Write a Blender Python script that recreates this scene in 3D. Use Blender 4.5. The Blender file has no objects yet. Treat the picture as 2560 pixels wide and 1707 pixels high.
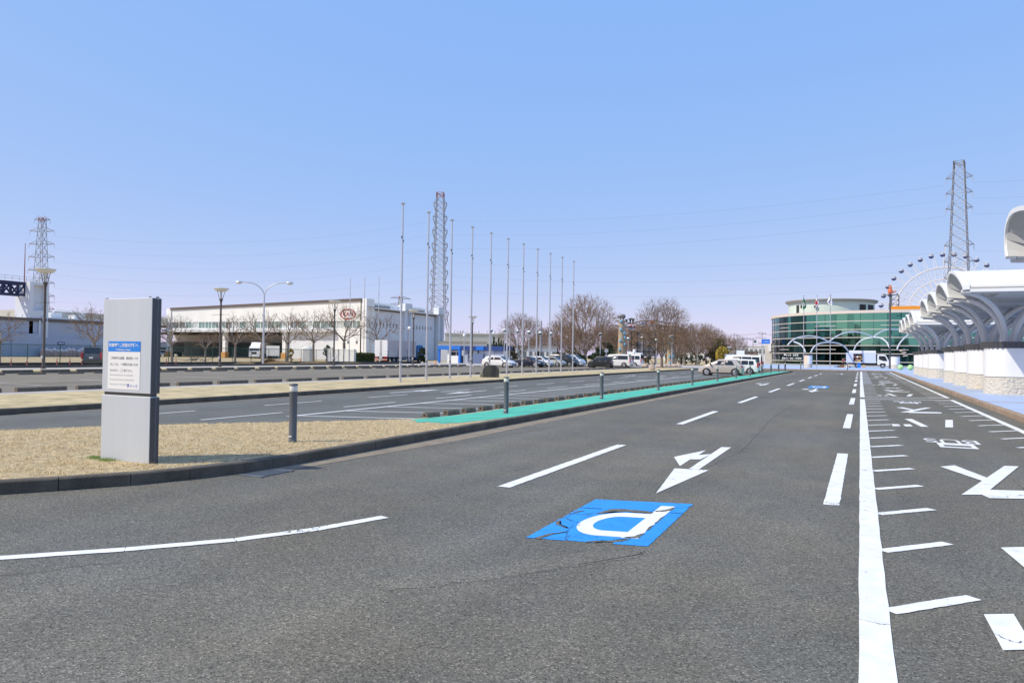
import bpy, math, random
from mathutils import Vector, Matrix
random.seed(7)
C = bpy.context.scene.collection
PI = math.pi
rad = math.radians
# ---------------------------------------------------------------- camera model (road frame: +Y along the road, +X right, +Z up)
F, CX, CY, SL, VP, H = 1900., 1280., 853.5, .014, (2150.7, 899.), 1.65
y0 = VP[1] - SL * (VP[0] - CX)
UU = Vector((SL, -1, (y0 - CY) / F)).normalized()
GG = Vector(((VP[0] - CX) / F, (VP[1] - CY) / F, 1)).normalized()
RR = GG.cross(UU)
if RR.x < 0: RR = -RR
RR.normalize()
def ray(px, py):
    d = Vector(((px - CX) / F, (py - CY) / F, 1))
    return Vector((d.dot(RR), d.dot(GG), d.dot(UU)))
def G(px, py, z=0.):
    r = ray(px, py); t = (z - H) / r.z
    return (r.x * t, r.y * t)
def Zh(px, py, X, Y):
    r = ray(px, py); t = math.hypot(X, Y) / math.hypot(r.x, r.y)
    return H + r.z * t
def atY(px, py, Y):
    r = ray(px, py); t = Y / r.y
    return Vector((r.x * t, Y, H + r.z * t))
def atX(px, py, X):
    r = ray(px, py); t = X / r.x
    return Vector((X, r.y * t, H + r.z * t))
def atD(px, py, D):
    r = ray(px, py); t = D / math.hypot(r.x, r.y)
    return Vector((r.x * t, r.y * t, H + r.z * t))

# ---------------------------------------------------------------- mesh builder
class MB:
    def __init__(s): s.v = []; s.f = []; s.m = []
    def add(s, vs, fs, mi=0):
        o = len(s.v); s.v += [tuple(p) for p in vs]
        for f in fs: s.f.append(tuple(i + o for i in f)); s.m.append(mi)
        return s
    def quad(s, a, b, c, d, mi=0): return s.add([a, b, c, d], [(0, 1, 2, 3)], mi)
    def box(s, x0, x1, y0, y1, z0, z1, mi=0):
        return s.add([(x0,y0,z0),(x1,y0,z0),(x1,y1,z0),(x0,y1,z0),(x0,y0,z1),(x1,y0,z1),(x1,y1,z1),(x0,y1,z1)],
                     [(3,2,1,0),(4,5,6,7),(0,1,5,4),(1,2,6,5),(2,3,7,6),(3,0,4,7)], mi)
    def cbox(s, x0, x1, y0, y1, z0, z1, c=.02, mi=0):
        """box with chamfered vertical and top edges"""
        def ring(i, z): return [(x0+i+c,y0+i,z),(x1-i-c,y0+i,z),(x1-i,y0+i+c,z),(x1-i,y1-i-c,z),(x1-i-c,y1-i,z),(x0+i+c,y1-i,z),(x0+i,y1-i-c,z),(x0+i,y0+i+c,z)]
        return s.rings([ring(0, z0), ring(0, z1 - c), ring(c, z1)], True, mi)
    def rings(s, rs, caps=True, mi=0, close=True):
        n = len(rs[0]); o = len(s.v)
        for r in rs: s.v += [tuple(p) for p in r]
        for k in range(len(rs) - 1):
            for i in range(n if close else n - 1):
                a = o + k*n + i; b = o + k*n + (i+1) % n
                s.f.append((a, b, b + n, a + n)); s.m.append(mi)
        if caps:
            s.f.append(tuple(o + i for i in range(n))[::-1]); s.m.append(mi)
            s.f.append(tuple(o + (len(rs)-1)*n + i for i in range(n))); s.m.append(mi)
        return s
    def prism(s, poly, z0, z1, mi=0):
        return s.rings([[(x, y, z0) for x, y in poly], [(x, y, z1) for x, y in poly]], True, mi)
    def ext(s, pts, vec, mi=0):
        v = Vector(vec)
        return s.rings([pts, [tuple(Vector(p) + v) for p in pts]], True, mi)
    def tube(s, pts, r, n=8, mi=0, caps=True, fl=1.):
        pts = [Vector(p) for p in pts]; L = len(pts)
        rr = r if isinstance(r, (list, tuple)) else [r] * L
        rs = []; pn = None
        for i, p in enumerate(pts):
            t = (pts[min(i+1, L-1)] - pts[max(i-1, 0)])
            t = t.normalized() if t.length > 1e-9 else Vector((0,0,1))
            if pn is None:
                a = Vector((0,0,1)) if abs(t.z) < .9 else Vector((1,0,0))
                nn = (a - t * a.dot(t)).normalized()
            else:
                nn = pn - t * pn.dot(t)
                nn = nn.normalized() if nn.length > 1e-6 else pn
            pn = nn; b = t.cross(nn)
            rs.append([p + (nn * math.cos(2*PI*k/n) + b * math.sin(2*PI*k/n) * fl) * rr[i] for k in range(n)])
        return s.rings(rs, caps, mi)
    def lathe(s, prof, c=(0,0,0), n=16, mi=0, axis='z', a0=0):
        rs = []
        for r, z in prof:
            ring = []
            for k in range(n):
                a = a0 + 2*PI*k/n; u, w = r*math.cos(a), r*math.sin(a)
                ring.append((c[0]+u, c[1]+w, c[2]+z) if axis == 'z' else ((c[0]+u, c[1]+z, c[2]-w) if axis == 'y' else (c[0]+z, c[1]+u, c[2]+w)))
            rs.append(ring)
        return s.rings(rs, True, mi)
    def ball(s, c, r, n=12, m=8, mi=0, sc=(1,1,1), jit=0, rnd=random):
        rs = []
        for j in range(m + 1):
            th = PI * (j if 0 < j < m else (j + (.02 if j == 0 else -.02))) / m
            rs.append([(c[0] + r*sc[0]*math.sin(th)*math.cos(2*PI*k/n)*(1+rnd.uniform(-jit,jit)),
                        c[1] + r*sc[1]*math.sin(th)*math.sin(2*PI*k/n)*(1+rnd.uniform(-jit,jit)),
                        c[2] - r*sc[2]*math.cos(th)*(1+rnd.uniform(-jit,jit))) for k in range(n)])
        return s.rings(rs, True, mi)
    def build(s, name, mats, parent=None, smooth=None, loc=None, rz=None):
        me = bpy.data.meshes.new(name); me.from_pydata(s.v, [], s.f)
        if not isinstance(mats, (list, tuple)): mats = [mats]
        for m in mats: me.materials.append(m)
        if len(mats) > 1: me.polygons.foreach_set('material_index', s.m)
        if smooth:
            me.polygons.foreach_set('use_smooth', [True] * len(me.polygons))
            me.set_sharp_from_angle(angle=rad(smooth))
        me.update()
        o = bpy.data.objects.new(name, me); C.objects.link(o)
        if parent: o.parent = parent
        if loc is not None: o.location = loc
        if rz: o.rotation_euler.z = rz
        return o
def tag(o, label=None, cat=None, group=None, kind=None):
    if label: o['label'] = label
    if cat: o['category'] = cat
    if group: o['group'] = group
    if kind: o['kind'] = kind
    return o
def thing(name, label, cat, loc=(0,0,0), rz=0, group=None):
    o = bpy.data.objects.new(name, None); C.objects.link(o)
    o.empty_display_size = .2; o.location = loc; o.rotation_euler.z = rz
    return tag(o, label, cat, group)
def struct(name, mb, m, **k): return tag(mb.build(name, m, **k), kind='structure')
def copy_tree(o, loc=None, rz=None, label=None, group=None, scale=None, parent=None):
    c = o.copy(); C.objects.link(c)
    if parent: c.parent = parent
    if loc is not None: c.location = loc
    if rz is not None: c.rotation_euler.z = rz
    if scale is not None: c.scale = scale if isinstance(scale, (list, tuple)) else (scale,)*3
    if label: c['label'] = label
    if group: c['group'] = group
    for ch in o.children: copy_tree(ch, parent=c)
    return c
_on = ['', 'first','second','third','fourth','fifth','sixth','seventh','eighth','ninth','tenth','eleventh','twelfth','thirteenth','fourteenth','fifteenth','sixteenth','seventeenth','eighteenth','nineteenth']
_tn = {2:('twentieth','twenty'),3:('thirtieth','thirty'),4:('fortieth','forty'),5:('fiftieth','fifty'),6:('sixtieth','sixty'),7:('seventieth','seventy'),8:('eightieth','eighty'),9:('ninetieth','ninety')}
def ordn(i):
    if i < 20: return _on[i]
    return _tn[i//10][0] if i % 10 == 0 else _tn[i//10][1] + '-' + _on[i % 10]

# ---------------------------------------------------------------- materials
def mat(name, col, rough=.6, metal=0., var=0., vs=3., bump=0., bs=40., spec=.5, emit=0, coat=0., stretch=None, col2=None):
    m = bpy.data.materials.new(name); m.use_nodes = True
    nt = m.node_tree; N = nt.nodes; L = nt.links; p = N['Principled BSDF']
    p.inputs['Base Color'].default_value = (*col, 1); p.inputs['Roughness'].default_value = rough
    p.inputs['Metallic'].default_value = metal; p.inputs['Specular IOR Level'].default_value = spec
    if coat: p.inputs['Coat Weight'].default_value = coat; p.inputs['Coat Roughness'].default_value = .05
    if var or bump:
        tc = N.new('ShaderNodeTexCoord'); mp = N.new('ShaderNodeMapping')
        L.new(tc.outputs['Object'], mp.inputs[0])
        if stretch: mp.inputs['Scale'].default_value = stretch
    if var:
        n = N.new('ShaderNodeTexNoise'); n.inputs['Scale'].default_value = vs; n.inputs['Detail'].default_value = 6; n.inputs['Roughness'].default_value = .65
        L.new(mp.outputs[0], n.inputs['Vector'])
        r = N.new('ShaderNodeValToRGB'); r.color_ramp.elements[0].position = .3; r.color_ramp.elements[1].position = .7
        lo = col2 if col2 else tuple(c * (1 - var) for c in col); hi = tuple(min(1, c * (1 + var)) for c in col)
        r.color_ramp.elements[0].color = (*lo, 1); r.color_ramp.elements[1].color = (*hi, 1)
        L.new(n.outputs['Fac'], r.inputs[0]); L.new(r.outputs[0], p.inputs['Base Color'])
    if bump:
        n2 = N.new('ShaderNodeTexNoise'); n2.inputs['Scale'].default_value = bs; n2.inputs['Detail'].default_value = 4
        L.new(mp.outputs[0], n2.inputs['Vector'])
        b = N.new('ShaderNodeBump'); b.inputs['Strength'].default_value = bump; b.inputs['Distance'].default_value = .02
        L.new(n2.outputs['Fac'], b.inputs['Height']); L.new(b.outputs[0], p.inputs['Normal'])
    if emit: p.inputs['Emission Color'].default_value = (*col, 1); p.inputs['Emission Strength'].default_value = emit
    return m
def asphalt(name, col, grain=1., tint=(.86,.93,1.04)):
    m = bpy.data.materials.new(name); m.use_nodes = True
    nt = m.node_tree; N = nt.nodes; L = nt.links; p = N['Principled BSDF']
    p.inputs['Roughness'].default_value = .85; p.inputs['Specular IOR Level'].default_value = .3
    tc = N.new('ShaderNodeTexCoord')
    def noise(scale, det=4, sc=None, ro=.6):
        n = N.new('ShaderNodeTexNoise'); n.inputs['Scale'].default_value = scale; n.inputs['Detail'].default_value = det; n.inputs['Roughness'].default_value = ro
        if sc:
            mp = N.new('ShaderNodeMapping'); mp.inputs['Scale'].default_value = sc; L.new(tc.outputs['Object'], mp.inputs[0]); L.new(mp.outputs[0], n.inputs['Vector'])
        else: L.new(tc.outputs['Object'], n.inputs['Vector'])
        return n.outputs['Fac']
    def ramp(x, a, b, lo, hi):
        r = N.new('ShaderNodeMapRange'); r.inputs['From Min'].default_value = a; r.inputs['From Max'].default_value = b
        r.inputs['To Min'].default_value = lo; r.inputs['To Max'].default_value = hi; L.new(x, r.inputs['Value']); return r.outputs[0]
    def mul(a, b):
        q = N.new('ShaderNodeMath'); q.operation = 'MULTIPLY'; L.new(a, q.inputs[0]); L.new(b, q.inputs[1]); return q.outputs[0]
    vo = N.new('ShaderNodeTexVoronoi'); vo.inputs['Scale'].default_value = 100; L.new(tc.outputs['Object'], vo.inputs['Vector'])
    sep = N.new('ShaderNodeSeparateColor'); L.new(vo.outputs['Color'], sep.inputs[0])
    cr = N.new('ShaderNodeValToRGB'); e = cr.color_ramp.elements
    e[0].position = 0; e[0].color = (.34,)*3 + (1,); e[1].position = 1; e[1].color = (2.2,2.15,2.05,1)
    for ps, v in ((.14,.62),(.3,.9),(.68,1.02),(.9,1.25),(.965,1.8)):
        q = e.new(ps); q.color = (v, v*.99, v*.97, 1)
    L.new(sep.outputs[0], cr.inputs[0])
    fac = mul(mul(ramp(noise(.22, 3), .3, .7, .86, 1.12), ramp(noise(1.7, 5), .3, .7, .92, 1.08)), ramp(noise(1., 5, (.75, .02, 1)), .3, .7, .84, 1.13))
    fac = mul(fac, ramp(noise(28, 3), .25, .75, .8, 1.2))
    # sparse fine cracks
    nz = N.new('ShaderNodeTexNoise'); nz.inputs['Scale'].default_value = 1.3; nz.inputs['Detail'].default_value = 5; L.new(tc.outputs['Object'], nz.inputs['Vector'])
    mx = N.new('ShaderNodeMixRGB'); mx.inputs[0].default_value = .35; L.new(tc.outputs['Object'], mx.inputs[1]); L.new(nz.outputs['Color'], mx.inputs[2])
    vc = N.new('ShaderNodeTexVoronoi'); vc.feature = 'DISTANCE_TO_EDGE'; vc.inputs['Scale'].default_value = .32; L.new(mx.outputs[0], vc.inputs['Vector'])
    crk = ramp(vc.outputs['Distance'], .0, .006, .62, 1.)
    gate = ramp(noise(.13, 2), .58, .66, 0., 1.)
    mm = N.new('ShaderNodeMath'); mm.operation = 'MAXIMUM'; L.new(crk, mm.inputs[0])
    inv = N.new('ShaderNodeMath'); inv.operation = 'SUBTRACT'; inv.inputs[0].default_value = 1; L.new(gate, inv.inputs[1]); L.new(inv.outputs[0], mm.inputs[1])
    fac = mul(fac, mm.outputs[0])
    v = N.new('ShaderNodeVectorMath'); v.operation = 'SCALE'
    mg = N.new('ShaderNodeMixRGB'); mg.inputs[0].default_value = grain; mg.inputs[1].default_value = (1,1,1,1); L.new(cr.outputs[0], mg.inputs[2])
    c2 = N.new('ShaderNodeMixRGB'); c2.inputs[1].default_value = (*col, 1); c2.inputs[2].default_value = (*[c*t for c, t in zip(col, tint)], 1)
    L.new(ramp(noise(.4, 5), .35, .65, 0., 1.), c2.inputs[0])
    mc = N.new('ShaderNodeMixRGB'); mc.blend_type = 'MULTIPLY'; mc.inputs[0].default_value = 1; L.new(c2.outputs[0], mc.inputs[1]); L.new(mg.outputs[0], mc.inputs[2])
    L.new(mc.outputs[0], v.inputs[0]); L.new(fac, v.inputs['Scale']); L.new(v.outputs[0], p.inputs['Base Color'])
    b = N.new('ShaderNodeBump'); b.inputs['Strength'].default_value = .5; b.inputs['Distance'].default_value = .006
    L.new(vo.outputs['Distance'], b.inputs['Height']); L.new(b.outputs[0], p.inputs['Normal'])
    return m
def paint_mat(name, col, wear=.5):
    """road paint: worn through to nothing in specks and hairline cracks"""
    m = bpy.data.materials.new(name); m.use_nodes = True
    nt = m.node_tree; N = nt.nodes; L = nt.links; p = N['Principled BSDF']
    p.inputs['Roughness'].default_value = .6
    tc = N.new('ShaderNodeTexCoord')
    n = N.new('ShaderNodeTexNoise'); n.inputs['Scale'].default_value = 5; n.inputs['Detail'].default_value = 6; L.new(tc.outputs['Object'], n.inputs['Vector'])
    r = N.new('ShaderNodeValToRGB'); r.color_ramp.elements[0].position = .32; r.color_ramp.elements[1].position = .62
    r.color_ramp.elements[0].color = (*[c*.86 for c in col], 1); r.color_ramp.elements[1].color = (*col, 1)
    L.new(n.outputs['Fac'], r.inputs[0]); L.new(r.outputs[0], p.inputs['Base Color'])
    n2 = N.new('ShaderNodeTexNoise'); n2.inputs['Scale'].default_value = 60; n2.inputs['Detail'].default_value = 3; L.new(tc.outputs['Object'], n2.inputs['Vector'])
    n3 = N.new('ShaderNodeTexNoise'); n3.inputs['Scale'].default_value = 2.5; n3.inputs['Detail'].default_value = 4; L.new(tc.outputs['Object'], n3.inputs['Vector'])
    ad = N.new('ShaderNodeMath'); ad.operation = 'ADD'; L.new(n2.outputs['Fac'], ad.inputs[0]); L.new(n3.outputs['Fac'], ad.inputs[1])
    al = N.new('ShaderNodeMapRange'); al.inputs['From Min'].default_value = .62 + .1*wear; al.inputs['From Max'].default_value = .66 + .1*wear; L.new(ad.outputs[0], al.inputs['Value'])
    vc = N.new('ShaderNodeTexVoronoi'); vc.feature = 'DISTANCE_TO_EDGE'; vc.inputs['Scale'].default_value = .45
    mx = N.new('ShaderNodeMixRGB'); mx.inputs[0].default_value = .3; L.new(tc.outputs['Object'], mx.inputs[1]); L.new(n.outputs['Color'], mx.inputs[2]); L.new(mx.outputs[0], vc.inputs['Vector'])
    ck = N.new('ShaderNodeMapRange'); ck.inputs['From Min'].default_value = .0008; ck.inputs['From Max'].default_value = .0022; L.new(vc.outputs['Distance'], ck.inputs['Value'])
    mi = N.new('ShaderNodeMath'); mi.operation = 'MULTIPLY'; L.new(al.outputs[0], mi.inputs[0]); L.new(ck.outputs[0], mi.inputs[1])
    L.new(mi.outputs[0], p.inputs['Alpha'])
    return m
M = {}
M['road'] = asphalt('main_asphalt', (.160,.147,.117))
M['side'] = asphalt('side_asphalt', (.140,.143,.130), .6, (1.,1.,1.))
M['lot'] = asphalt('lot_asphalt', (.215,.187,.142), .5, (.95,.97,1.))
M['patch'] = asphalt('patched_asphalt', (.178,.162,.129), 1.); M['crack'] = mat('crack_filling', (.05,.047,.042), .9)
M['white'] = paint_mat('white_road_paint', (.82,.82,.8))
M['whitef'] = mat('white_line_paint', (.74,.74,.72), .6, var=.1, vs=2)
M['bluep'] = paint_mat('blue_road_paint', (.022,.29,.78), .7)
M['bay'] = mat('pale_bay_asphalt', (.19,.19,.195), .85, var=.12, vs=2)
M['green'] = mat('turquoise_walkway_coating', (.065,.46,.33), .8, var=.14, vs=1.6, bump=.25, bs=90, col2=(.07,.34,.25))
M['kerb'] = mat('weathered_kerb_concrete', (.115,.098,.075), .9, var=.4, vs=2.2, bump=.5, bs=50)
M['conc'] = mat('pale_concrete', (.42,.39,.36), .9, var=.16, vs=1.5, bump=.3, bs=60)
M['gutter'] = mat('gutter_concrete', (.25,.205,.15), .9, var=.25, vs=3, bump=.4, bs=60)
M['iron'] = mat('cast_iron_grating', (.2,.21,.22), .55, .6, var=.2, vs=8)
M['stopc'] = mat('wheel_stop_concrete', (.17,.14,.105), .92, var=.35, vs=5, bump=.5, bs=60)
M['bkerb'] = mat('brown_kerb_stone', (.33,.24,.165), .88, var=.3, vs=1.6, bump=.4, bs=60)
M['plaza'] = mat('blue_paving', (.37,.47,.68), .75, var=.12, vs=.9, bump=.2, bs=40, col2=(.38,.44,.55))
M['plazag'] = mat('grey_paving_band', (.44,.41,.40), .8, var=.12, vs=1)
M['drygrass'] = mat('dormant_turf', (.66,.53,.32), .95, var=.18, vs=11, bump=1., bs=120, col2=(.28,.205,.10))
M['drygrass2'] = mat('dormant_turf_patchy', (.54,.43,.25), .95, var=.25, vs=1.3, bump=.8, bs=60, col2=(.32,.27,.14))
M['field'] = mat('dry_field', (.46,.36,.2), .95, var=.25, vs=.25, bump=.5, bs=10)
M['blade1'] = mat('straw_blade_pale', (.80,.64,.38), .9)
M['blade2'] = mat('straw_blade_tan', (.60,.45,.24), .9)
M['blade3'] = mat('straw_blade_olive', (.40,.34,.18), .9)
M['gblade'] = mat('fresh_grass', (.10,.20,.03), .8)
M['wht'] = mat('white_painted_metal', (.80,.80,.80), .45, var=.03, vs=.7)
M['whitewall'] = mat('white_wall_panel', (.85,.85,.82), .7, var=.05, vs=.4)
M['greywall'] = mat('pale_grey_wall', (.70,.72,.75), .75, var=.05, vs=.3)
M['trimbrown'] = mat('dark_brown_trim', (.13,.105,.095), .6)
M['dark'] = mat('dark_interior', (.03,.03,.032), .8)
M['black'] = mat('black_rubber', (.018,.018,.02), .75)
M['darkmetal'] = mat('dark_grey_metal', (.085,.09,.10), .5, .4, var=.12, vs=4)
M['brownmetal'] = mat('bronze_brown_metal', (.115,.095,.08), .5, .3, var=.1, vs=4)
M['alu'] = mat('aluminium', (.62,.63,.65), .38, .75, var=.05, vs=2)
M['galv'] = mat('galvanised_steel', (.46,.46,.45), .6, .3, var=.15, vs=.5)
M['redw'] = mat('red_oxide_paint', (.30,.085,.08), .7)
M['orange'] = mat('orange_paint', (.78,.26,.03), .5)
M['glass'] = mat('dark_window_glass', (.018,.026,.03), .05, spec=.8)
M['cglass'] = mat('tinted_car_glass', (.012,.016,.02), .04, spec=.9)
M['greenfence'] = mat('green_coated_wire', (.02,.075,.055), .6)
def text(body, size, m, name, parent=None, loc=(0,0,0), rot=(0,0,0), align='CENTER', sx=1., sy=1., bold=0.):
    cu = bpy.data.curves.new(name, 'FONT'); cu.body = body; cu.size = size; cu.align_x = align; cu.align_y = 'CENTER'
    if bold: cu.offset = bold
    t = bpy.data.objects.new(name, cu); C.objects.link(t)
    bpy.context.view_layer.update()
    me = bpy.data.meshes.new_from_object(t.evaluated_get(bpy.context.evaluated_depsgraph_get()))
    bpy.data.objects.remove(t); me.name = name; me.materials.clear(); me.materials.append(m)
    for v in me.vertices: v.co.x *= sx; v.co.y *= sy
    o = bpy.data.objects.new(name, me); C.objects.link(o)
    o.location = loc; o.rotation_euler = rot
    if parent: o.parent = parent
    return o
def inpoly(x, y, P):
    c = False; j = len(P) - 1
    for i in range(len(P)):
        if (P[i][1] > y) != (P[j][1] > y) and x < (P[j][0]-P[i][0])*(y-P[i][1])/(P[j][1]-P[i][1]) + P[i][0]: c = not c
        j = i
    return c
# ================================================================ world, sun, camera
SUN_AZ, SUN_EL = 132., 47.          # azimuth measured from +Y towards -X
sx, sy, sz_ = -math.sin(rad(SUN_AZ))*math.cos(rad(SUN_EL)), math.cos(rad(SUN_AZ))*math.cos(rad(SUN_EL)), math.sin(rad(SUN_EL))
w = bpy.data.worlds.new('World'); bpy.context.scene.world = w; w.use_nodes = True
nt = w.node_tree; bg = nt.nodes['Background']
sk = nt.nodes.new('ShaderNodeTexSky'); sk.sky_type = 'NISHITA'; sk.sun_disc = False
sk.sun_elevation = rad(SUN_EL); sk.sun_rotation = rad(-SUN_AZ)
sk.altitude = 0; sk.air_density = .6; sk.dust_density = .5; sk.ozone_density = 10.0
hz = nt.nodes.new('ShaderNodeVectorMath'); hz.operation = 'MULTIPLY_ADD'      # thin spring haze evens the blue out towards lilac
hz.inputs[1].default_value = (1.05, .34, .01); hz.inputs[2].default_value = (.70, 1.78, 4.05)
nt.links.new(sk.outputs[0], hz.inputs[0]); nt.links.new(hz.outputs[0], bg.inputs[0]); bg.inputs[1].default_value = .15
sl = bpy.data.lights.new('sun', 'SUN'); sl.energy = 2.75; sl.angle = rad(.53); sl.color = (1., .925, .755)
so = bpy.data.objects.new('sun', sl); C.objects.link(so)
so.rotation_euler = Vector((sx, sy, sz_)).to_track_quat('Z', 'Y').to_euler(); so.location = (-40, -30, 60)
cam = bpy.data.cameras.new('camera'); cam.sensor_width = 36; cam.lens = 36 * F / 2560; cam.clip_end = 6000; cam.clip_start = .05
co = bpy.data.objects.new('camera', cam); C.objects.link(co)
co.matrix_world = Matrix(((RR.x, -RR.y, -RR.z, 0), (GG.x, -GG.y, -GG.z, 0), (UU.x, -UU.y, -UU.z, H), (0,0,0,1)))
bpy.context.scene.camera = co
vs = bpy.context.scene.view_settings; vs.view_transform = 'Standard'; vs.look = 'None'; vs.exposure = .6; vs.gamma = 1

# ================================================================ ground sheets
def sheet(name, poly, z, m): return struct(name, MB().add([(x, y, z) for x, y in poly], [tuple(range(len(poly)))]), m)
sheet('ground', [(-1500,-300),(1200,-300),(1200,1800),(-1500,1800)], -.03, M['field'])
sheet('road', [(-47,-60),(4.05,-60),(4.05,120),(-47,120)], 0., M['road'])
sheet('side_road', [(-9.0,8.8),(-9.0,105),(-19.6,105),(-19.6,-30),(-17.5,-30),(-17.5,8.8)], .004, M['side'])
sheet('parking_lot', [(-49.6,-20),(-26.4,-20),(-26.4,122),(-49.6,122)], .004, M['lot'])
sheet('gate_road', [(-73.5,92),(-49.6,92),(-49.6,150),(-73.5,150)], .0, M['conc'])
# far plaza and pedestrian pavement
sheet('plaza', [(-19.2,117),(4.05,117),(4.05,-30),(60,-30),(60,260),(-40,260),(-24,150)], .15, M['plaza'])
pb = MB()
for yy in (12.5, 25.6, 33, 47, 64, 83, 101): pb.quad((4.25,yy,.154),(60,yy,.154),(60,yy+.55,.154),(4.25,yy+.55,.154))
for yy in (119, 126, 134): pb.quad((-18,yy,.154),(4.2,yy,.154),(4.2,yy+.6,.154),(-18,yy+.6,.154))
struct('paving_band', pb, M['plazag'])
sheet('park_path', [(-27,107.5),(-20.2,104.5),(-19.25,117),(-24,150),(-60,128),(-60,119)], .12, M['conc'])

# ---- kerbs
def kerb_line(pts, w, h, m, name, step=.65, side=1, gap=.008, z0=-.02):
    mb = MB()
    segs = []
    for (a, b) in zip(pts, pts[1:]):
        a = Vector((*a, 0)); b = Vector((*b, 0)); L = (b - a).length; n = max(1, round(L / step))
        for i in range(n): segs.append((a.lerp(b, i/n), a.lerp(b, (i+1)/n)))
    for a, b in segs:
        d = (b - a).normalized(); q = Vector((-d.y, d.x, 0)) * side * w
        a2 = a + d*gap*.5; b2 = b - d*gap*.5; dz = random.uniform(-.003, .003); dx = random.uniform(-.003,.003)*q.normalized()
        A, B, Cc, Dd = a2+dx, b2+dx, b2+q+dx, a2+q+dx; hh = h + dz; ch = .018; qn = q.normalized()*ch
        mb.rings([[(p.x,p.y,z0) for p in (A,B,Cc,Dd)], [(p.x,p.y,hh-ch) for p in (A,B,Cc,Dd)], [(p.x,p.y,hh) for p in (A+qn,B+qn,Cc,Dd)]])
    return struct(name, mb, m)
KL = [(-17,-.5),(-13.5,1.3),(-11.2,2.9),(-9.9,4.2),(-8.95,5.15),(-8.45,5.86),(-8.05,6.5),(-7.78,7.15),(-7.58,7.9),(-7.5,8.9),(-7.5,16),(-7.5,40),(-7.5,99)]
kerb_line(KL, .15, .15, M['kerb'], 'kerb')
K2 = [(-22.5,-8),(-20.4,3),(-19.4,8),(-19.0,12),(-18.95,16),(-19.05,24),(-19.3,33),(-19.6,40),(-19.75,50),(-19.85,75),(-19.9,104)]
kerb_line(K2, .15, .16, M['kerb'], 'kerb', step=1.2)
kerb_line([(-19.9,104),(-20.6,105.2),(-23,106.3),(-27,107.3)], .15, .16, M['kerb'], 'kerb', step=1.2)
kerb_line([(4.05,-10),(4.05,117)], .18, .165, M['bkerb'], 'kerb', step=1.2, side=-1)
kerb_line([(-19.2,117),(4.05,117)], .2, .155, M['bkerb'], 'kerb', step=1.5, side=1)
# median: turf body
ML = [(-10.2,98.6),(-9.95,60),(-9.9,17.6),(-10.26,16),(-11.0,15),(-12.4,13.2),(-13.7,11.85),(-14.5,11),(-15.3,9.4),(-16.2,7.5),(-18.5,3)]
KI = [(x-.14, y+.02) for x, y in KL]
MEDP = KI + [(-7.7,99.5)] + ML
def ipl(P, y):
    for (x0,a),(x1,b) in zip(P, P[1:]):
        if min(a,b) <= y <= max(a,b): return x0 + (x1-x0)*(y-a)/(b-a) if a != b else x0
    return P[0][0] if abs(y-P[0][1]) < abs(y-P[-1][1]) else P[-1][0]
MLr = [(-19,-2)] + ML[::-1]
def medz(x, y):
    xr, xl_ = ipl(KI, y), ipl(MLr, y); u = max(0, min(1, (x-xr)/min(-.1, xl_-xr))); t_ = max(0, min(1, (y-12)/4))
    return .132 - .118*u*t_ - .11*(1-t_)*max(0, (u-.7)/.3)
ysl = [-.4,1.2,2.4,3.4,4.2,5.15,5.86,6.5,7.15,7.9,8.9,10,11,11.85,12.5,13.2,14,15,16,17.6,20,30,45,60,80,98.4]
rows_ = []
for y in ysl:
    xr, xl_ = ipl(KI, y), ipl(MLr, y); rows_.append([(xr+(xl_-xr)*u/10, y, medz(xr+(xl_-xr)*u/10, y)) for u in range(11)])
mm_ = MB(); mm_.rings(rows_, False, 0, False); mm_.f = [f[::-1] for f in mm_.f]
struct('median_strip', mm_, M['drygrass'])
# green coated walkway with a ragged near edge
gl = [(-9.75,97.5),(-9.75,17.4),(-10.0,16.4)]
rag = [(-10.0,16.0),(-9.75,15.5),(-9.45,15.3),(-9.25,14.95),(-9.0,14.62),(-8.9,15.0),(-8.72,14.7),(-8.55,14.9),(-8.4,14.5),(-8.25,14.75),(-8.1,14.9),(-8.05,15.5),(-7.9,15.9),(-7.85,16.6),(-7.75,16.9),(-7.7,17.8)]
gw = MB()
for (ya_, yb_) in zip([17.8,20,26,32,40,50,60,70,80,90],[20,26,32,40,50,60,70,80,90,97.5]):
    R0 = [(-9.75+(2.07)*u/4, ya_) for u in range(5)]; R1 = [(-9.75+2.07*u/4, yb_) for u in range(5)]
    for u in range(4): gw.quad(*[(x, y, medz(x, y)+.005) for x, y in (R0[u],R0[u+1],R1[u+1],R1[u])])
rg_ = [(-9.75,17.8)] + rag + [(-7.68,17.8)]
cen = (-8.7, 16.6); gw.add([(x,y,medz(x,y)+.005) for x,y in rg_] + [(cen[0],cen[1],medz(*cen)+.005)], [(i,(i+1)%len(rg_),len(rg_)) for i in range(len(rg_))])
struct('green_walkway', gw, M['green'])
# gutter strip and drain
gm = MB()
gp = [(-7.5,8.3),(-7.5,99),(-7.12,99),(-7.0,16),(-6.95,13),(-7.1,10.5),(-7.22,8.3)]
gm.add([(x,y,.004) for x,y in gp], [tuple(range(len(gp)))[::-1]])
struct('gutter', gm, M['gutter'])
dm = MB()
for i in range(9): dm.box(-7.46+i*.04, -7.44+i*.04, 7.75, 8.25, .0, .014)
dm.box(-7.49,-7.09,7.68,7.75,0,.016); dm.box(-7.49,-7.09,8.25,8.32,0,.016)
struct('drain_grate', dm, M['iron'])
g2 = MB(); g2.add([(x+.28,y,.008) for x,y in K2[3:]] + [(x+.0,y,.008) for x,y in K2[3:]][::-1], [tuple(range(2*len(K2[3:])))])
struct('gutter', g2, M['gutter'])
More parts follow.
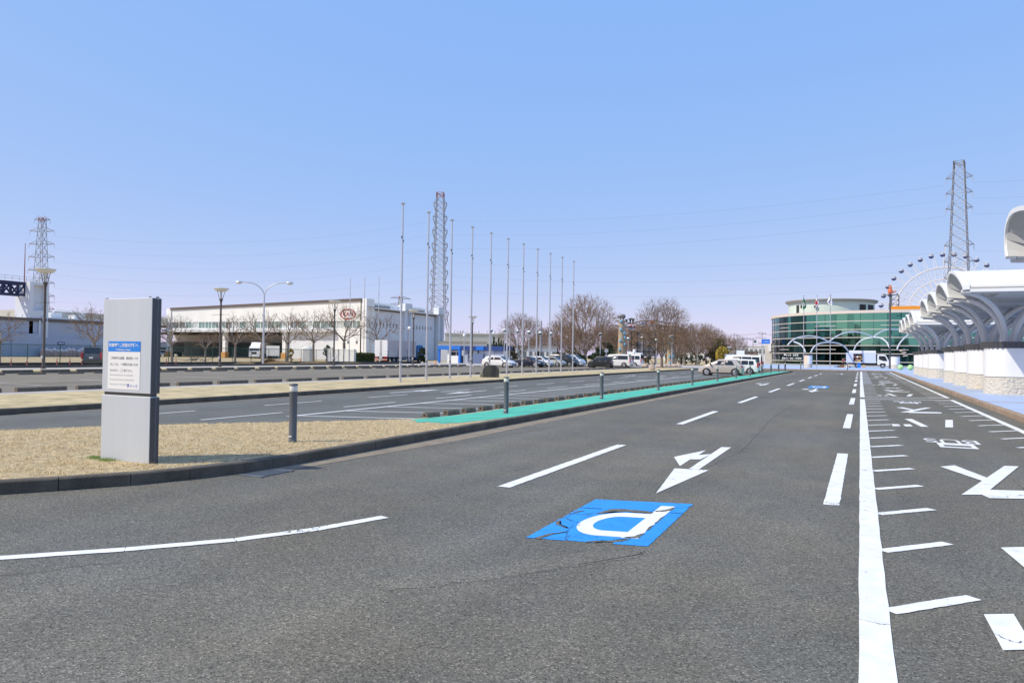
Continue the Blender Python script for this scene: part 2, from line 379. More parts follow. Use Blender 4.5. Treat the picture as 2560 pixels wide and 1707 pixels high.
# second strip: turf + path
T2 = [(x-.14,y) for x,y in K2] + [(-25.2,107),(-25.2,-8)]
struct('grass_strip', MB().prism(T2, -.02, .14), M['drygrass2'])
struct('footpath', MB().prism([(-25.2,-8),(-25.2,107),(-26.4,107),(-26.4,-8)], -.02, .125), M['conc'])
# strip behind the far wheel stops
struct('grass_strip', MB().prism([(-50.6,-8),(-50.6,91.5),(-54.8,91.5),(-54.8,-8)], -.02, .1), M['drygrass2'])
struct('footpath', MB().prism([(-54.8,-8),(-54.8,91.5),(-59.5,91.5),(-59.5,-8)], -.02, .09), M['conc'])
kerb_line([(-59.5,-8),(-59.5,91.5)], .25, .3, M['kerb'], 'kerb', step=2)
kerb_line([(-66.2,-8),(-66.2,108)], .35, .36, M['dark'], 'kerb', step=2)
struct('grass_verge', MB().prism([(-59.7,-8),(-59.7,91.5),(-66.2,91.5),(-66.2,-8)], -.02, .12), M['drygrass2'])

# ================================================================ road paint
def jq(mb, a, b, c, d, z, step=.05, amp=.004, mi=0):
    """quad with slightly uneven edges (a-b and d-c run along the stroke)"""
    a, b, c, d = [Vector((*p, 0)) for p in (a, b, c, d)]
    n = max(1, min(60, int((b - a).length / step)))
    q = (d - a).normalized() if (d-a).length > 0 else Vector()
    L = []; R_ = []
    for i in range(n + 1):
        t = i / n
        l = a.lerp(b, t) + q * random.uniform(-amp, amp); r = d.lerp(c, t) + q * random.uniform(-amp, amp)
        L.append((l.x, l.y, z)); R_.append((r.x, r.y, z))
    for i in range(n):
        mb.add([L[i], R_[i], R_[i+1], L[i+1]], [(0,1,2,3)], mi)
def line(mb, p, q, w, z=.006, amp=.004):
    p = Vector(p); q = Vector(q); d = (q - p).normalized(); n = Vector((d.y, -d.x)) * w/2
    jq(mb, p - n, q - n, q + n, p + n, z, amp=amp)
def up(o): # faces up
    return o
mk = MB()
for i in range(9): line(mk, (-4.03, 8.6 + 10.15*i), (-4.03, 13.76 + 10.15*i), .17)
struct('lane_marking', mk, M['white'])
mk = MB()   # curved edge line bottom left
pts = [(-9.6,.6),(-8.2,1.65),(-6.95,2.9),(-6.12,3.78),(-5.5,4.4),(-4.95,5.06),(-4.6,5.7),(-4.34,6.46)]
for a, b in zip(pts, pts[1:]): line(mk, a, b, .13)
struct('lane_marking', mk, M['white'])
mk = MB()   # short dashes beside the bus bay
for i in range(16):
    yy = -1.2 + 10.55*(i) if i < 2 else 9.35 + 10.6*(i-1)
    if i >= 12: break
    L_ = 5.2
    if yy > 115: break
    line(mk, (-.29, yy), (-.27, min(yy + L_, 115)), .17)
struct('lane_marking', mk, M['white'])
mk = MB(); line(mk, (.09, -6), (.09, 20), .18); line(mk, (.09,20), (.09,35.1), .18); line(mk, (.09,36.7), (.09,72), .19); line(mk, (.09,72.6), (.12,116), .22)
line(mk, (3.5,-6), (3.5,36.9), .17); line(mk, (3.55,38.7), (3.56,72.5), .17); line(mk, (3.57,73.3),(3.66,116), .18)
line(mk, (.18,35.1), (3.45,36.75), .2); line(mk, (.18,36.75), (3.5,38.7), .2); line(mk, (.18,72.2),(3.5,73.0), .25)
struct('bay_outline', mk, M['white'])
mk = MB()
def ticks(x0, x1, ys, dy, w=.1):
    for yy in ys: line(mk, (x0, yy), (x1, yy + dy), w, .0055)
ticks(.18, .73, [5.6 + 1.75*i - .02*i for i in range(-3, 17)], .6, .12)
ticks(2.76, 3.42, [4.9 + 1.78*i for i in range(-2, 18)], .72, .11)
ticks(.18, .76, [38.2 + 1.76*i for i in range(19)], .6, .12)
ticks(2.78, 3.44, [38.6 + 1.76*i for i in range(18)], .7, .12)
ticks(.2, .76, [74.2 + 1.76*i for i in range(22)], .6, .13)
ticks(2.82, 3.48, [74.6 + 1.76*i for i in range(22)], .7, .13)
struct('bay_hatching', mk, M['white'])
# bus lettering, read by drivers coming towards the camera
def poly(mb, P, z=.006):
    mb.add([(x, y, z) for x, y in P], [tuple(range(len(P)))])
def bus_text(oy, s=1.):
    mb = MB(); Y = lambda y: oy + (y - 21.3) * s
    zc_ = [.006]
    def pl(P): poly(mb, [(x, Y(y)) for x, y in P], zc_[0]); zc_[0] += .0006
    pl([(.75,21.25),(.92,21.35),(.92,22.02),(.74,21.92)]); pl([(1.03,21.36),(1.2,21.46),(1.18,22.14),(1.01,22.03)])
    pl([(1.39,21.47),(1.56,21.57),(1.33,24.19),(1.14,24.06)]); pl([(1.92,21.62),(2.1,21.72),(2.36,24.49),(2.17,24.37)])
    pl([(1.14,26.95),(1.4,27.1),(2.28,30.35),(2.08,30.3)]); pl([(1.36,27.15),(1.42,26.85),(2.34,27.25),(2.34,27.85),(1.53,27.55)])
    pl([(1.14,29.65),(1.64,28.0),(1.72,28.35),(1.36,29.95)])
    struct('bus_bay_lettering', mb, M['white'])
    t = text('BUS', 1., M['white'], 'bus_bay_lettering', None, (1.71, Y(34.1), .006), (0,0,PI), sx=.6, sy=1.15*s); tag(t, kind='structure')
    mb = MB()
    def ring(x0,x1,ya,yb,t,ty):
        for q in (((x0,ya),(x1,ya),(x1,ya+ty),(x0,ya+ty)), ((x0,yb-ty),(x1,yb-ty),(x1,yb),(x0,yb)), ((x0,ya+ty),(x0+t,ya+ty),(x0+t,yb-ty),(x0,yb-ty)), ((x1-t,ya+ty),(x1,ya+ty),(x1,yb-ty),(x1-t,yb-ty))): pl2(q)
    def pl2(P): poly(mb, [(x, Y(y)) for x, y in P])
    ring(1.4,2.04,32.75,33.65,.09,.2); pl2([(1.49,33.25),(1.95,33.25),(1.95,33.45),(1.49,33.45)])
    struct('bus_bay_symbol', mb, M['white'])
bus_text(5.2); bus_text(21.3 - 0.0) if False else None
bus_text(21.3, 1.)
for oy in (38.9, 55.2): bus_text(oy, .93)
for oy in (76.5, 93.): bus_text(oy, .93)
# pale band strips in the far bays
struct('bay_surface', MB().quad((.2,57,.0025),(.78,57,.0025),(.78,116,.0025),(.2,116,.0025)).quad((2.9,73.5,.0025),(3.46,73.5,.0025),(3.46,116,.0025),(2.9,116,.0025)), M['bay'])
# P symbol panel (upside down for the camera) with worn patches
PA, PB, PC, PD = Vector((-2.76,8.39)), Vector((-1.70,8.65)), Vector((-1.67,6.54)), Vector((-2.74,6.32))
def puv(u, v): # u: left->right 0..1, v: far->near 0..1
    t = PA.lerp(PB, u); b = PD.lerp(PC, u); return t.lerp(b, v)
def pq(mb, P, z):
    mb.add([(*puv(u, v), z) for u, v in P], [tuple(range(len(P)))])
pm = MB()
edge = []
for i in range(41): edge.append((i/40, random.uniform(-.003,.003)))
for i in range(41): edge.append((1 + random.uniform(-.004,.004), i/40))
for i in range(41): edge.append((1 - i/40, 1 + random.uniform(-.006,.004) - (.05 if .58 < 1 - i/40 < .72 else 0)))
for i in range(41): edge.append((random.uniform(-.004,.004) + (.012 if .5 < 1-i/40 < .56 else 0), 1 - i/40))
pq(pm, edge, .004)
struct('parking_symbol', pm, M['bluep'])
lm = MB()
# letter P (rotated half a turn): stem on the right, bowl to the left; v runs towards the camera
def stroke(P, w, z=.0052):
    for a, b in zip(P, P[1:]):
        a = puv(*a); b = puv(*b); d = (b - a).normalized(); n = Vector((d.y, -d.x)) * w/2
        lm.quad((*(a-n), z), (*(b-n), z), (*(b+n), z), (*(a+n), z))
bowl = []
for i in range(25):
    a = PI/2 + PI*i/24
    bowl.append((a,))
def bowlpt(a, ru, rv): return (.52 + ru*math.cos(a), .60 + rv*math.sin(a))
o1 = [bowlpt(PI/2 + PI*i/20, .30, .27) for i in range(21)]; i1 = [bowlpt(PI/2 + PI*i/20, .17, .165) for i in range(21)]
for i in range(20): pq(lm, [o1[i], i1[i], i1[i+1], o1[i+1]], .0052)
pq(lm, [(.52,.87),(.52,.765),(.72,.765),(.72,.87)], .0052); pq(lm, [(.52,.33),(.52,.435),(.72,.435),(.72,.33)], .0052)
pq(lm, [(.72,.10),(.86,.10),(.86,.88),(.72,.88)], .0052)
struct('parking_symbol_letter', lm, M['white'])
wm = MB()
def worn(P, z=.0064):
    out = []
    for (a, b) in zip(P, P[1:] + P[:1]):
        for k in range(6):
            t = k/6; out.append((a[0]+(b[0]-a[0])*t + random.uniform(-.006,.006), a[1]+(b[1]-a[1])*t + random.uniform(-.008,.008)))
    c = puv(sum(p[0] for p in out)/len(out), sum(p[1] for p in out)/len(out))
    pts = [(*puv(*p), z) for p in out] + [(*c, z)]
    wm.add(pts, [(i, (i+1) % len(out), len(out)) for i in range(len(out))])
worn([(.30,.262),(.38,.245),(.52,.25),(.66,.262),(.73,.285),(.72,.32),(.58,.318),(.5,.305),(.42,.325),(.34,.325),(.27,.40),(.225,.40)])
worn([(.56,.965),(.66,.95),(.76,.905),(.80,.90),(.79,.935),(.72,.97),(.64,.975),(.58,1.0),(.5,1.0)])
worn([(.852,.14),(.872,.12),(.87,.2),(.82,.25),(.73,.265),(.73,.25),(.80,.235)]); worn([(.845,.42),(.868,.36),(.866,.52),(.856,.56)]); worn([(.845,.62),(.866,.58),(.866,.70),(.852,.72)]); worn([(.835,.80),(.866,.76),(.866,.86),(.80,.885),(.745,.875),(.80,.855)])
worn([(.0,.62),(.035,.61),(.07,.685),(.13,.72),(.2,.755),(.2,.765),(.12,.735),(.055,.70)]); worn([(.11,.915),(.16,.87),(.25,.825),(.25,.835),(.175,.885),(.155,.94),(.12,1.0),(.07,1.0)])
worn([(.03,.36),(.09,.345),(.09,.352),(.05,.4),(.02,.45)])
struct('worn_paint_patch', wm, M['patch'])
sm = MB(); pq(sm, [(0.,.262),(.21,.262),(.21,.27),(0.,.27)], .0066); pq(sm, [(.875,.268),(1.,.268),(1.,.276),(.875,.276)], .0066)
struct('worn_paint_patch', sm, M['black'])
rp = MB(); pp_ = []
for P_, s_ in (((930,1452),1),((1200,1420),1),((1420,1385),1),((1600,1372),1),((1610,1390),1),((1440,1415),1),((1200,1452),1),((960,1478),1)): pp_.append(Vector(G(*P_)))
q_ = []
for a_, b_ in zip(pp_, pp_[1:]+pp_[:1]):
    for i_ in range(14): q_.append(a_.lerp(b_, i_/14) + Vector((random.uniform(-.035,.035), random.uniform(-.03,.03))))
rp.add([(x, y, .002) for x, y in q_], [tuple(range(len(q_)))]); struct('road_patch', rp, M['patch'])
rp = MB(); rn_ = random.Random(31)
def seam(P, w):
    for (a, b) in zip(P, P[1:]):
        a, b = Vector(a), Vector(b); n = max(2, int((b-a).length/.12)); d = (b-a).normalized(); q = Vector((-d.y, d.x)); pr = None
        for i in range(n+1):
            c = a.lerp(b, i/n) + q*rn_.uniform(-.02,.02); ww = w*rn_.uniform(.3,1.)
            if pr: rp.quad((*(pr[0]-q*pr[1]), .003), (*(c-q*ww), .003), (*(c+q*ww), .003), (*(pr[0]+q*pr[1]), .003))
            pr = (c, ww)
seam([(-2.9,7.62),(-1.7,8.03),(-.9,8.15)], .003); seam([(-6.9,11.5),(-6.2,18),(-6.4,30),(-6.1,55)], .006); seam([(-2.2,9.8),(-1.9,14),(-2.2,22),(-2.1,45)], .005); seam([(1.9,9),(2.0,16),(1.8,30)], .003)
struct('road_crack', rp, M['crack'])
# lane arrows (pointing towards the camera, with a branch to the driver's right)
def arrow(px_pts, z=.0065):
    mb = MB()
    for P in px_pts: mb.add([(*G(x*2560/2352, y*2560/2352), z) for x, y in P], [tuple(range(len(P)))])
    return struct('lane_arrow', mb, M['white'])
zc = lambda x, y: (1240 + x/3.675, 1080 + y/3.675)
def arrowz(Ps):
    mb = MB()
    for P in Ps: mb.add([(*G(*zc(x, y)), .0065) for x, y in P], [tuple(range(len(P)))])
    return struct('lane_arrow', mb, M['white'])
arrowz([[(2070,140),(2160,142),(1865,345),(1765,345)], [(1975,204),(1880,252),(1785,252),(1860,212)], [(1930,168),(1860,212),(1785,252),(1690,315),(1635,230)], [(1640,335),(1955,352),(1470,565)]])
def arrow_at(X, Y0, s=1., flip=1):
    mb = MB()
    for P in ([(-.07,5),(.07,5),(.07,1.9),(-.07,1.9)], [(-.28,2.0),(.28,2.0),(0,0)], [(-.07*flip,3.2),(-.45*flip,3.6),(-.45*flip,3.9),(-.07*flip,3.6)], [(-.4*flip,2.9),(-.4*flip,4.7),(-.75*flip,3.7)]):
        mb.add([(X + x*s, Y0 + y, .0065) for x, y in P], [tuple(range(len(P)))])
    return struct('lane_arrow', mb, M['white'])
arrow_at(-5.5, 48); arrow_at(-1.9, 91); arrow_at(-2.2, 40.6)
p2 = MB(); p2.quad((-2.75,46.6,.005),(-1.7,46.6,.005),(-1.7,50.2,.005),(-2.75,50.2,.005)); struct('parking_symbol', p2, M['bluep'])
p3 = MB()
p3.quad((-1.98,47,.009),(-1.84,47,.009),(-1.84,49.8,.009),(-1.98,49.8,.009)).quad((-2.5,47.4,.009),(-1.98,47.4,.009),(-1.98,47.8,.009),(-2.5,47.8,.009)).quad((-2.5,48.8,.009),(-1.98,48.8,.009),(-1.98,49.2,.009),(-2.5,49.2,.009)).quad((-2.56,47.6,.009),(-2.42,47.6,.009),(-2.42,49,.009),(-2.56,49,.009))
struct('parking_symbol_letter', p3, M['white'])
# side road paint
mk = MB()
for i in range(-1, 9): line(mk, (-14.18, 18.8 + 5.48*i), (-14.18, 21.6 + 5.48*i), .1, .01, 0)
for i in range(-2, 12): line(mk, (-16.45, 17.9 + 5.35*i), (-16.45, 20.6 + 5.35*i), .1, .01, 0)
line(mk, (-13.2,15.2), (-13.35,60), .14, .01, 0); line(mk, (-13.35,60), (-13.4,97), .12, .01, 0)
for i in range(40): line(mk, (-13.2,15.5 + 2.06*i), (-10.15,16.45 + 2.06*i), .115, .0095, 0)
struct('stall_marking', mk, M['whitef'])
def tri_arrow(X, Y0, d):
    mb = MB()
    mb.quad((X-.07,Y0,.0105),(X+.07,Y0,.0105),(X+.07,Y0+3.2,.0105),(X-.07,Y0+3.2,.0105))
    yb = Y0 + (2.2 if d > 0 else 1.2); mb.add([(X-.3,yb,.011),(X+.3,yb,.011),(X,yb+1.9*d,.011)], [(0,1,2)])
    struct('lane_arrow', mb, M['whitef'])
tri_arrow(-17.6, 26.4, 1); tri_arrow(-15.5, 27.9, -1); tri_arrow(-17.8, 61, 1); tri_arrow(-15.2, 62, -1)
mk = MB()
for X, Y in ((-33,27),(-34,34),(-33,22),(-38,40),(-34,70)): line(mk, (X,Y), (X-4.6,Y+.2), .1, .012, 0)
struct('stall_marking', mk, M['whitef'])
# ================================================================ notice pillar
def zs(x, y): return (200 + x/3.267, 720 + y/3.267)
fr = Vector(G(*zs(562,1445), .12)); SW, sang = 1.004, rad(-2.5); fl = fr - Vector((math.cos(sang), math.sin(sang)))*SW
M['brushed'] = mat('brushed_steel', (.56,.605,.645), .45, .2, var=.05, vs=.8, stretch=(3,3,.10))
M['brushside'] = mat('dark_steel_side_shade', (.10,.098,.094), .5, .3, var=.08, vs=3)  # near-black tone puts shade on the pillar side; collar and bolts share it
M['posterw'] = mat('white_poster_vinyl', (.80,.80,.79), .5); M['posterb'] = mat('blue_poster_band', (.01,.22,.72), .5)
M['ink'] = mat('dark_print', (.10,.10,.11), .6); M['inkg'] = mat('grey_print', (.42,.42,.42), .6); M['inkb'] = mat('blue_print', (.10,.16,.55), .6)
sign = thing('notice_pillar', 'tall brushed steel pillar with a blue and white notice standing on the dry grass', 'sign', (fl.x, fl.y, .12), sang)
SD, SH, GA, GB = .14, 2.225, .90, .945
def slab(z0, z1, name):
    mb = MB()
    mb.cbox(0, SW, 0, SD*.60, z0, z1, .006, 0); mb.cbox(.0, SW, SD*.66, SD, z0, z1, .006, 0); mb.box(.02, SW-.02, SD*.55, SD*.7, z0+.004, z1-.012, 1)
    return mb.build(name, [M['brushed'], M['dark']], sign)
slab(GB, SH, 'upper_panel'); slab(-.06, GA, 'lower_panel')
MB().box(.03, SW-.03, .02, SD-.02, GA-.01, GB+.01).build('joint_collar', M['brushside'], sign)
MB().box(SW+.001,SW+.004,.002,SD*.59,GB+.002,SH-.01).box(SW+.001,SW+.004,.002,SD*.59,-.05,GA-.01).box(SW+.001,SW+.004,SD*.67,SD-.002,GB+.002,SH-.01).box(SW+.001,SW+.004,SD*.67,SD-.002,-.05,GA-.01).build('side_shade_strip', M['brushside'], sign)  # strips lay painted shade over the right side face
mb = MB(); mb.box(.01,.03,.02,.05,SH,SH+.015); mb.box(SW-.1,SW-.08,.02,.05,SH,SH+.015); mb.box(SW-.05,SW-.02,.09,.12,SH,SH+.018); mb.build('top_bolt', M['brushside'], sign)
# notice sheet, measured on the front plane
px0, px1, pz0, pz1, pzb = .125*SW, .785*SW, .985, 1.64, 1.498
NO = MB().box(px0, px1, -.004, -.001, pz0, pzb).build('notice', M['posterw'], sign)
MB().box(px0, px1, -.005, -.001, pzb+.0005, pz1).build('notice_header', M['posterb'], NO)
R90 = (PI/2, 0, 0); pm_ = (px0+px1)/2; pw = px1-px0
text('駐車場をご利用の皆様へ', .0545, M['posterw'], 'header_lettering', NO, (pm_-.01, -.0065, 1.583), R90, bold=.0012)
text('To Parking Lot Users', .036, M['posterw'], 'header_lettering', NO, (pm_-.02, -.0065, 1.525), R90, bold=.0005)
for k, s in enumerate(('ご利用中の盗難、事故等につき', 'ましては、一切責任を負いかね', 'ますので、ご了承下さい。')):
    text(s, .0415, M['ink'], 'notice_lettering', NO, (px0+.045, -.0055, 1.408-.085*k), R90, 'LEFT')
for k, s in enumerate(('Please note that we are not responsible', 'for any theft, accident, or other problems', 'that may occur in the parking lot.')):
    text(s, .0300, M['inkg'], 'notice_lettering', NO, (px0+.045, -.0055, 1.18-.063*k), R90, 'LEFT')
text('夢メッセ', .056, M['inkb'], 'notice_lettering', NO, (px1-.145, -.0055, 1.035), R90)

# ================================================================ bollards
M['bollardg'] = mat('bollard_grey_paint', (.115,.125,.135), .45, .2, var=.08, vs=6)
M['lens'] = mat('bollard_lens', (.72,.70,.62), .25); M['capd'] = mat('bollard_cap', (.14,.14,.13), .5, .3)
def bollard(label, group, loc):
    t = thing('bollard', label, 'bollard', loc, 0, group)
    p = MB().lathe([(.072,-.02),(.072,.02),(.066,.03),(.066,.845),(.068,.86)], n=20).build('post', M['bollardg'], t, 40)
    MB().lathe([(.064,.86),(.066,.865),(.066,.955),(.062,.96)], n=20).build('lens', M['lens'], t, 40)
    MB().lathe([(.05,.958),(.074,.96),(.074,.978),(.066,.99),(.02,.995)], n=20).build('cap', M['capd'], t, 40)
    MB().lathe([(.02,.865),(.045,.875),(.01,.95)], n=12).build('lens_cone', M['whitewall'], t, 40)
    MB().box(-.03,.03,-.0685,-.0655,.10,.118).build('reflector', M['whitewall'], t)
    return t
b0 = bollard('grey bollard with clear cap on the dry grass, nearest to the notice pillar', 'bollards along the walkway', (-8.7, 10.15, .12))
for i in range(1, 12):
    copy_tree(b0, (-8.58, 10.15 + 8.24*i + (.3 if i == 3 else 0), .07), 0, 'grey bollard on the turquoise walkway, %s one beyond the bollard on the grass' % ordn(i))
for i, (px, py) in enumerate(((1928,928),(1947,928.4),(1963.5,924.3),(2002,924.5),(1991+128,926))):
    q = G(px, py, .15)
    copy_tree(b0, (q[0], q[1], .15), 0, 'small grey bollard at the far plaza edge, %s from the left' % ordn(i+1), 'bollards at the plaza edge')

# ================================================================ bare flagpoles
FP = [(919,877,927,466),(979,872,984.5,486),(1033,869.5,1037.5,504),(1080.5,866.5,1084.5,520),(1124,862.5,1127.5,534),(1163.5,860.5,1166.5,547.5),(1199,859,1203,559),(1231.5,857.5,1234.5,571),(1261,856,1264,581),(1288.5,855,1292,590),(1315,853.6,1318,599.5)]
K = 2560/2352
def flagpole(h, label, group, loc, r=.062):
    t = thing('flagpole', label, 'flagpole', loc, 0, group)
    MB().lathe([(r*1.25,-.02),(r*1.25,.05),(r*1.02,.06),(r,1.2),(r*.82,h*.82),(r*.78,h-.12)], n=16).build('pole', M['alu'], t, 40)
    MB().lathe([(.03,h-.14),(.05,h-.1),(.12,h-.05),(.125,h-.03),(.10,h-.01),(.03,h)], n=16).build('finial', M['alu'], t, 40)
    MB().box(-.03,.03,-r*1.35,-r*.8,h*.80,h*.80+.12).box(r*.6,r*1.4,-.02,.02,h*.78,h*.78+.1).build('pulley', M['darkmetal'], t)
    MB().lathe([(r*1.09,1.02),(r*1.09,1.08)], n=16).build('cleat_band', M['darkmetal'], t, 40)
    return t
for i, (bx, by, tx, ty) in enumerate(FP):
    q = G(bx*K, by*K, .14); h = Zh(tx*K, ty*K, *q) - .14
    flagpole(h, 'tall bare flagpole without a flag, %s from the left in the row of eleven' % ordn(i+1), 'bare flagpoles on the grass strip', (q[0], q[1], .14))

# ================================================================ wheel stops
def stop_mesh(L, w, h, hole=False):
    mb = MB(); c = min(.03, h*.25)
    prof = [(-w/2, -.01), (-w*.42, h-c), (-w*.42+c, h), (w*.42-c, h), (w*.42, h-c), (w/2, -.01)]
    mb.rings([[(x, -L/2, z) for x, z in prof], [(x, -L/2+.012, z) for x, z in prof], [(x, L/2-.012, z) for x, z in prof], [(x, L/2, z) for x, z in prof]], True, 0)
    if hole: mb.box(-w*.16, w*.16, -L/2-.003, -L/2+.02, h*.32, h*.66, 1)
    return mb
def stops(n, L, w, h, x, ys, lab, grp, hole=False, z=.004):
    o = stop_mesh(L, w, h, hole).build('wheel_stop', [M['stopc'], M['dark']], None)
    rn = random.Random(n)
    for i in range(n):
        s = o if i == 0 else o.copy()
        if i: C.objects.link(s)
        s.location = (x(i) + rn.uniform(-.03,.03), ys(i) + rn.uniform(-.05,.05), z); s.rotation_euler.z = rn.uniform(-.03,.03)
        s['label'] = lab % ordn(i+1); s['category'] = 'wheel stop'; s['group'] = grp
stops(79, .62, .17, .14, lambda i: -10.06, lambda i: 17.05 + 1.03*i, '%s short concrete wheel stop from the near end beside the turquoise walkway', 'wheel stops beside the walkway', True)
stops(41, 1.85, .17, .26, lambda i: -26.85, lambda i: 10.9 + 2.32*i, '%s long tall concrete wheel stop from the near end behind the flagpoles', 'wheel stops behind the flagpoles')
stops(27, 1.75, .15, .11, lambda i: -46.9, lambda i: 25.6 + 2.52*i, '%s low wheel stop from the left in the front row across the lot', 'low wheel stops across the lot')
stops(27, 2.0, .17, .2, lambda i: -49.6, lambda i: 26.4 + 2.52*i, '%s tall wheel stop from the left in the back row across the lot', 'tall wheel stops across the lot', False, .03)

# ================================================================ memorial stone, boulders
M['stone'] = mat('dark_stone', (.055,.058,.05), .5, var=.5, vs=6, bump=.4, bs=20); M['stonec'] = mat('rough_stone_edge', (.2,.19,.16), .9, var=.4, vs=9, bump=.8, bs=20)
q = G(1128*K, 866.5*K, .14)
t = thing('stone_monument', 'dark rounded stone monument on the grass strip among the flagpoles', 'monument', (q[0], q[1], .12), .35)
arch = [(-.52,0),(.52,0),(.52,.5)] + [(.52*math.cos(a*PI/12), .5 + .34*math.sin(a*PI/12)) for a in range(1,12)] + [(-.52,.5)]
MB().ext([(x, -.14, z) for x, z in arch], (0,.28,0)).build('slab', M['stone'], t, 40)
rb = MB(); rb.ball((-.58,.02,.22), .3, 9, 6, 0, (.6,.7,1.1), .12); rb.build('rough_side', M['stonec'], t)
M['pinkrock'] = mat('pinkish_rock', (.50,.41,.34), .9, var=.3, vs=1.5, bump=1, bs=6)
def rock(px, py, r, sc, lab, seed, z=.1, grp=None):
    q = G(px, py, z); rn = random.Random(seed)
    mb = MB(); mb.ball((0,0,r*sc[2]*.75), r, 10, 7, 0, sc, .14, rn)
    o = mb.build('boulder', M['pinkrock'], None, None, (q[0], q[1], z)); tag(o, lab, 'boulder', grp)
rock(1629.7, 926, .42, (.9,.8,.95), 'large pinkish boulder at the far end of the dry grass strip', 3)
for i, px in enumerate((1612, 1648, 1661, 1671, 1684, 1696)): rock(px, 918.2 - i*.05, .55, (.95,.8,.55), 'small pale rock beyond the large boulder, %s from the left' % ordn(i+1), 10+i, .1, 'small pale rocks in a row')

# ================================================================ street lights
def bowl_lamp(label, loc, h, cone):
    t = thing('street_lamp', label, 'street lamp', loc, 0, 'bowl lamps along the car park')
    k = h - 1.25
    MB().lathe([(.20,-.02),(.20,.05),(.125,.06),(.115,1.0),(.10,1.05),(.085,k-.5),(.085,k-.1),(.17,k+.25),(.17,k+.30)], n=14).build('pole', M['brownmetal'], t, 40)
    b = MB()
    for a in range(4):
        c_, s_ = math.cos(a*PI/2+.6), math.sin(a*PI/2+.6); b.tube([(.13*c_,.13*s_,k+.2),(.34*c_,.34*s_,k+1.02)], .022, 6)
    b.build('bracket', M['brownmetal'], t)
    MB().lathe([(.3,k+1.0),(.42,k+1.0),(.72,k+1.26),(.72,k+1.30),(.5,k+1.34),(.05,k+1.36)], n=24).build('lamp_shade', M['lens'], t, 40)
    MB().lathe([(.01,k+.25),(.09,k+.3),(.07,k+.95),(.01,k+1.)], n=10).build('bulb', M['lens'], t, 40)
    MB().tube([(-1.15,.0,k-1.25),(1.15,0,k-1.25)], .014, 6).tube([(0,0,k-1.3),(0,0,k-1.2)], .11, 10).build('banner_bar', M['brownmetal'], t)
    MB().box(-.09,.09,-.17,-.09,.75,1.0).build('service_hatch', M['galv'], t)
for i, (px, py, pt) in enumerate(((108.2,924.6,674.3),(549.2,919.4,722.3),(834.3,914.5,753.),(1032.2,912.4,776.),(1180.,910.9,791.5))):
    X = -56.4; r = ray(px, py); Y = X/r.x*r.y
    bowl_lamp('brown street lamp with a flared bowl head, %s from the left along the car park' % ordn(i+1), (X, Y, .09), Zh(px + .02*(py-pt), pt, X, Y) - .09, 0)
# twin-arm light
q = (-61.5, 61.5/66.63*72.09); q = (atX(657.3, 912, -62.5).x, atX(657.3, 912, -62.5).y); h = Zh(661, 706, *q)
t = thing('twin_arm_light', 'pale grey street light with two curved arms before the white factory', 'street light', (q[0], q[1], .1), rad(28))
MB().lathe([(.24,-.05),(.24,.06),(.13,.08),(.125,1.),(.085,h-1.6)], n=14).build('pole', M['alu'], t, 40)
aw = 2.55
for s in (-1, 1):
    pts = [(0,0,h-1.75)] + [(s*(aw-.5)*(1-math.cos(a*PI/16)), 0, h-1.75 + 1.62*math.sin(a*PI/16)) for a in range(1,9)] + [(s*aw, 0, h-.08)]
    MB().tube(pts, [.08]+[.06]*8+[.05], 8).build('arm', M['alu'], t, 40)
    hd = MB(); hd.ball((s*(aw+.32),0,h-.12), .42, 12, 8, 0, (1,.42,.34)); ho = hd.build('lamp_head', M['alu'], t, 60)
    MB().ball((s*(aw+.36),0,h-.2), .3, 12, 6, 0, (1,.5,.5)).build('lens', M['lens'], ho, 60)

# ================================================================ chain-link fence and markers
def linkmat():
    m = bpy.data.materials.new('green_chain_link'); m.use_nodes = True; N = m.node_tree.nodes; L = m.node_tree.links; p = N['Principled BSDF']
    p.inputs['Base Color'].default_value = (.02,.085,.06,1); p.inputs['Roughness'].default_value = .6
    tc = N.new('ShaderNodeTexCoord'); s = N.new('ShaderNodeSeparateXYZ'); L.new(tc.outputs['Object'], s.inputs[0])
    p.inputs['Alpha'].default_value = .20; return m
    outs = []
    for op in ('ADD', 'SUBTRACT'):
        a = N.new('ShaderNodeMath'); a.operation = op; L.new(s.outputs['Y'], a.inputs[0]); L.new(s.outputs['Z'], a.inputs[1])
        b = N.new('ShaderNodeMath'); b.operation = 'PINGPONG'; b.inputs[1].default_value = .04; L.new(a.outputs[0], b.inputs[0])
        c = N.new('ShaderNodeMath'); c.operation = 'LESS_THAN'; c.inputs[1].default_value = .0045; L.new(b.outputs[0], c.inputs[0]); outs.append(c)
    mx = N.new('ShaderNodeMath'); mx.operation = 'MAXIMUM'; L.new(outs[0].outputs[0], mx.inputs[0]); L.new(outs[1].outputs[0], mx.inputs[1]); L.new(mx.outputs[0], p.inputs['Alpha'])
    return m
M['link'] = linkmat()
fx, fy0, fy1 = -66.55, 10., 91.
t = thing('chain_link_fence', 'long green chain link fence in front of the factories', 'fence', (fx, fy0, .3))
mb = MB(); mb.quad((0,0,.05),(0,fy1-fy0,.05),(0,fy1-fy0,1.62),(0,0,1.62)); mb.build('mesh', M['link'], t)
MB().tube([(0,0,1.66),(0,fy1-fy0,1.66)], .028, 6).tube([(0,0,.06),(0,fy1-fy0,.06)], .02, 6).build('rail', M['greenfence'], t)
for i in range(28): MB().tube([(0,3.0*i,-.1),(0,3.0*i,1.68)], .035, 6).build('post', M['greenfence'], t)
t2 = thing('marker_post', 'short red marker post by the fence, first from the left', 'marker post', (-65.4, 41, .1), 0, 'red marker posts by the fence')
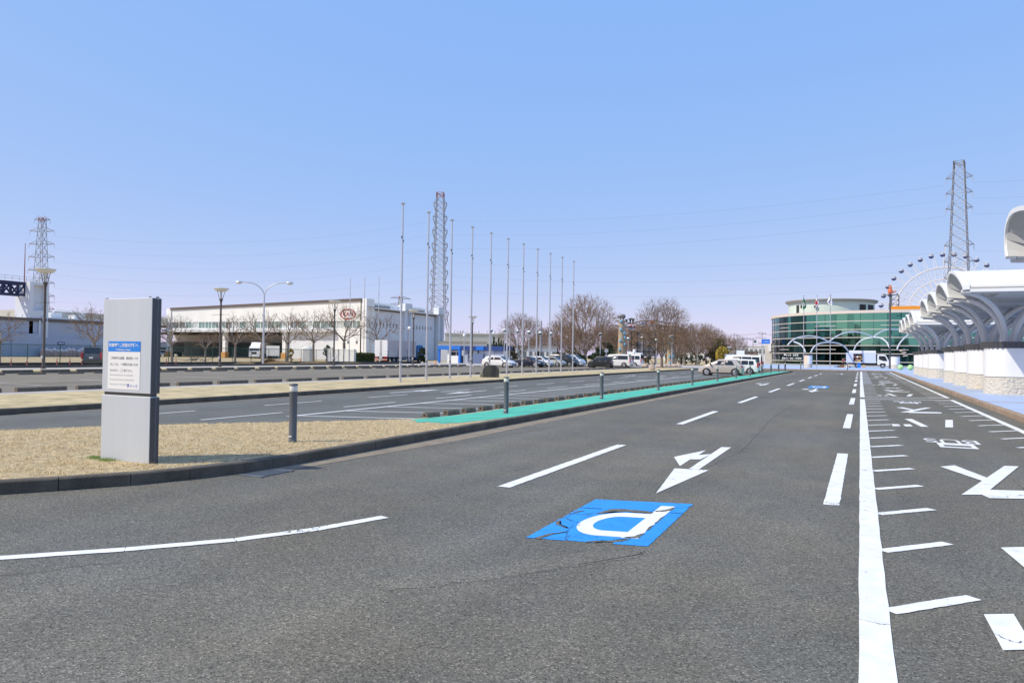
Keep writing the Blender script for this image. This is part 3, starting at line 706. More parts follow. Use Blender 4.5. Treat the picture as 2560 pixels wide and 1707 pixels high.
MB().lathe([(.055,-.02),(.055,.62),(.04,.65)], n=10).build('post', M['redw'], t2, 40); MB().lathe([(.057,.5),(.057,.55)], n=10).build('reflector', M['whitewall'], t2, 40)
for i, px in enumerate((27.7, 67.3, 142.3, 174.4, 205)):
    p = atX(px, 905, -65.3)
    if i == 0: t2.location = (p.x, p.y, .1)
    else: copy_tree(t2, (p.x, p.y, .1), 0, 'short red marker post by the fence, %s from the left' % ordn(i+1))
for i, px in enumerate((416, 440)):
    p = atX(px, 905, -65.3); copy_tree(t2, (p.x, p.y, .1), 0, 'short red marker post right of the notice pillar, %s one' % ordn(i+1))
# ================================================================ cars
M['tyre'] = M['black']; M['rim'] = mat('alloy_rim', (.5,.5,.52), .35, .8); M['rimd'] = mat('dark_alloy_rim', (.14,.14,.15), .4, .7)
M['redlamp'] = mat('red_lamp_lens', (.45,.015,.02), .15, spec=.8); M['clearlamp'] = mat('clear_lamp_lens', (.62,.66,.7), .1, .3, spec=.8)
M['plate'] = mat('number_plate', (.8,.8,.78), .5); M['trimblk'] = mat('black_plastic_trim', (.022,.023,.025), .6)
def cpaint(n, c, metal=0.): return mat(n, c, .32, metal, coat=.35)
P_ = {'white': cpaint('white_car_paint', (.80,.80,.79)), 'navy': cpaint('navy_car_paint', (.008,.014,.034)), 'beige': cpaint('champagne_car_paint', (.56,.50,.44), .25), 'silver': cpaint('pale_gold_car_paint', (.52,.51,.45), .2),
      'black': cpaint('black_green_car_paint', (.012,.018,.018)), 'grey': cpaint('dark_grey_car_paint', (.085,.09,.095), .3), 'pearl': cpaint('cool_white_car_paint', (.70,.74,.82))}
def lerp_st(S, x):
    for a, b in zip(S, S[1:]):
        if a[0] <= x <= b[0]:
            t = (x - a[0]) / max(1e-6, b[0] - a[0]); return [a[i] + (b[i]-a[i])*t for i in range(len(a))]
    return S[0] if x < S[0][0] else S[-1]
CARS = {
 # L, W, H, clearance, belt, (x_tail, z_tail), x_roof_r, x_roof_f, (x_cowl, z_hood), z_nose, wheelbase, wheel r, deck
 'hatch':  dict(L=4.40, W=1.79, H=1.46, belt=.93, tail=(.10,1.02), rr=.75, rf=2.55, cowl=(3.35,.98), nose=.74, wb=2.64, wr=.315, fo=.92),
 'sedan':  dict(L=4.70, W=1.80, H=1.44, belt=.92, tail=(.75,1.02), rr=1.55, rf=2.75, cowl=(3.45,.97), nose=.72, wb=2.75, wr=.33, fo=.93),
 'small':  dict(L=3.95, W=1.70, H=1.50, belt=.95, tail=(.12,1.05), rr=.55, rf=2.45, cowl=(3.15,.99), nose=.76, wb=2.55, wr=.31, fo=.80),
 'mono':   dict(L=4.00, W=1.70, H=1.52, belt=.93, tail=(.06,1.00), rr=.62, rf=2.15, cowl=(3.22,1.0), nose=.74, wb=2.53, wr=.315, fo=.80),
 'wagon':  dict(L=4.25, W=1.69, H=1.53, belt=.93, tail=(.05,1.00), rr=.35, rf=2.65, cowl=(3.35,.97), nose=.78, wb=2.55, wr=.31, fo=.86),
 'mpv':    dict(L=4.75, W=1.80, H=1.82, belt=1.06, tail=(.06,1.10), rr=.35, rf=3.25, cowl=(4.15,1.10), nose=.86, wb=2.85, wr=.33, fo=.92),
 'minivan':dict(L=4.93, W=1.85, H=1.95, belt=1.12, tail=(.06,1.15), rr=.35, rf=3.30, cowl=(4.25,1.16), nose=.92, wb=3.0, wr=.35, fo=.95),
 'boxvan': dict(L=4.70, W=1.70, H=1.98, belt=1.12, tail=(.04,1.12), rr=.16, rf=3.75, cowl=(4.48,1.12), nose=.92, wb=2.57, wr=.33, fo=1.03),
 'kei':    dict(L=3.40, W=1.48, H=1.63, belt=1.03, tail=(.04,1.06), rr=.22, rf=2.15, cowl=(2.62,1.08), nose=.95, wb=2.46, wr=.31, fo=.50),
}
def car(name, label, cat, kind, paint, loc, rz, group='parked cars', rim='rim', two_tone=None, rear_lamp_tall=False, arch=False):
    k = CARS[kind]; L, W, Hh, belt = k['L'], k['W'], k['H'], k['belt']; xt, zt = k['tail']; rr, rf = k['rr'], k['rf']; xc, zhd = k['cowl']; nz = k['nose']
    cl = .2; hw = W/2; tw = hw*.80 if kind not in ('boxvan','minivan','mpv','kei') else hw*.86
    pnt = P_[paint]
    # stations: x, zlow, zbelt, ztop, w_low, w_belt, w_top
    S = [(0, .34, .60, .72, hw*.80, hw*.84, hw*.74), (.05, .26, .70, zt-.10, hw*.90, hw*.92, hw*.84)]
    if kind == 'sedan': S += [(.12, .22, .80, zt-.02, hw*.95, hw*.95, hw*.86)]
    S += [(xt+.08, .21, belt-.02, zt+.01, hw*.96, hw*.965, hw*.88), (rr, cl, belt, Hh-.035, hw*.98, hw*.98, tw*.95), ((rr+rf)/2, cl, belt, Hh, hw, hw, tw), (rf, cl, belt, Hh-.03, hw, hw, tw*.96),
          (xc, cl, zhd-.06, zhd, hw, hw*.985, hw*.88), ((xc+L)/2, cl, (zhd+nz)/2-.08, (zhd+nz)/2+.03, hw*.985, hw*.96, hw*.84), (L-.22, .2, nz-.14, nz, hw*.95, hw*.91, hw*.78), (L-.06, .22, nz-.22, nz-.09, hw*.86, hw*.84, hw*.70), (L, .30, nz-.30, nz-.20, hw*.72, hw*.72, hw*.62)]
    S = sorted(S)
    t = thing(name, label, cat, loc, rz, group)
    ox = -L/2
    rs = []
    for x, zl, zb, ztp, wl, wb, wt in S:
        half = [(wl*.80, zl), (wl*.97, zl+.10), (wl*1.0, (zl+.1+zb)/2), (wb, zb), (wt + (wb-wt)*.12, zb + (ztp-zb)*.80), (wt*.90, ztp-.012), (wt*.5, ztp+.008)]
        rs.append([(x+ox, -y, z) for y, z in half] + [(x+ox, y, z) for y, z in half[::-1]])
    body = MB(); body.rings(rs, True)
    body.build('body', pnt, t, 38)
    def sy(x, z):
        s = lerp_st(S, x)
        if z <= s[2]: return s[5]
        u = (z - s[2]) / max(1e-4, (s[3]-s[2])); wtop = s[6] + (s[5]-s[6])*.12
        return s[5] + (wtop - s[5]) * min(1, u/.80) if u <= .8 else wtop + (s[6]*.9 - wtop)*(u-.8)/.2
    def side(P, m, nm, off=.006):
        for sgn in (-1, 1):
            mb = MB(); vs_ = [(x+ox, sgn*(sy(x, z)+off), z) for x, z in P]
            # triangulated strip over the panel so that it hugs the body
            n = len(P); xs = sorted(set(p[0] for p in P)); mb.add(vs_, [tuple(range(n)) if sgn < 0 else tuple(range(n))[::-1]])
            mb.build(nm, m, t)
    zr = Hh - .13; b1 = belt + .035
    # side windows: front quarter, front door, rear door, cargo
    fx = xc - (xc-rf)*.18
    def roofz(x):
        s = lerp_st(S, x); return s[2] + (s[3]-s[2])*.78
    mid = (rr + rf)/2 + .18
    x1 = min(fx, xc-.12)
    def win(a, b, sa=0, sb=0):
        n = 5; bot = [(a + (b-a)*i/n, b1 + .01) for i in range(n+1)]; top = [(a + sa + (b-sb-a-sa)*i/n, 0) for i in range(n+1)]
        top = [(x, max(b1+.03, roofz(x))) for x, _ in top]
        return bot + top[::-1]
    side(win(mid+.06, x1, 0, (x1-rf)*.75 if x1 > rf else .05), M['cglass'], 'side_window')
    tail_x = rr + .12 if kind in ('hatch','small','mono') else (rr+.1)
    rw0 = max(tail_x if kind != 'sedan' else rr-.15, .22)
    if kind in ('minivan','mpv'): side(win(rw0-.05, mid+.02, .05), M['cglass'], 'side_window')
    elif kind in ('boxvan','wagon'):
        m2 = rr + (mid-rr)*.48
        side(win(m2+.03, mid), M['cglass'], 'side_window'); side(win(rw0, m2-.03, .06), M['cglass'], 'side_window')
    else: side(win(rw0, mid, (.22 if kind != 'kei' else .05)), M['cglass'], 'side_window')
    # windscreen and rear window, hugging the sloped surfaces
    def slope(xa, xb, nm, wa=.90, wb=.93, fa=.08, fb=.92):
        a = xa + (xb-xa)*fa; b = xa + (xb-xa)*fb; mb = MB()
        n = 4
        for i in range(n):
            p0, p1 = a + (b-a)*i/n, a + (b-a)*(i+1)/n; q = []
            for x in (p0, p1):
                s = lerp_st(S, x); q.append((x+ox, s[6]*.86, s[3]+.006))
            d = Vector((q[1][0]-q[0][0], q[1][2]-q[0][2])); nrm = Vector((-d.y, d.x)).normalized()
            if nrm.y < 0: nrm = -nrm
            q = [(x + nrm.x*.012, w_, z + nrm.y*.012) for x, w_, z in q]
            mb.add([(q[0][0],-q[0][1],q[0][2]),(q[1][0],-q[1][1],q[1][2]),(q[1][0],q[1][1],q[1][2]),(q[0][0],q[0][1],q[0][2])], [(0,1,2,3)])
        mb.build(nm, M['cglass'], t)
    slope(rf, xc, 'windscreen', fa=.06, fb=.95); slope(xt+.08, rr, 'rear_window', fa=.12, fb=.92)
    # wheels
    for wx in (L - k['fo'], L - k['fo'] - k['wb']):
        for sgn in (-1, 1):
            r = k['wr']; yw = sgn*(hw - .09)
            am = MB(); am.lathe([(r*1.22, sgn*(hw-.10)), (r*1.22, sgn*(hw+.004 + (.02 if arch else 0)))], (wx+ox, 0, r), 24, 0, 'y'); am.build('wheel_arch', M['trimblk'], t, 40)
            wh = MB(); wh.lathe([(r*.62, yw-sgn*.1),(r*.96, yw-sgn*.1),(r, yw-sgn*.06),(r, yw+sgn*.075),(r*.96, yw+sgn*.105),(r*.70, yw+sgn*.11),(r*.66, yw+sgn*.03)], (wx+ox,0,r), 24, 0, 'y'); wo = wh.build('wheel', M['tyre'], t, 40)
            rm = MB(); rm.lathe([(r*.67, yw+sgn*.108),(r*.62, yw+sgn*.115),(r*.56, yw+sgn*.085),(r*.14, yw+sgn*.09),(r*.12, yw+sgn*.105)], (wx+ox,0,r), 20, 0, 'y')
            ro = rm.build('rim', M[rim], wo, 30)
            hl = MB()
            for a in range(5):
                an = 2*PI*a/5 + .3; hl.box(-.045*r/.3, .045*r/.3, -.004, .004, r*.22, r*.52)
                for v in range(len(hl.v)-8, len(hl.v)):
                    x, y, z = hl.v[v]; hl.v[v] = (wx+ox + x*math.cos(an) + z*math.sin(an), yw + sgn*.092 + y, r - x*math.sin(an) + z*math.cos(an))
            hl.build('rim_gap', M['trimblk'], wo)
    # lamps, plates, mirrors, trims
    for sgn in (-1, 1):
        s1 = lerp_st(S, L-.2); MB().cbox(L-.50+ox, L-.10+ox, sgn*s1[5]*.98-.13, sgn*s1[5]*.98+.04*0+.03, nz-.17, nz-.055, .02).build('headlight', M['clearlamp'], t, 40)
        zl0, zl1 = (.62, zt+.18) if (rear_lamp_tall or kind in ('minivan','boxvan','mpv')) else (.70, .92)
        MB().cbox(.0+ox, .16+ox, sgn*hw*.90-.09, sgn*hw*.90+.07, zl0+.1, zl1, .02).build('tail_light', M['redlamp'], t, 40)
        xm = rf + (xc-rf)*.62
        MB().cbox(xm+ox-.05, xm+ox+.09, sgn*(hw+.10)-.10, sgn*(hw+.10)+.08, b1+.0, b1+.15, .03).build('mirror', M['trimblk'] if paint in ('beige','silver','black') else pnt, t, 40)
        for dx in (mid-.15, mid+ (x1-mid)*.35-.75*0+ .0):
            pass
        for hx in (mid+.22, rr+.55 if kind not in ('minivan','mpv') else mid-.35):
            MB().box(hx+ox-.09, hx+ox+.09, sgn*(sy(hx, belt-.1)+.004)-.008, sgn*(sy(hx, belt-.1)+.004)+.008, belt-.10, belt-.07).build('door_handle', pnt if paint != 'black' else M['clearlamp'], t)
        MB().box(.35+ox, L-.45+ox, sgn*(hw-.015)-.01, sgn*(hw-.015)+.012, .19, .27).build('sill', M['trimblk'], t)
    MB().cbox(L-.10+ox, L+.012+ox, -hw*.55, hw*.55, .30, .50, .02).build('grille', M['trimblk'], t, 40)
    MB().cbox(-.02+ox, .10+ox, -hw*.72, hw*.72, .26, .42, .02).build('rear_bumper', M['trimblk'] if paint in ('black','white') else pnt, t, 40)
    MB().box(L+.01+ox, L+.025+ox, -.165, .165, .40, .56).build('number_plate', M['plate'], t)
    zpl = .80 if kind != 'sedan' else .72
    MB().box(-.03+ox, .03+ox, -.165, .165, zpl-.08, zpl+.08).build('number_plate', M['plate'], t)
    return t
def cpos(px, Y, z=.006): p = atY(px, 915, Y); return (p.x, p.y, z)
car('parked_car','white hatchback parked leftmost in the car park row','car','hatch','white', cpos(1248,88.5), rad(-4))
car('parked_car','dark navy saloon parked right of the white hatchback','car','sedan','navy', cpos(1322,95), rad(-6))
car('parked_car','white compact car parked between the navy saloon and a pale gold car','car','small','white', cpos(1349,98.5), rad(-4))
car('parked_car','small pale gold car with green tinted nose, left of the black van','car','small','silver', cpos(1381,102.5), rad(-4))
car('parked_car','black people carrier parked left of the cool white people carrier','car','mpv','black', cpos(1408,106), rad(-5))
car('parked_car','cool white people carrier with sloping nose, behind the black boxy off-roader','car','mpv','pearl', cpos(1426,111), rad(-4))
sv = car('parked_car','small black boxy off-roader facing left at the front','car','kei','black', cpos(1501,101), PI+rad(2), rim='rimd', arch=True)
car('parked_car','large white minivan with dark side windows right of the black off-roader','minivan','minivan','white', cpos(1540,110), PI)
kv = car('parked_van','white van carrying white boxes on its roof','van','boxvan','white', cpos(1571,120), PI)
mb = MB(); mb.cbox(-1.15,.05,-.65,.65,1.99,2.42,.04); mb.build('roof_box', M['wht'], kv, 40); MB().cbox(-2.25,-1.25,-.65,.65,1.99,2.25,.04).build('roof_box', M['wht'], kv, 40)
MB().lathe([(.22,2.42),(.22,2.75),(.2,2.82)], (-.95,0,0), 14).build('roof_vent', M['wht'], kv, 40)
car('parked_car','champagne beige hatchback parked on the stalls beside the turquoise walkway','car','mono','beige', cpos(1803,72), PI+rad(2))
car('parked_car','white estate car parked just right of the champagne hatchback','car','wagon','white', cpos(1844,80), PI+rad(1), rear_lamp_tall=True)
car('parked_van','tall white van parked behind the white estate car','van','boxvan','white', cpos(1852,88), PI+rad(1))
q = atD(246, 915, 84); car('parked_car','dark grey people carrier seen from behind, left of the notice pillar','car','mpv','grey', (q.x, q.y, .02), rad(90+38))

# ================================================================ lorries
M['lblue'] = cpaint('blue_cab_paint', (.02,.16,.42)); M['boxgrey'] = mat('grey_lorry_panel', (.50,.46,.46), .45, .1, var=.05, vs=.6); M['boxlow'] = mat('silver_gate_panel', (.56,.55,.55), .4, .3, var=.05, vs=1)
M['refl'] = mat('orange_white_stripe', (.7,.16,.06), .5)
def wheel(t, x, y, r, w, side_, rim='rim', dual=False):
    wo = MB().lathe([(r*.6,-w/2),(r*.95,-w/2),(r,-w/2+.04),(r,w/2-.04),(r*.95,w/2),(r*.66,w/2),(r*.6,w/2-.12)], (x,y,r), 22, 0, 'y').build('wheel', M['tyre'], t, 40)
    s = 1 if side_ > 0 else -1
    MB().lathe([(r*.62, s*(w/2+.002)),(r*.55, s*(w/2-.04)),(r*.3, s*(w/2-.05)),(r*.26, s*(w/2+.02)),(r*.1, s*(w/2+.03))], (x,y,r), 18, 0, 'y').build('rim', M[rim], wo, 30)
# big box lorry: heading +x locally, rear at x=0
t = thing('box_lorry', 'long box lorry with white rear doors and a blue cab by the car park exit', 'lorry', (-69.3, 101.2, .02), rad(90), None)
MB().box(.1,8.6,-1.22,1.22,1.05,3.66).build('cargo_box', M['boxgrey'], t)
for sgn in (-1,1):
    for a in range(3): MB().cbox(.25+a*2.8, 2.95+a*2.8, sgn*1.235-.02, sgn*1.235+.02, 1.02, 1.85, .01).build('drop_side', M['boxlow'], t)
    for a in range(4): MB().box(.12+a*2.8,.22+a*2.8, sgn*1.24-.025, sgn*1.24+.025, 1.0, 2.0).build('side_post', M['trimblk'], t)
for sgn in (-1,1):
    d = MB().cbox(-.02,.1, min(sgn*.02,sgn*1.24), max(sgn*.02,sgn*1.24), 1.08, 3.68, .01).build('rear_door', M['wht'], t)
    MB().tube([(-.04,sgn*.14,1.1),(-.04,sgn*.14,3.6)], .022, 6).build('lock_bar', M['darkmetal'], d)
    MB().box(-.05,-.02,sgn*.14-.04,sgn*.14+.14,1.5,1.55).build('handle', M['trimblk'], d)
    for z in (1.3,1.9,2.5,3.1,3.5): MB().box(-.03,.02,sgn*1.2-.05,sgn*1.2+.05,z,z+.07).build('hinge', M['trimblk'], d)
    MB().box(-.03,.1,sgn*.85-.32,sgn*.85+.32,.86,1.02).build('tail_light', M['redlamp'], t)
    MB().box(-.06,.0,sgn*.8-.4,sgn*.8+.4,.48,.62).build('reflective_board', M['refl'], t)
MB().box(-.05,.05,-1.2,1.2,.46,.7).build('under_run_bar', M['boxlow'], t); MB().box(-.04,0,-.25,.25,.82,1.02).build('number_plate', M['plate'], t)
MB().box(0,8.9,-.45,.45,.75,1.04).build('chassis', M['trimblk'], t)
for x in (2.0,3.2,7.1,10.0):
    for sgn in (-1,1): wheel(t, x, sgn*1.02, .48, .34, sgn)
for sgn in (-1,1):
    for z in (.5,.75): MB().box(3.9,6.4,sgn*1.2-.02,sgn*1.2+.02,z,z+.08).build('side_guard', M['boxlow'], t)
    MB().box(4.4,5.6,sgn*.9-.2,sgn*.9+.2,.5,.95).build('fuel_tank', M['trimblk'], t)
def lorry_cab(t, x0, paint, hi=3.0, w=1.2, L=2.0, visor=True):
    P = [(x0,.75),(x0,hi-.12),(x0+.12,hi),(x0+L-.45,hi),(x0+L-.2,hi-.18),(x0+L-.02,1.75),(x0+L,1.2),(x0+L,.5),(x0+L-.35,.42),(x0+L-.4,.95),(x0+.55,.95),(x0+.5,.75)]
    cb = MB(); cb.ext([(x,-w,z) for x,z in P], (0,2*w,0)); o = cb.build('cab', paint, t)
    MB().quad((x0+L-.205,-w*.9,hi-.24),(x0+L-.205,w*.9,hi-.24),(x0+L+.004,w*.92,1.78),(x0+L+.004,-w*.92,1.78)).build('windscreen', M['cglass'], o)
    for sgn in (-1,1):
        Q = [(x0+.55,1.72),(x0+L-.18,1.6),(x0+L-.32,hi-.35),(x0+.55,hi-.35)]
        MB().ext([(x,sgn*(w+.004),z) for x,z in Q], (0,sgn*.004,0)).build('side_window', M['cglass'], o)
        MB().box(x0+L-.05,x0+L+.14,sgn*(w+.2)-.1,sgn*(w+.2)+.1,1.75,2.3).build('mirror', M['trimblk'], o)
        MB().box(x0+L-.03,x0+L+.02,sgn*w*.72-.2,sgn*w*.72+.2,.72,.95).build('headlight', M['clearlamp'], o)
    MB().box(x0+L-.01,x0+L+.015,-w*.45,w*.45,.98,1.5).build('grille', M['trimblk'], o)
    MB().box(x0+L-.2,x0+L+.06,-w,w,.38,.66).build('bumper', paint, o)
    return o
lorry_cab(t, 9.0, M['lblue'], 3.05)
MB().box(8.65,8.98,-.9,.9,1.0,2.4).build('cab_gap', M['trimblk'], t)
# white tractor lorry under the factory canopy
def white_lorry(label, loc, rz):
    t = thing('white_lorry', label, 'lorry', loc, rz, 'white lorries under the factory canopy')
    lorry_cab(t, 3.0, M['wht'], 2.75, 1.2, 2.0)
    MB().ext([(3.05,-1.05,2.74),(3.05,-1.05,3.7),(3.6,-1.05,3.65),(4.5,-1.05,2.74)][::-1], (0,2.1,0)).build('wind_deflector', M['wht'], t)
    MB().box(-6.0,2.6,-1.22,1.22,1.1,3.75).build('cargo_box', M['wht'], t)
    MB().box(-6,3.2,-.45,.45,.7,1.1).build('chassis', M['trimblk'], t)
    for x in (-4.2,-3.0,1.0,4.1):
        for s in (-1,1): wheel(t, x, s*1.02, .5, .34, s)
    return t
q = atY(612, 888, 133); white_lorry('white lorry with tall cab standing under the white factory canopy', (q.x+.6, 137.5, .0), rad(-64))
q = atY(409, 888, 140); white_lorry('white lorry at the left end of the factory canopy, right of the notice pillar', (q.x+.2, 142, .0), rad(-62))
# delivery lorry on the plaza, side on
q = atY(2159, 918, 157); tl = thing('delivery_lorry', 'pale blue delivery lorry with an open side hatch before the glass building', 'lorry', (q.x, q.y, .15))
M['pblue'] = mat('pale_blue_box_panel', (.60,.66,.78), .5, var=.03, vs=.6)
bx0, bx1 = -3.0, 2.05
mb = MB(); yb = -1.05
for (a,b,z0,z1) in ((bx0,-1.75,.95,2.75),(-.2,bx1,.95,2.75),(-1.75,-.2,.95,1.1),(-1.75,-.2,2.6,2.75)): mb.box(a,b,yb,yb+.05,z0,z1)
mb.box(bx0,bx1,1.0,1.05,.95,2.75); mb.box(bx0,bx0+.05,-1.0,1.0,.95,2.75); mb.box(bx1-.05,bx1,-1.0,1.0,.95,2.75); mb.box(bx0,bx1,-1.05,1.05,2.752,2.8); mb.box(bx0,bx1,-1.05,1.05,.9,.948)
cb_ = mb.build('cargo_box', M['pblue'], tl); MB().box(bx0+.5,bx1,-1.05,1.05,2.803,3.2).build('roof_unit', M['wht'], tl)
M['shelfwood'] = mat('shelf_wood', (.35,.2,.1), .7); M['carton'] = mat('cardboard', (.52,.36,.2), .8, var=.12, vs=3); M['pinkc'] = mat('pink_carton', (.55,.3,.25), .8)
MB().box(-1.75,-.2,-.95,.2,1.85,1.89).build('shelf', M['shelfwood'], tl)
MB().box(bx0+.06,bx1-.06,.2,.25,1.,2.7).build('partition', M['dark'], tl)
MB().box(bx1+.1,bx1+1.9,-.9,.9,.45,.62).box(bx0,bx1+.2,-.35,.35,.6,.9).build('chassis', M['trimblk'], tl)
# cab of the delivery lorry
P = [(2.3,.62),(2.3,2.35),(2.42,2.5),(3.5,2.5),(3.72,2.35),(4.25,1.35),(4.5,1.15),(4.55,.5),(3.75,.45),(3.62,.9),(2.85,.9),(2.7,.62)]
cb = MB(); cb.ext([(x,-.95,z) for x,z in P], (0,1.9,0)); oc = cb.build('cab', M['wht'], tl)
MB().quad((3.75,-.85,2.3),(3.75,.85,2.3),(4.262,.88,1.38),(4.262,-.88,1.38)).build('windscreen', M['cglass'], oc)
MB().ext([(2.55,-.954,1.6),(3.3,-.954,1.3),(3.98,-.954,1.3),(3.62,-.954,2.2),(2.55,-.954,2.25)], (0,-.004,0)).build('side_window', M['cglass'], oc)
MB().box(2.6,2.8,-.97,-.95,1.1,1.15).build('door_handle', M['trimblk'], oc); MB().cbox(4.3,4.56,-.85,-.5,.8,1.05,.03).build('headlight', M['clearlamp'], oc); MB().box(4.1,4.25,-1.2,-1.0,1.5,1.9).build('mirror', M['trimblk'], oc)
for x in (3.2,-1.1):
    for s in (-1,1): wheel(tl, x, s*.85, .40, .24, s)
MB().box(.4,1.9,-.9,-.5,.45,.85).build('fuel_tank', M['trimblk'], tl)
lt = text('CATERING', .2, M['inkb'], 'side_lettering', cb_, (1.2,-1.054,2.5), R90) if False else None
MB().box(bx0-.75,bx0-.02,-1.0,1.0,.62,.68).build('tail_lift', M['alu'], tl)
bx = [(-1.6,-.5,1.11,.5,.3,'carton'),(-.95,-.6,1.11,.6,.42,'carton'),(-1.3,-.55,1.45,.45,.3,'pinkc'),(-1.7,-.5,1.9,.4,.42,'pinkc'),(-1.2,-.6,1.9,.35,.3,'posterw'),(-.75,-.5,1.9,.5,.45,'carton'),(-.5,-.62,1.5,.3,.3,'carton')]
for i, (x, y, z, w_, h_, m_) in enumerate(bx):
    o = MB().cbox(-w_/2,w_/2,-.2,.2,0,h_,.01).build('carton', M[m_], None, None, (q.x+x+.15, q.y+y, .15+z-.006))
    tag(o, ['low brown carton on the lower shelf of the lorry hatch, far left','wide brown carton on the floor of the lorry hatch','reddish carton stacked in the lower bay of the lorry hatch','reddish carton on the upper shelf of the lorry hatch, left','white carton on the upper shelf of the lorry hatch','brown carton on the upper shelf of the lorry hatch, right','small brown carton at the right in the lower bay of the lorry hatch'][i], 'carton', 'cartons inside the delivery lorry')
# goods on the ground by the lorry
M['bluebin'] = mat('blue_plastic', (.01,.19,.75), .4); M['crate'] = mat('grey_blue_crate', (.3,.4,.52), .6); M['bwood'] = mat('brown_bag', (.2,.1,.05), .8)
def ground_box(px0, px1, pyt, pyb, m_, lab, nm, cat, Y=None, grp='goods unloaded beside the delivery lorry'):
    Y = 153.5 if Y is None else Y
    a = atY(px0, 918, Y); b = atY(px1, 918, Y); h = (pyb-pyt)*Y/2095; w_ = b.x-a.x
    mb = MB(); mb.cbox(-w_/2,w_/2,-.25,.25,0,h,.03)
    if nm == 'bin': mb.box(-w_/2-.03,w_/2+.03,-.28,.28,h+.002,h+.06)
    if nm == 'crate':
        for k in range(3): mb.box(-w_/2-.015,w_/2+.015,-.265,.265,h*(.2+.3*k),h*(.2+.3*k)+.05)
    o = mb.build(nm, M[m_], None, None, ((a.x+b.x)/2, Y, .15)); tag(o, lab, cat, grp)
Z4 = lambda x: 2080 + x/13.07
for a in ((835,935,650,785,'bluebin','tall bright blue bin standing beside the delivery lorry','bin','bin'), (1005,1080,680,780,'carton','tall brown carton right of the bright blue bin','carton','carton'), (590,675,715,775,'crate','low greenish crate left of the bright blue bin','crate','crate'),
          (545,590,705,775,'pinkc','pale pink box beside the low greenish crate','carton','carton'), (465,520,690,775,'posterw','white upright box under the lorry tail','carton','carton'), (390,440,690,780,'carton','brown upright carton below the person at the lorry','carton','carton'),
          (250,385,680,770,'bwood','dark brown sack on the plaza left of the lorry','sack','sack'), (180,245,705,770,'ink','dark bag between the sack and the pale crates','bag','bag'), (60,178,690,770,'crate','stack of pale blue crates furthest from the lorry','crate','crate')):
    ground_box(Z4(a[0]), Z4(a[1]), a[2]/13.07, a[3]/13.07, a[4], a[5], a[6], a[7])
# ================================================================ white factory with the oval sign
CYf, CXr = 138., -98.45
fac = thing('white_factory', 'white factory with open lorry bays and a red oval wall sign', 'factory', (CXr, CYf, 0))
def rl(x): return x - CXr
xl = -157.6 - CXr; xa = -99.74 - CXr
def roof(x): return 11.75 + (13.1 - 11.75) * (x - xl) / (0 - xl)
mb = MB()
# upper front wall in panels: below the windows, between and above
def wallq(x0, x1, za, zb, y=0): mb.ext([(x0,y,za),(x1,y,za),(x1,y,zb if not callable(zb) else zb(x1)),(x0,y,zb if not callable(zb) else zb(x0))], (0,.3,0))
n = 12
for i in range(n):
    a = xl + (xa - xl)*i/n; b = xl + (xa-xl)*(i+1)/n - .03
    wallq(a, b, 8.62, roof)
wallq(xl, xa, 6.85, 7.1)
xg = -119.9 - CXr
wallq(-107.2-CXr, xa, 0, 6.85)
mb.box(xl, 0, .3, 34, 11.55, 11.75)            # roof slab
mb.build('front_wall', M['whitewall'], fac)
MB().ext([(xl-.3,-.25,roof(xl)-.05),(xa,-.25,roof(xa)-.05),(xa,-.25,roof(xa)+.55),(xl-.3,-.25,roof(xl)+.5)], (0,1,0)).build('eave_trim', M['trimbrown'], fac)
MB().box(xl-1.6,xl-.0,-.2,.6,6.9,12.05).build('end_pier', M['whitewall'], fac)
# window band
M['wing'] = mat('pale_green_glazing', (.22,.33,.31), .12, spec=.7); M['wing2'] = mat('grey_glazing', (.17,.2,.21), .12, spec=.7); M['blindw'] = mat('window_blind', (.55,.6,.57), .7)
nw = 26; rn = random.Random(5)
for i in range(nw):
    a = xl + .5 + (xa - .6 - xl)*i/nw; b = xl + .5 + (xa-.6-xl)*(i+1)/nw - .18
    f = MB().box(a,b,.12,.2,7.1,8.62).build('window', M[rn.choice(['wing','wing','wing2','blindw'])], fac)
    MB().box((a+b)/2-.04,(a+b)/2+.04,.07,.118,7.1,8.62).box(b+.002,b+.178,.02,.25,7.1,8.62).build('window_frame', M['whitewall'], f)
MB().box(xl-2.,-107.2-CXr,-1.2,30,6.16,6.84).build('canopy_beam', M['greywall'], fac)
# interior and side bays
MB().box(xl-16,xg,15,15.3,0,6.1).box(xg,xg+.3,.2,15,0,6.1).build('bay_back_wall', M['greywall'], fac)
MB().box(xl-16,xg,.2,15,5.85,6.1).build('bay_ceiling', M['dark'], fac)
MB().box(xl-15,xg,14.6,14.98,.3,3.9).build('stacked_goods', mat('grey_roller_doors', (.12,.17,.17), .6, var=.3, vs=.6), fac)
MB().quad((xg,.0,0),(-107.2-CXr,.0,0),(-107.2-CXr,.0,6.14),(xg,.0,6.14)).build('grey_door_panel', M['greywall'], fac)
for px in (-157.9,-139.2,-120.8):
    x = px - CXr
    p = MB().box(x-.45,x+.45,-.7,.2,1.35,6.15).build('pillar', M['whitewall'], fac)
    MB().box(x-.65,x+.65,-.9,.3,0,1.35).build('pillar_base', M['orange'] if 0 else mat('orange_guard', (.62,.32,.10), .7), p)
for x in (-103.2, -100.9): MB().box(x-CXr-.25,x-CXr+.25,-.03,.05,3.6,4.3).build('small_window', M['wing2'], fac)
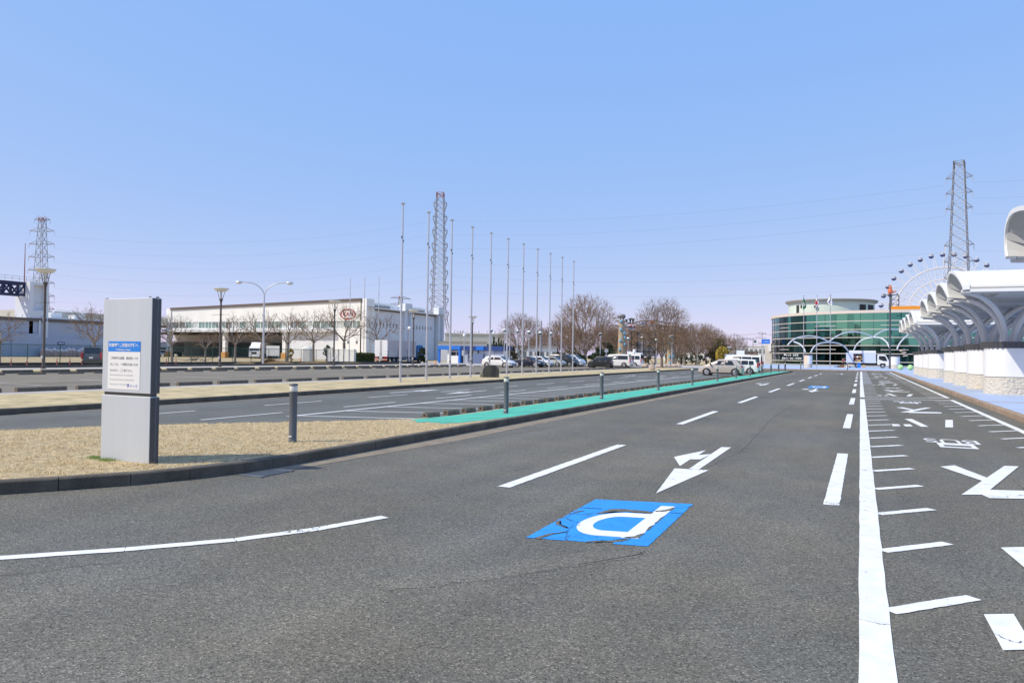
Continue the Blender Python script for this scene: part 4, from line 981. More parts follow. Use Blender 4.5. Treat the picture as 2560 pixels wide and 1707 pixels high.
# right-hand side wall with piers
mb = MB()
mb.box(-1.3,-1.0,3.1,31,0,11.2); mb.box(-4,-3.7,3,31,11.7,13.0)
mb.build('side_wall', M['greywall'], fac)
for (a, b) in ((0,2.95),(15.6,18.7),(31.4,34.3)):
    pr = MB().box(-1.6,.0,a,a+.55,0,13.55).box(-1.6,0,b-.55,b,0,13.55).box(-1.6,0,a+.551,b-.551,11.9,13.55).box(-1.6,-.75,a+.551,b-.551,0,11.899).build('pier', M['whitewall'] if a == 0 else M['greywall'], fac)
for (a, b) in ((2.96,15.58),(18.72,31.38)): 
    MB().box(-1.5,-.75,a,b,11.2,11.6).build('eave_trim', M['trimbrown'], fac)
    MB().box(-3.69,-3.62,a+3,b-1,11.9,12.7).build('clerestory', M['wing2'], fac)
    MB().box(-4.2,-3.5,a,b,13.0,13.35).build('clerestory_roof', M['whitewall'], fac)
    for i in range(7):
        y = a + 2.2 + i*1.35; MB().box(-1.01,-.96,y,y+.42,7.6,8.5).build('slot_window', M['wing2'], fac)
# oval CAN sign
M['canred'] = mat('sign_red', (.40,.035,.045), .5)
cx_, cz_ = -103.4 - CXr, 10.15
lg = MB()
N_ = 64
def oval(a, rx, rz_): return (cx_ + rx*math.cos(a), -.06, cz_ + rz_*math.sin(a))
for i in range(N_):
    a0, a1 = 2*PI*i/N_, 2*PI*(i+1)/N_
    md = math.degrees((a0+a1)/2)
    if 308 < md < 322 or 48 < md < 54: continue
    lg.add([oval(a0,2.08,1.2), oval(a1,2.08,1.2), oval(a1,1.80,.97), oval(a0,1.80,.97)], [(0,1,2,3)])
lg.add([(cx_-.2,-.06,cz_+.95),(cx_+.2,-.06,cz_+.95),(cx_,-.06,cz_+.66)], [(0,1,2)]).add([(cx_-.45,-.06,cz_-.94),(cx_+.3,-.06,cz_-.94),(cx_-.08,-.06,cz_-.66)], [(0,1,2)])
sgn = thing('factory_sign', 'red oval CAN sign on the white factory wall', 'sign', (CXr, CYf, 0))
lg.build('oval_ring', M['canred'], sgn)
text('CAN', 1.34, M['canred'], 'sign_lettering', sgn, (cx_+.02, -.065, cz_-.0), R90, sx=1.0, sy=.88, bold=.035)
# low walls, cabinet, board, cones
t = thing('garden_wall', 'white block wall at the right end of the chain link fence', 'wall', (0,0,0))
a = atY(819, 908, 93); b = atY(886, 908, 93.); MB().box(a.x,b.x,93,93.3,.0,2.15).build('panel', M['whitewall'], t)
mbp = MB()
for i in range(6): x = a.x + (b.x-a.x)*i/5; mbp.box(x-.05,x+.05,92.92,92.998,0,2.2)
mbp.build('post', M['galv'], t)
q = atD(766.6, 899, 128); o = MB(); o.cbox(-.9,.9,-.6,.6,0,2.55,.35); tag(o.build('utility_cabinet', M['whitewall'], None, 30, (q.x,q.y,0), .5), 'white utility cabinet between bare trees behind the fence', 'cabinet')
MB
q = atD(682, 890, 118); t = thing('notice_board', 'small white notice board on two legs under the factory canopy', 'board', (q.x,q.y,0), .5)
MB().box(-.95,.95,-.04,.04,1.0,2.5).build('board', M['whitewall'], t); MB().box(-.9,-.82,-.03,.03,0,1).build('leg', M['galv'], t); MB().box(.82,.9,-.03,.03,0,1).build('leg', M['galv'], t)
def cone(loc, lab):
    t = thing('traffic_cone', lab, 'traffic cone', loc)
    MB().lathe([(.13,.03),(.11,.1),(.03,.7),(.01,.72)], n=14).build('body', M['orange'], t, 40); MB().lathe([(.092,.25),(.07,.38)], n=14).build('band', M['whitewall'], t, 40); MB().box(-.19,.19,-.19,.19,0,.03).build('base', M['orange'], t)
q = atD(1088, 905, 118); cone((q.x,q.y,.01), 'orange traffic cone on the road before the blue gatehouse')
q = atD(751, 900, 122); cone((q.x,q.y,.01), 'red orange traffic cone by the grey factory door')
# three slim poles before the factory
for i, (bx, by, tx, ty) in enumerate(((873,879,876.6,694.5),(909,883,911.5,693.3),(944.6,885,948.2,692.4))):
    p = atY(bx, by, 134); h = Zh(tx, ty, p.x, p.y)
    flagpole(h, 'slim bare pole standing before the factory corner, %s of three' % ordn(i+1), 'poles before the factory', (p.x, p.y, 0), .085)
# gatehouse with blue fascia
M['blue1'] = mat('bright_blue_fascia', (.02,.17,.62), .5); M['blue2'] = mat('dark_blue_fascia', (.02,.06,.22), .5); M['wallblue'] = mat('pale_blue_render', (.42,.45,.55), .8)
GY = 122.
def gx(px, Y=GY): return atY(px, 900, Y).x
g0, g1, g2, g3 = gx(1096), gx(1152.5), gx(1192), gx(1258)
gh = thing('gatehouse', 'low gatehouse with a bright blue fascia and service window', 'gatehouse', (g1, GY, 0))
L_ = lambda x: x - g1
zt_, zb_ = Zh(1120,864,gx(1120),GY), Zh(1120,874,gx(1120),GY)
MB().box(L_(g0),0,-.3,4,zb_,zt_).build('fascia', M['blue1'], gh)
MB().box(.01,L_(g3),-.2,4,zb_-.1,zt_-.02).build('fascia', M['blue2'], gh); MB().box(L_(gx(1192)),L_(gx(1211)),-.35,-.201,zb_-.05,zt_-.05).build('fascia_panel', M['blue1'], gh)
MB().box(L_(g0),L_(g0)+.35,-.2,.2,0,zb_).box(-.45,-.02,-.25,.3,0,zb_).build('fascia_post', M['blue1'], gh)
MB().box(L_(gx(1117)),-.5,.2,3.8,0,1.35).box(L_(gx(1117)),L_(gx(1124)),.2,3.8,1.35,zb_-.02).build('booth_wall', M['whitewall'], gh)
MB().box(L_(gx(1124))+.02,-.52,.6,.7,1.36,zb_-.02).build('booth_window', M['glass'], gh)
MB().box(L_(gx(1124))+.02,-.52,.3,.4,2.05,2.2).box(L_(gx(1138)),L_(gx(1139)),.3,.4,1.4,2.1).build('counter_rail', M['whitewall'], gh)
MB().box(.3,L_(g2)-1.2,.3,3.8,0,zb_-.12).build('wall', M['wallblue'], gh); MB().box(L_(gx(1182)),L_(g2)-.0,.2,3.8,1.2,zb_-.12).build('wall', M['whitewall'], gh)
MB().box(L_(g2)+.3,L_(g3),.3,3.8,0,zb_-.12).build('wall', M['whitewall'], gh); MB().box(L_(gx(1232)),L_(g3)+.02,.18,.28,0,zb_-.12).build('shutter', M['wallblue'], gh)
MB().box(L_(gx(1168)),L_(gx(1169.5)),.2,.29,.3,zb_-.2).build('downpipe', M['trimblk'], gh)
MB().box(L_(gx(1180)),L_(gx(1216)),-1.4,-.5,0,1.75).build('blue_counter', mat('slate_blue_panel', (.14,.19,.33), .6), gh); MB().box(L_(gx(1180)),L_(gx(1190)),-1.42,-1.401,1.1,1.3).build('slot', M['dark'], gh)
# ================================================================ left factory with a blue truss bridge
FX = -150.
lf = thing('grey_factory', 'pale grey factory with a dark blue rooftop truss at the far left', 'factory', (FX, 101, 0))
M['shadewall'] = mat('blue_shaded_cladding', (.40,.44,.52), .75, var=.05, vs=.25, stretch=(1,1,.1)); M['truss'] = mat('navy_truss_paint', (.012,.018,.075), .5); M['roofcream'] = mat('cream_roof', (.62,.58,.48), .7)  # cladding colour holds the blue-grey shade of its sunless side
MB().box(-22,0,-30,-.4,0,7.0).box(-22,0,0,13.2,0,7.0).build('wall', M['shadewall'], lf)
MB().box(-.25,.25,-30,-.42,7.02,7.65).box(-.25,.25,.02,13.2,7.02,7.65).build('eave', M['trimbrown'], lf)
MB().box(-5,-.3,.3,13,7.66,7.95).build('roof_edge', M['whitewall'], lf); MB().box(-24,-9,1,60,7.7,9.7).box(-26,-10,-30,-4,7.7,10.0).build('roof_monitor', M['roofcream'], lf)
MB().box(-7,-4.5,3.5,6,7.96,9.2).box(-6,-4,8.5,10.5,7.96,8.9).build('roof_vent', M['greywall'], lf)
MB().tube([(-4,2,7.9),(-4,4.4,9.8),(-4,10,9.6),(-4,11.5,8)], .14, 6).build('roof_pipe', M['whitewall'], lf)
MB().box(-4.5,.0,-3.9,-3.1,0,14.85).box(-4.5,0,-.75,.0,0,14.85).box(-4.5,-.02,-3.1,-.75,0,9.2).box(-4.5,-1.0,-3.1,-.75,9.2,14.3).box(-4.5,-.02,-3.1,-.75,14.3,14.86).build('tower', M['greywall'], lf)
tr = MB(); ya, yb2 = -24, -3.92
for xx in (-1.6, -3.6):
    tr.box(xx-.2,xx+.2,ya,yb2,14.1,14.75).box(xx-.2,xx+.2,ya,yb2,11.96,12.4)
    for i in range(14):
        y = yb2 - i*1.45; s = 1 if i % 2 else -1
        tr.tube([(xx,y,12.3),(xx,y-1.45,14.2)] if i % 2 else [(xx,y,14.2),(xx,y-1.45,12.3)], .2, 4); tr.box(xx-.14,xx+.14,y-.14,y+.14,12.3,14.2)
tr.build('truss_bridge', M['truss'], lf)
rl_ = MB()
for z in (15.2,15.7): rl_.tube([(-.3,-24,z),(-.3,-.2,z)], .035, 5)
for i in range(18): rl_.tube([(-.3,-23.8+i*1.38,14.75),(-.3,-23.8+i*1.38,15.7)], .035, 5)
rl_.build('guard_rail', M['galv'], lf)
MB().tube([(-1.5,-4.1,14.8),(-1.5,-4.1,22.5)], [.11,.05], 6).build('mast', M['redw'], lf)
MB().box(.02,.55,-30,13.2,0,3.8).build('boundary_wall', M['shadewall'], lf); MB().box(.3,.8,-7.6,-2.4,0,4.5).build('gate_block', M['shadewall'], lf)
MB().tube([(.2,-1.2,8.2),(.2,-1.2,7.2),(.25,-.6,7),(.25,-.6,.2)], .22, 6).tube([(.2,-1.9,7.2),(.2,-1.9,.2)], .18, 6).build('drainpipe', M['greywall'], lf)
# arrow sign on the wall
p = atX(153, 858, FX+.6); t = thing('arrow_sign', 'navy sign with a white left arrow on the grey factory wall', 'sign', (FX+.6, p.y, p.z))
MB().box(0,.05,-.75,.75,-.28,.28).build('sign_board', M['blue2'], t)
MB().add([(.055,-.62,0),(.055,-.3,.18),(.055,-.3,.07),(.055,.6,.07),(.055,.6,-.07),(.055,-.3,-.07),(.055,-.3,-.18)], [(0,6,5,4,3,2,1)]).build('arrow', M['whitewall'], t)
# sacks along the wall
M['sack'] = mat('brown_bulk_sack', (.48,.33,.29), .85, var=.2, vs=2); M['sackw'] = mat('white_sack_top', (.85,.74,.70), .85)
sk0 = None
for i in range(13):
    p = atX(108 + i*9.3 + (4 if i > 8 else 0), 884, FX+2.2)
    if sk0 is None:
        sk0 = thing('bulk_sack', 'x', 'sack', (p.x,p.y,0), 0, 'bulk sacks along the grey factory wall')
        m_ = MB(); m_.lathe([(.55,0),(.68,.3),(.66,1.0),(.5,1.25)], n=10); m_.build('body', M['sack'], sk0, 40); m_ = MB(); m_.lathe([(.5,1.22),(.42,1.45),(.15,1.6),(.1,1.75)], n=8); m_.build('tied_top', M['sackw'], sk0, 40); s_ = sk0
    else: s_ = copy_tree(sk0, (p.x + random.uniform(-.2,.2), p.y, 0), random.random(), scale=(1,1,random.uniform(.85,1.1)))
    s_['label'] = 'brown bulk sack with a white tied top against the grey wall, %s from the left' % ordn(i+1)

# ================================================================ glass hall
def glassm(name, base, rough=.03):
    m = mat(name, base, rough, 1.0); return m
M['gg'] = glassm('green_mirror_glass', (.115,.36,.29)); M['gg2'] = glassm('dark_reflection_green_glass', (.022,.07,.062)); M['gg3'] = glassm('mid_reflection_green_glass', (.075,.26,.22))  # dark and mid tints paint reflections into panes; the dark one also serves mullions
M['cream'] = mat('cream_metal_trim', (.62,.54,.46), .55); M['mint'] = mat('pale_mint_panel', (.56,.66,.60), .6, var=.04, vs=.3); M['roofgrey'] = mat('taupe_roof', (.33,.32,.29), .6)
M['orangep'] = mat('orange_parapet', (.80,.30,.02), .6)
HR = 31.
rr0 = ray(1930, 890); sl0 = -rr0.x/rr0.y
HC = Vector((HR*math.sqrt(1+sl0*sl0) - sl0*(185+HR), 185.+HR))      # the left silhouette of the curved front falls where the photo shows it
hall = thing('glass_hall', 'green mirrored glass hall with a curved front and cream bands', 'hall', (HC.x, HC.y, .15))
def hp(a, r=HR): return (r*math.sin(a), -r*math.cos(a))      # a=0 faces the road, negative to the left
A0, A1, NP = rad(-112), 0., 44
rn = random.Random(11)
gm_ = MB(); ZL = [.1, 1.05, 2.85, 4.65, 6.45, 8.25, 10.15, 11.85]
rr_ = [rn.random() for _ in range(80)]
for i in range(NP):
    a, b = A0 + (A1-A0)*i/NP, A0 + (A1-A0)*(i+1)/NP
    for k in range(len(ZL)-1):
        jt = rn.uniform(-.004,.004); x0_, y0_ = hp(a, HR + jt); x1_, y1_ = hp(b, HR - jt)
        u = rr_[i]; lf = (i+.5)/NP; dk = .85 if lf < .45 else (.55 if lf < .62 else (.25 if lf < .75 else .06)); mi = 1 if k < 3 or u < dk*(1.15 if k == 3 else .8) else (2 if u < dk + .25 or (k == 3 and u < .8) else 0)  # panes darken downwards and leftwards, painting the dark reflections in
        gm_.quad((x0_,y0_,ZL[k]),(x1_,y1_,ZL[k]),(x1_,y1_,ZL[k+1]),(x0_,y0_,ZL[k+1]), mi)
for i in range(30):
    a, b = i*2.0, i*2.0+1.98
    for k in range(len(ZL)-1):
        jt = rn.uniform(-.02,.02); u = rr_[44+i]; mi = 1 if k < 3 else (2 if u < .4 else 0)  # low panes carry the painted dark reflection here too
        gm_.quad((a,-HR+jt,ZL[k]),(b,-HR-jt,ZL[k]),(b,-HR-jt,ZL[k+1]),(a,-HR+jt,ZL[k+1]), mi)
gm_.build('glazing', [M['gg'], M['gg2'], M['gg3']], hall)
def arcband(z0, z1, r0, r1, a0=A0, a1=A1, ext=60, n=60):
    m_ = MB(); pts = [hp(a0 + (a1-a0)*i/n, r1) for i in range(n+1)] + ([(ext,-r1)] if ext else []); ins = [hp(a0 + (a1-a0)*i/n, r0) for i in range(n+1)] + ([(ext,-r0)] if ext else [])
    rs = [[(o_[0],o_[1],z0),(o_[0],o_[1],z1),(q_[0],q_[1],z1),(q_[0],q_[1],z0)] for o_, q_ in zip(pts, ins)]
    return m_.rings(rs, True)
arcband(11.85, 12.5, HR-1.5, HR+.35).build('parapet', M['cream'], hall)
for z in (1.05,2.85,4.65,6.45,8.25,10.15): arcband(z-.075, z+.075, HR-.05, HR+.14).build('glazing_band', M['cream'], hall)
for z in (3.75, 9.15):
    for (a, b) in ((-92,-82),(-64,-55),(-38,-28),(-10,0)): arcband(z-.06, z+.06, HR-.03, HR+.1, rad(a), rad(b), 0, 12).build('short_band', M['cream'], hall)
    for x in (12, 30): MB().box(x,x+9,-HR-.1,-HR+.03,z-.06,z+.06).build('short_band', M['cream'], hall)
arcband(-.1, .28, HR-.2, HR+.5).build('plinth', M['roofgrey'], hall)
ml_ = MB()
for i in range(1, NP, 2):
    a = A0 + (A1-A0)*i/NP; x_, y_ = hp(a, HR+.02); ml_.box(x_-.03,x_+.03,y_-.03,y_+.03,.1,11.85)
for i in range(1,15): ml_.box(i*4-.03,i*4+.03,-HR-.05,-HR+.02,.1,11.85)
ml_.build('mullion', M['gg2'], hall)
MB().prism([hp(A0 + (A1-A0)*i/40, HR-.4) for i in range(41)] + [(60,-HR+.4),(60,30),(-20,30)], 11.3, 11.8).build('roof', M['roofgrey'], hall)
# rooftop drum
p_ = atY(2238, 770, 198); lmx = MB()
for k_ in range(4):
    z0_, z1_ = 12.2 + 1.1*k_, 13.3 + 1.1*k_
    for sx_ in (-.75,.75):
        for sy_ in (-.75,.75): lmx.tube([(p_.x-HC.x+sx_,198-HC.y+sy_,z0_),(p_.x-HC.x+sx_,198-HC.y+sy_,z1_)], .07, 4)
    lmx.tube([(p_.x-HC.x-.75,198-HC.y-.75,z0_),(p_.x-HC.x+.75,198-HC.y-.75,z1_)], .06, 4); lmx.tube([(p_.x-HC.x-.75,198-HC.y-.75,z1_),(p_.x-HC.x+.75,198-HC.y-.75,z1_)], .06, 4)
lmx.build('roof_lattice', M['brownmetal'], hall)
dr = Vector((-6.75 - HC.x, 205. - HC.y))
MB().lathe([(9.9,11.8),(9.9,15.3)], (dr.x,dr.y,0), 64).build('rooftop_drum', M['mint'], hall, 40)
MB().lathe([(9.9,15.3),(10.5,15.32),(10.75,15.75),(10.6,15.9),(.5,16.1)], (dr.x,dr.y,0), 64).build('drum_roof', M['roofgrey'], hall, 40)
def drumwin(az, w_, z0, z1, m_, nm):
    m = MB(); n=5
    for i in range(n):
        a = az + w_*(i/n-.5); b = az + w_*((i+1)/n-.5); m.quad((dr.x+9.94*math.sin(a),dr.y-9.94*math.cos(a),z0),(dr.x+9.94*math.sin(b),dr.y-9.94*math.cos(b),z0),(dr.x+9.94*math.sin(b),dr.y-9.94*math.cos(b),z1),(dr.x+9.94*math.sin(a),dr.y-9.94*math.cos(a),z1))
    m.build(nm, m_, hall)
drumwin(rad(-47), .1, 12.5, 14.6, M['dark'], 'door'); drumwin(rad(-40), .05, 13.8, 14.6, M['dark'], 'vent'); drumwin(rad(47), .2, 12.4, 14.6, M['dark'], 'opening'); drumwin(rad(66), .3, 12.4, 14.6, M['dark'], 'opening')
MB().ball((dr.x-3.0,dr.y-9.9,14.0), .45, 10, 8, 0, (1,.5,.8)).build('floodlight', M['trimblk'], hall)
# orange parapet block and small roof fittings
a_ = atY(2228, 770, 190); b_ = atY(2420, 770, 190); MB().box(a_.x-HC.x,b_.x-HC.x,190-HC.y,192-HC.y,12.0,13.55).build('orange_parapet', M['orangep'], hall)
rf = MB()
for px in (2202,2205,2208): p = atY(px, 768, 190); rf.box(p.x-HC.x-.06,p.x-HC.x+.06,190-HC.y,190.1-HC.y,12.5,13.1)
p = atY(2222,760,190); rf.tube([(p.x-HC.x,190-HC.y,12.3),(p.x-HC.x,190-HC.y,14.2)], .1, 6); rf.build('roof_railing', M['galv'], hall)
# stone wing at the left of the hall
a_ = atY(1912, 900, 214); b_ = atY(1928, 900, 214)
M['stonew'] = mat('pale_stone_block', (.60,.55,.48), .85, var=.12, vs=.9)
MB().box(a_.x-HC.x,b_.x-HC.x+1.,214-HC.y,224-HC.y,0,5.6).build('stone_wing', M['stonew'], hall)
MB().box(b_.x-HC.x-.6,b_.x-HC.x+.0,213.6-HC.y,213.95-HC.y,3.4,5.6).build('white_post', M['whitewall'], hall)
# writing on the glass
M['lettw'] = mat('white_sign_letter', (.8,.8,.8), .5)
pa = -62.; 
def glasstext(s, px, py, size, nm):
    # find the point on the curved front under this pixel
    r = ray(px, py); best = None
    for i in range(4000):
        t_ = 150 + i*.02; X, Y = r.x/math.hypot(r.x,r.y)*t_, r.y/math.hypot(r.x,r.y)*t_
        if (Vector((X,Y)) - HC).length <= HR + .12: best = (X, Y, t_); break
    X, Y, t_ = best; z = H + r.z/math.hypot(r.x,r.y)*t_
    d = (Vector((X,Y)) - HC).normalized(); ang = math.atan2(d.x, -d.y)
    text(s, size, M['lettw'], nm, hall, (X-HC.x + d.x*.25, Y-HC.y + d.y*.25, z-.15), (PI/2, 0, ang), sx=1.25, bold=.012)
glasstext('夢メッセ   みやぎ', 1980, 888, .62, 'wall_lettering'); glasstext('展示棟 本館・会議棟・管理事務所', 1981, 896, .42, 'wall_lettering')
# zigzag wall art on the right columns
zg = MB(); zx, zy = atY(2262, 878, 184.6).x - HC.x, 184.6 - HC.y
pts = [(0,3.9),(-1.0,3.5),(.3,3.2),(-.8,2.9),(.6,2.5),(-.4,2.3)]
for (a,b),(c,d) in zip(pts, pts[1:]): zg.tube([(zx+a,zy,b),(zx+c,zy,d)], .06, 4)
zg.build('zigzag_rail', M['cream'], hall)

# ================================================================ canopies
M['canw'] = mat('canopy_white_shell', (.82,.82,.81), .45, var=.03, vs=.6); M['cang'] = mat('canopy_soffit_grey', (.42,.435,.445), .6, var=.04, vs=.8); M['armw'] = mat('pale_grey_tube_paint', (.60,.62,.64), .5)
M['flute'] = mat('fluted_dark_capital', (.10,.10,.105), .55, .2); M['tile'] = mat('white_tile_cladding', (.80,.80,.81), .4, var=.03, vs=1.2)
def stonetex():
    m = mat('rough_hewn_stone', (.60,.56,.49), .9, var=.1, vs=7)
    nt = m.node_tree; N = nt.nodes; L = nt.links; p = N['Principled BSDF']
    tc = N.new('ShaderNodeTexCoord'); v = N.new('ShaderNodeTexVoronoi'); v.inputs['Scale'].default_value = 9; L.new(tc.outputs['Object'], v.inputs['Vector'])
    b = N.new('ShaderNodeBump'); b.inputs['Strength'].default_value = .6; b.inputs['Distance'].default_value = .07; b.invert = True
    L.new(v.outputs['Distance'], b.inputs['Height']); L.new(b.outputs[0], p.inputs['Normal']); return m
M['hewn'] = stonetex()
# profile along the road (t from the near eave 0 to the far nose), heights in metres above the paving
PR = [(0,4.55),(0,4.72),(.75,4.98),(1.5,5.2),(2.3,5.41),(3.1,5.58),(3.9,5.72),(4.6,5.81),(5.2,5.86),(5.7,5.84),(6.15,5.72),(6.42,5.5),(6.55,5.2),(6.5,4.85),(6.3,4.6)]
CL = 8.2
def canopy(label, Y0, grp, X0=3.95):
    t = thing('canopy', label, 'canopy', (X0, Y0, .15), 0, grp)
    sh = MB(); off = [(a, b) for a, b in PR]
    inn = []
    for i, (a, b) in enumerate(PR):
        p, q_ = Vector(PR[max(i-1,0)]), Vector(PR[min(i+1,len(PR)-1)]); d = (q_-p).normalized(); nn = Vector((d.y,-d.x)); inn.append((a + nn.x*.10, b + nn.y*.10))
    sh.rings([[(x, a, b) for a, b in PR] + [(x, a, b) for a, b in inn[::-1]] for x in (.30, CL-.30)], True)
    sh.build('shell', M['canw'], t, 35)
    def rim(x0_, x1_):
        R_ = MB(); big = []
        for i, (a, b) in enumerate(PR):
            p, q_ = Vector(PR[max(i-1,0)]), Vector(PR[min(i+1,len(PR)-1)]); d = (q_-p).normalized(); nn = Vector((d.y,-d.x)); big.append((a - nn.x*.03, b - nn.y*.03))
        R_.rings([[(x, a, b) for a, b in big] + [(x, a, b) for a, b in inn[::-1]] for x in (x0_, x1_)], True); R_.build('end_rim', M['canw'], t, 35)
    rim(0, .27); rim(CL-.27, CL)
    MB().box(.28, CL-.28, -.05, -.004, 4.44, 4.58).build('eave_gutter', M['canw'], t); MB().box(.28,CL-.28,-.02,.02,4.585,4.64).build('eave_joint', M['roofgrey'], t)
    # raked end panels running in under the rim to the soffit
    for side_ in (0, 1):
        e = MB(); n = len(inn); top = [(.06 if side_ == 0 else CL-.06, a, b) for a, b in inn]
        xb = 1.55 if side_ == 0 else CL-1.55
        bot = [(xb, .12 + 6.1*(i/(n-1)), 4.50) for i in range(n)]
        for i in range(n-1): e.quad(top[i], top[i+1], bot[i+1], bot[i])
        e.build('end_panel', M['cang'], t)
    bl = MB()
    for a_ in range(5):
        an = PI*(.0 + .25*a_); dx = .2*math.sin(an); dy = .26*math.cos(an); px_ = 1.02 - dx*.75; pz_ = 4.80 + dx*.75
        bl.tube([(px_+.02,3.1+dy,pz_+.02),(px_-.03,3.1+dy,pz_-.03)], .055, 8)
    bl.build('bolt', M['trimblk'], t)
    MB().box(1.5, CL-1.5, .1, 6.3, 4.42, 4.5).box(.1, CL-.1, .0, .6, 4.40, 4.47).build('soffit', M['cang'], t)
    return t
def pier(label, Yc, grp, X0=5.3):
    t = thing('canopy_pier', label, 'pier', (X0, Yc, .15), 0, grp)
    r = 1.0; W_ = 4.6
    def stad(rr, n=14, wob=0):
        pts = []
        for i in range(n+1): a = PI/2 + PI*i/n; pts.append((r + rr*math.cos(a), rr*math.sin(a)))
        for i in range(n+1): a = -PI/2 + PI*i/n; pts.append((W_ - r + rr*math.cos(a), rr*math.sin(a)))
        return pts
    MB().prism(stad(r+.02), -.02, .78).build('stone_base', M['hewn'], t)
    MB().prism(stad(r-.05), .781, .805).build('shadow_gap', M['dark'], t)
    MB().prism(stad(r), .806, 2.12).build('tiled_drum', M['tile'], t, 30)
    fl_ = MB(); P = []
    for i in range(180):
        u = i/180; s = stad(1.0, 60); k = s[int(u*len(s)) % len(s)]
    base = stad(r+.03, 60); out = []
    m_ = len(base)
    per = []
    for i in range(m_):
        a = Vector(base[i]); b = Vector(base[(i+1) % m_]); L__ = (b-a).length; nn = max(1, int(L__/.05))
        for j in range(nn): per.append(a.lerp(b, j/nn))
    rs = [[], []]
    for i, p in enumerate(per):
        c = Vector((min(max(p.x, r), W_-r), 0)); d = (p - c).normalized(); k = .035 if i % 4 < 2 else -.02
        rs[0].append((p.x + d.x*k, p.y + d.y*k, 2.121)); rs[1].append((p.x + d.x*(k+.09), p.y + d.y*(k+.09), 2.42))
    fl_.rings(rs, True); fl_.build('fluted_capital', M['flute'], t)
    def arm(x0_, x1_, y0_, y1_, z1=4.70):
        n = 12; pts = []
        for i in range(n+1):
            a = PI/2*i/n; pts.append((x0_ + (x1_-x0_)*(1-math.cos(a)), y0_ + (y1_-y0_)*(1-math.cos(a)), 2.40 + (z1-.10-2.40)*math.sin(a)))
        pts.append((x1_ + (.22 if x1_ > x0_ else -.22), y1_, z1-.10))
        o = MB().tube(pts, [.15]+[.125]*(n-1)+[.11,.10], 14).build('arm', M['armw'], t, 50)
        MB().box(x1_-.1,x1_+.16,y1_-.08,y1_+.08,z1-.05,z1+.10).lathe([(.2,z1-.005),(.2,z1+.03)], (x1_ + (.7 if x1_ > x0_ else -.0)*0,y1_,0), 12).build('bracket', M['armw'], o)
    arm(.85, -.95, -.35, -2.2); arm(.85, -.95, .35, 2.2)
    arm(1.2, 3.3, -.35, -2.2); arm(1.2, 3.3, .35, 2.2)
    arm(2.35, 5.3, -.35, -2.2); arm(2.35, 5.3, .35, 2.2)
    return t
k = 0
for gi, (ya, n, nm) in enumerate(((20.6, 1, 'nearest group'), (37.45, 4, 'middle group'), (70.4, 4, 'far group'))):
    for i in range(n):
        Y0 = ya + 6.28*i
        lab = ('white arched canopy cut by the top right edge of the photo' if gi == 0 else 'white arched canopy, %s of four in the %s' % (ordn(i+1), ['', 'nearer row', 'farther row'][gi]))
        canopy(lab, Y0, 'arched canopies along the pavement')
        if gi: pier('white pier on a rough stone base, %s of four in the %s' % (ordn(i+1), ['', 'nearer row', 'farther row'][gi]), Y0 + 3.45 + (1.05 if gi == 1 else .9), 'canopy piers')
        else: pier('white canopy pier just beyond the right edge of the photo', Y0 + 4.4, 'canopy piers')
# ================================================================ columns and arches before the hall
M['poster'] = mat('orange_pink_poster', (.75,.42,.22), .5, var=.4, vs=1.5, col2=(.72,.55,.50))
def column(px, py, Y, r, h, lab, advert=False):
    p = atY(px, py, Y); t = thing('round_column', lab, 'column', (p.x, Y, .15), 0, 'round columns before the glass hall')
    MB().lathe([(r*1.02,-.02),(r*1.02,.68)], n=24).build('stone_base', M['hewn'], t, 40); MB().lathe([(r,.681),(r,2.1)], n=24).build('tiled_drum', M['tile'], t, 40); MB().lathe([(r*1.03,2.101),(r*1.12,2.36)], n=32).build('capital', M['flute'], t, 40)
    if advert:
        m_ = MB(); n=10; a0_, a1_ = rad(200), rad(262)
        for i in range(n):
            a = a0_ + (a1_-a0_)*i/n; b = a0_ + (a1_-a0_)*(i+1)/n
            m_.quad((r*1.01*math.cos(a), r*1.01*math.sin(a), .75), (r*1.01*math.cos(b), r*1.01*math.sin(b), .75), (r*1.01*math.cos(b), r*1.01*math.sin(b), 2.05), (r*1.01*math.cos(a), r*1.01*math.sin(a), 2.05))
        m_.build('poster', M['poster'], t)
    return t, p
z6 = lambda x, y: (1800 + x/4.6125, 620 + y/4.6125)
col1, pc1 = column(2020.3, 919, 141, .66, 2.4, 'round white column with an orange poster before the glass hall', True)
col2, pc2 = column(2131, 919, 162, .75, 2.4, 'round white column hidden behind the delivery lorry')
col3, pc3 = column(2238, 919, 151.5, .75, 2.4, 'round white column beside the dark lamp post and green balls')
def archtube(pxs, Ya, Yb, parent, nm, r=.13):
    n = len(pxs); pts = []
    for i, (x, y) in enumerate(pxs):
        Y = Ya + (Yb-Ya)*i/(n-1); p = atY(*z6(x, y), Y); pts.append(p - Vector(parent.location))
    q_ = []
    for i in range(len(pts)-1):      # smooth the polyline
        a, b = pts[i], pts[i+1]; p0 = pts[max(i-1,0)]; p3 = pts[min(i+2,len(pts)-1)]
        for j in range(4):
            u = j/4; q_.append(.5*((2*a) + (-p0+b)*u + (2*p0-5*a+4*b-p3)*u*u + (-p0+3*a-3*b+p3)*u**3))
    q_.append(pts[-1]); return MB().tube(q_, r, 8).build(nm, M['armw'], parent, 50)
archtube([(985,1200),(960,1145),(915,1105),(850,1080)], 141, 142, col1, 'arm'); archtube([(1045,1210),(1080,1145),(1150,1100),(1255,1085)], 141, 150, col1, 'arm')
archtube([(780,1118),(840,1060),(930,1025),(1040,1014),(1150,1032),(1255,1080)], 143, 150, col1, 'arch')
archtube([(1255,1082),(1340,1020),(1440,978),(1555,965),(1670,985),(1765,1026)], 150, 158, col2, 'arch')
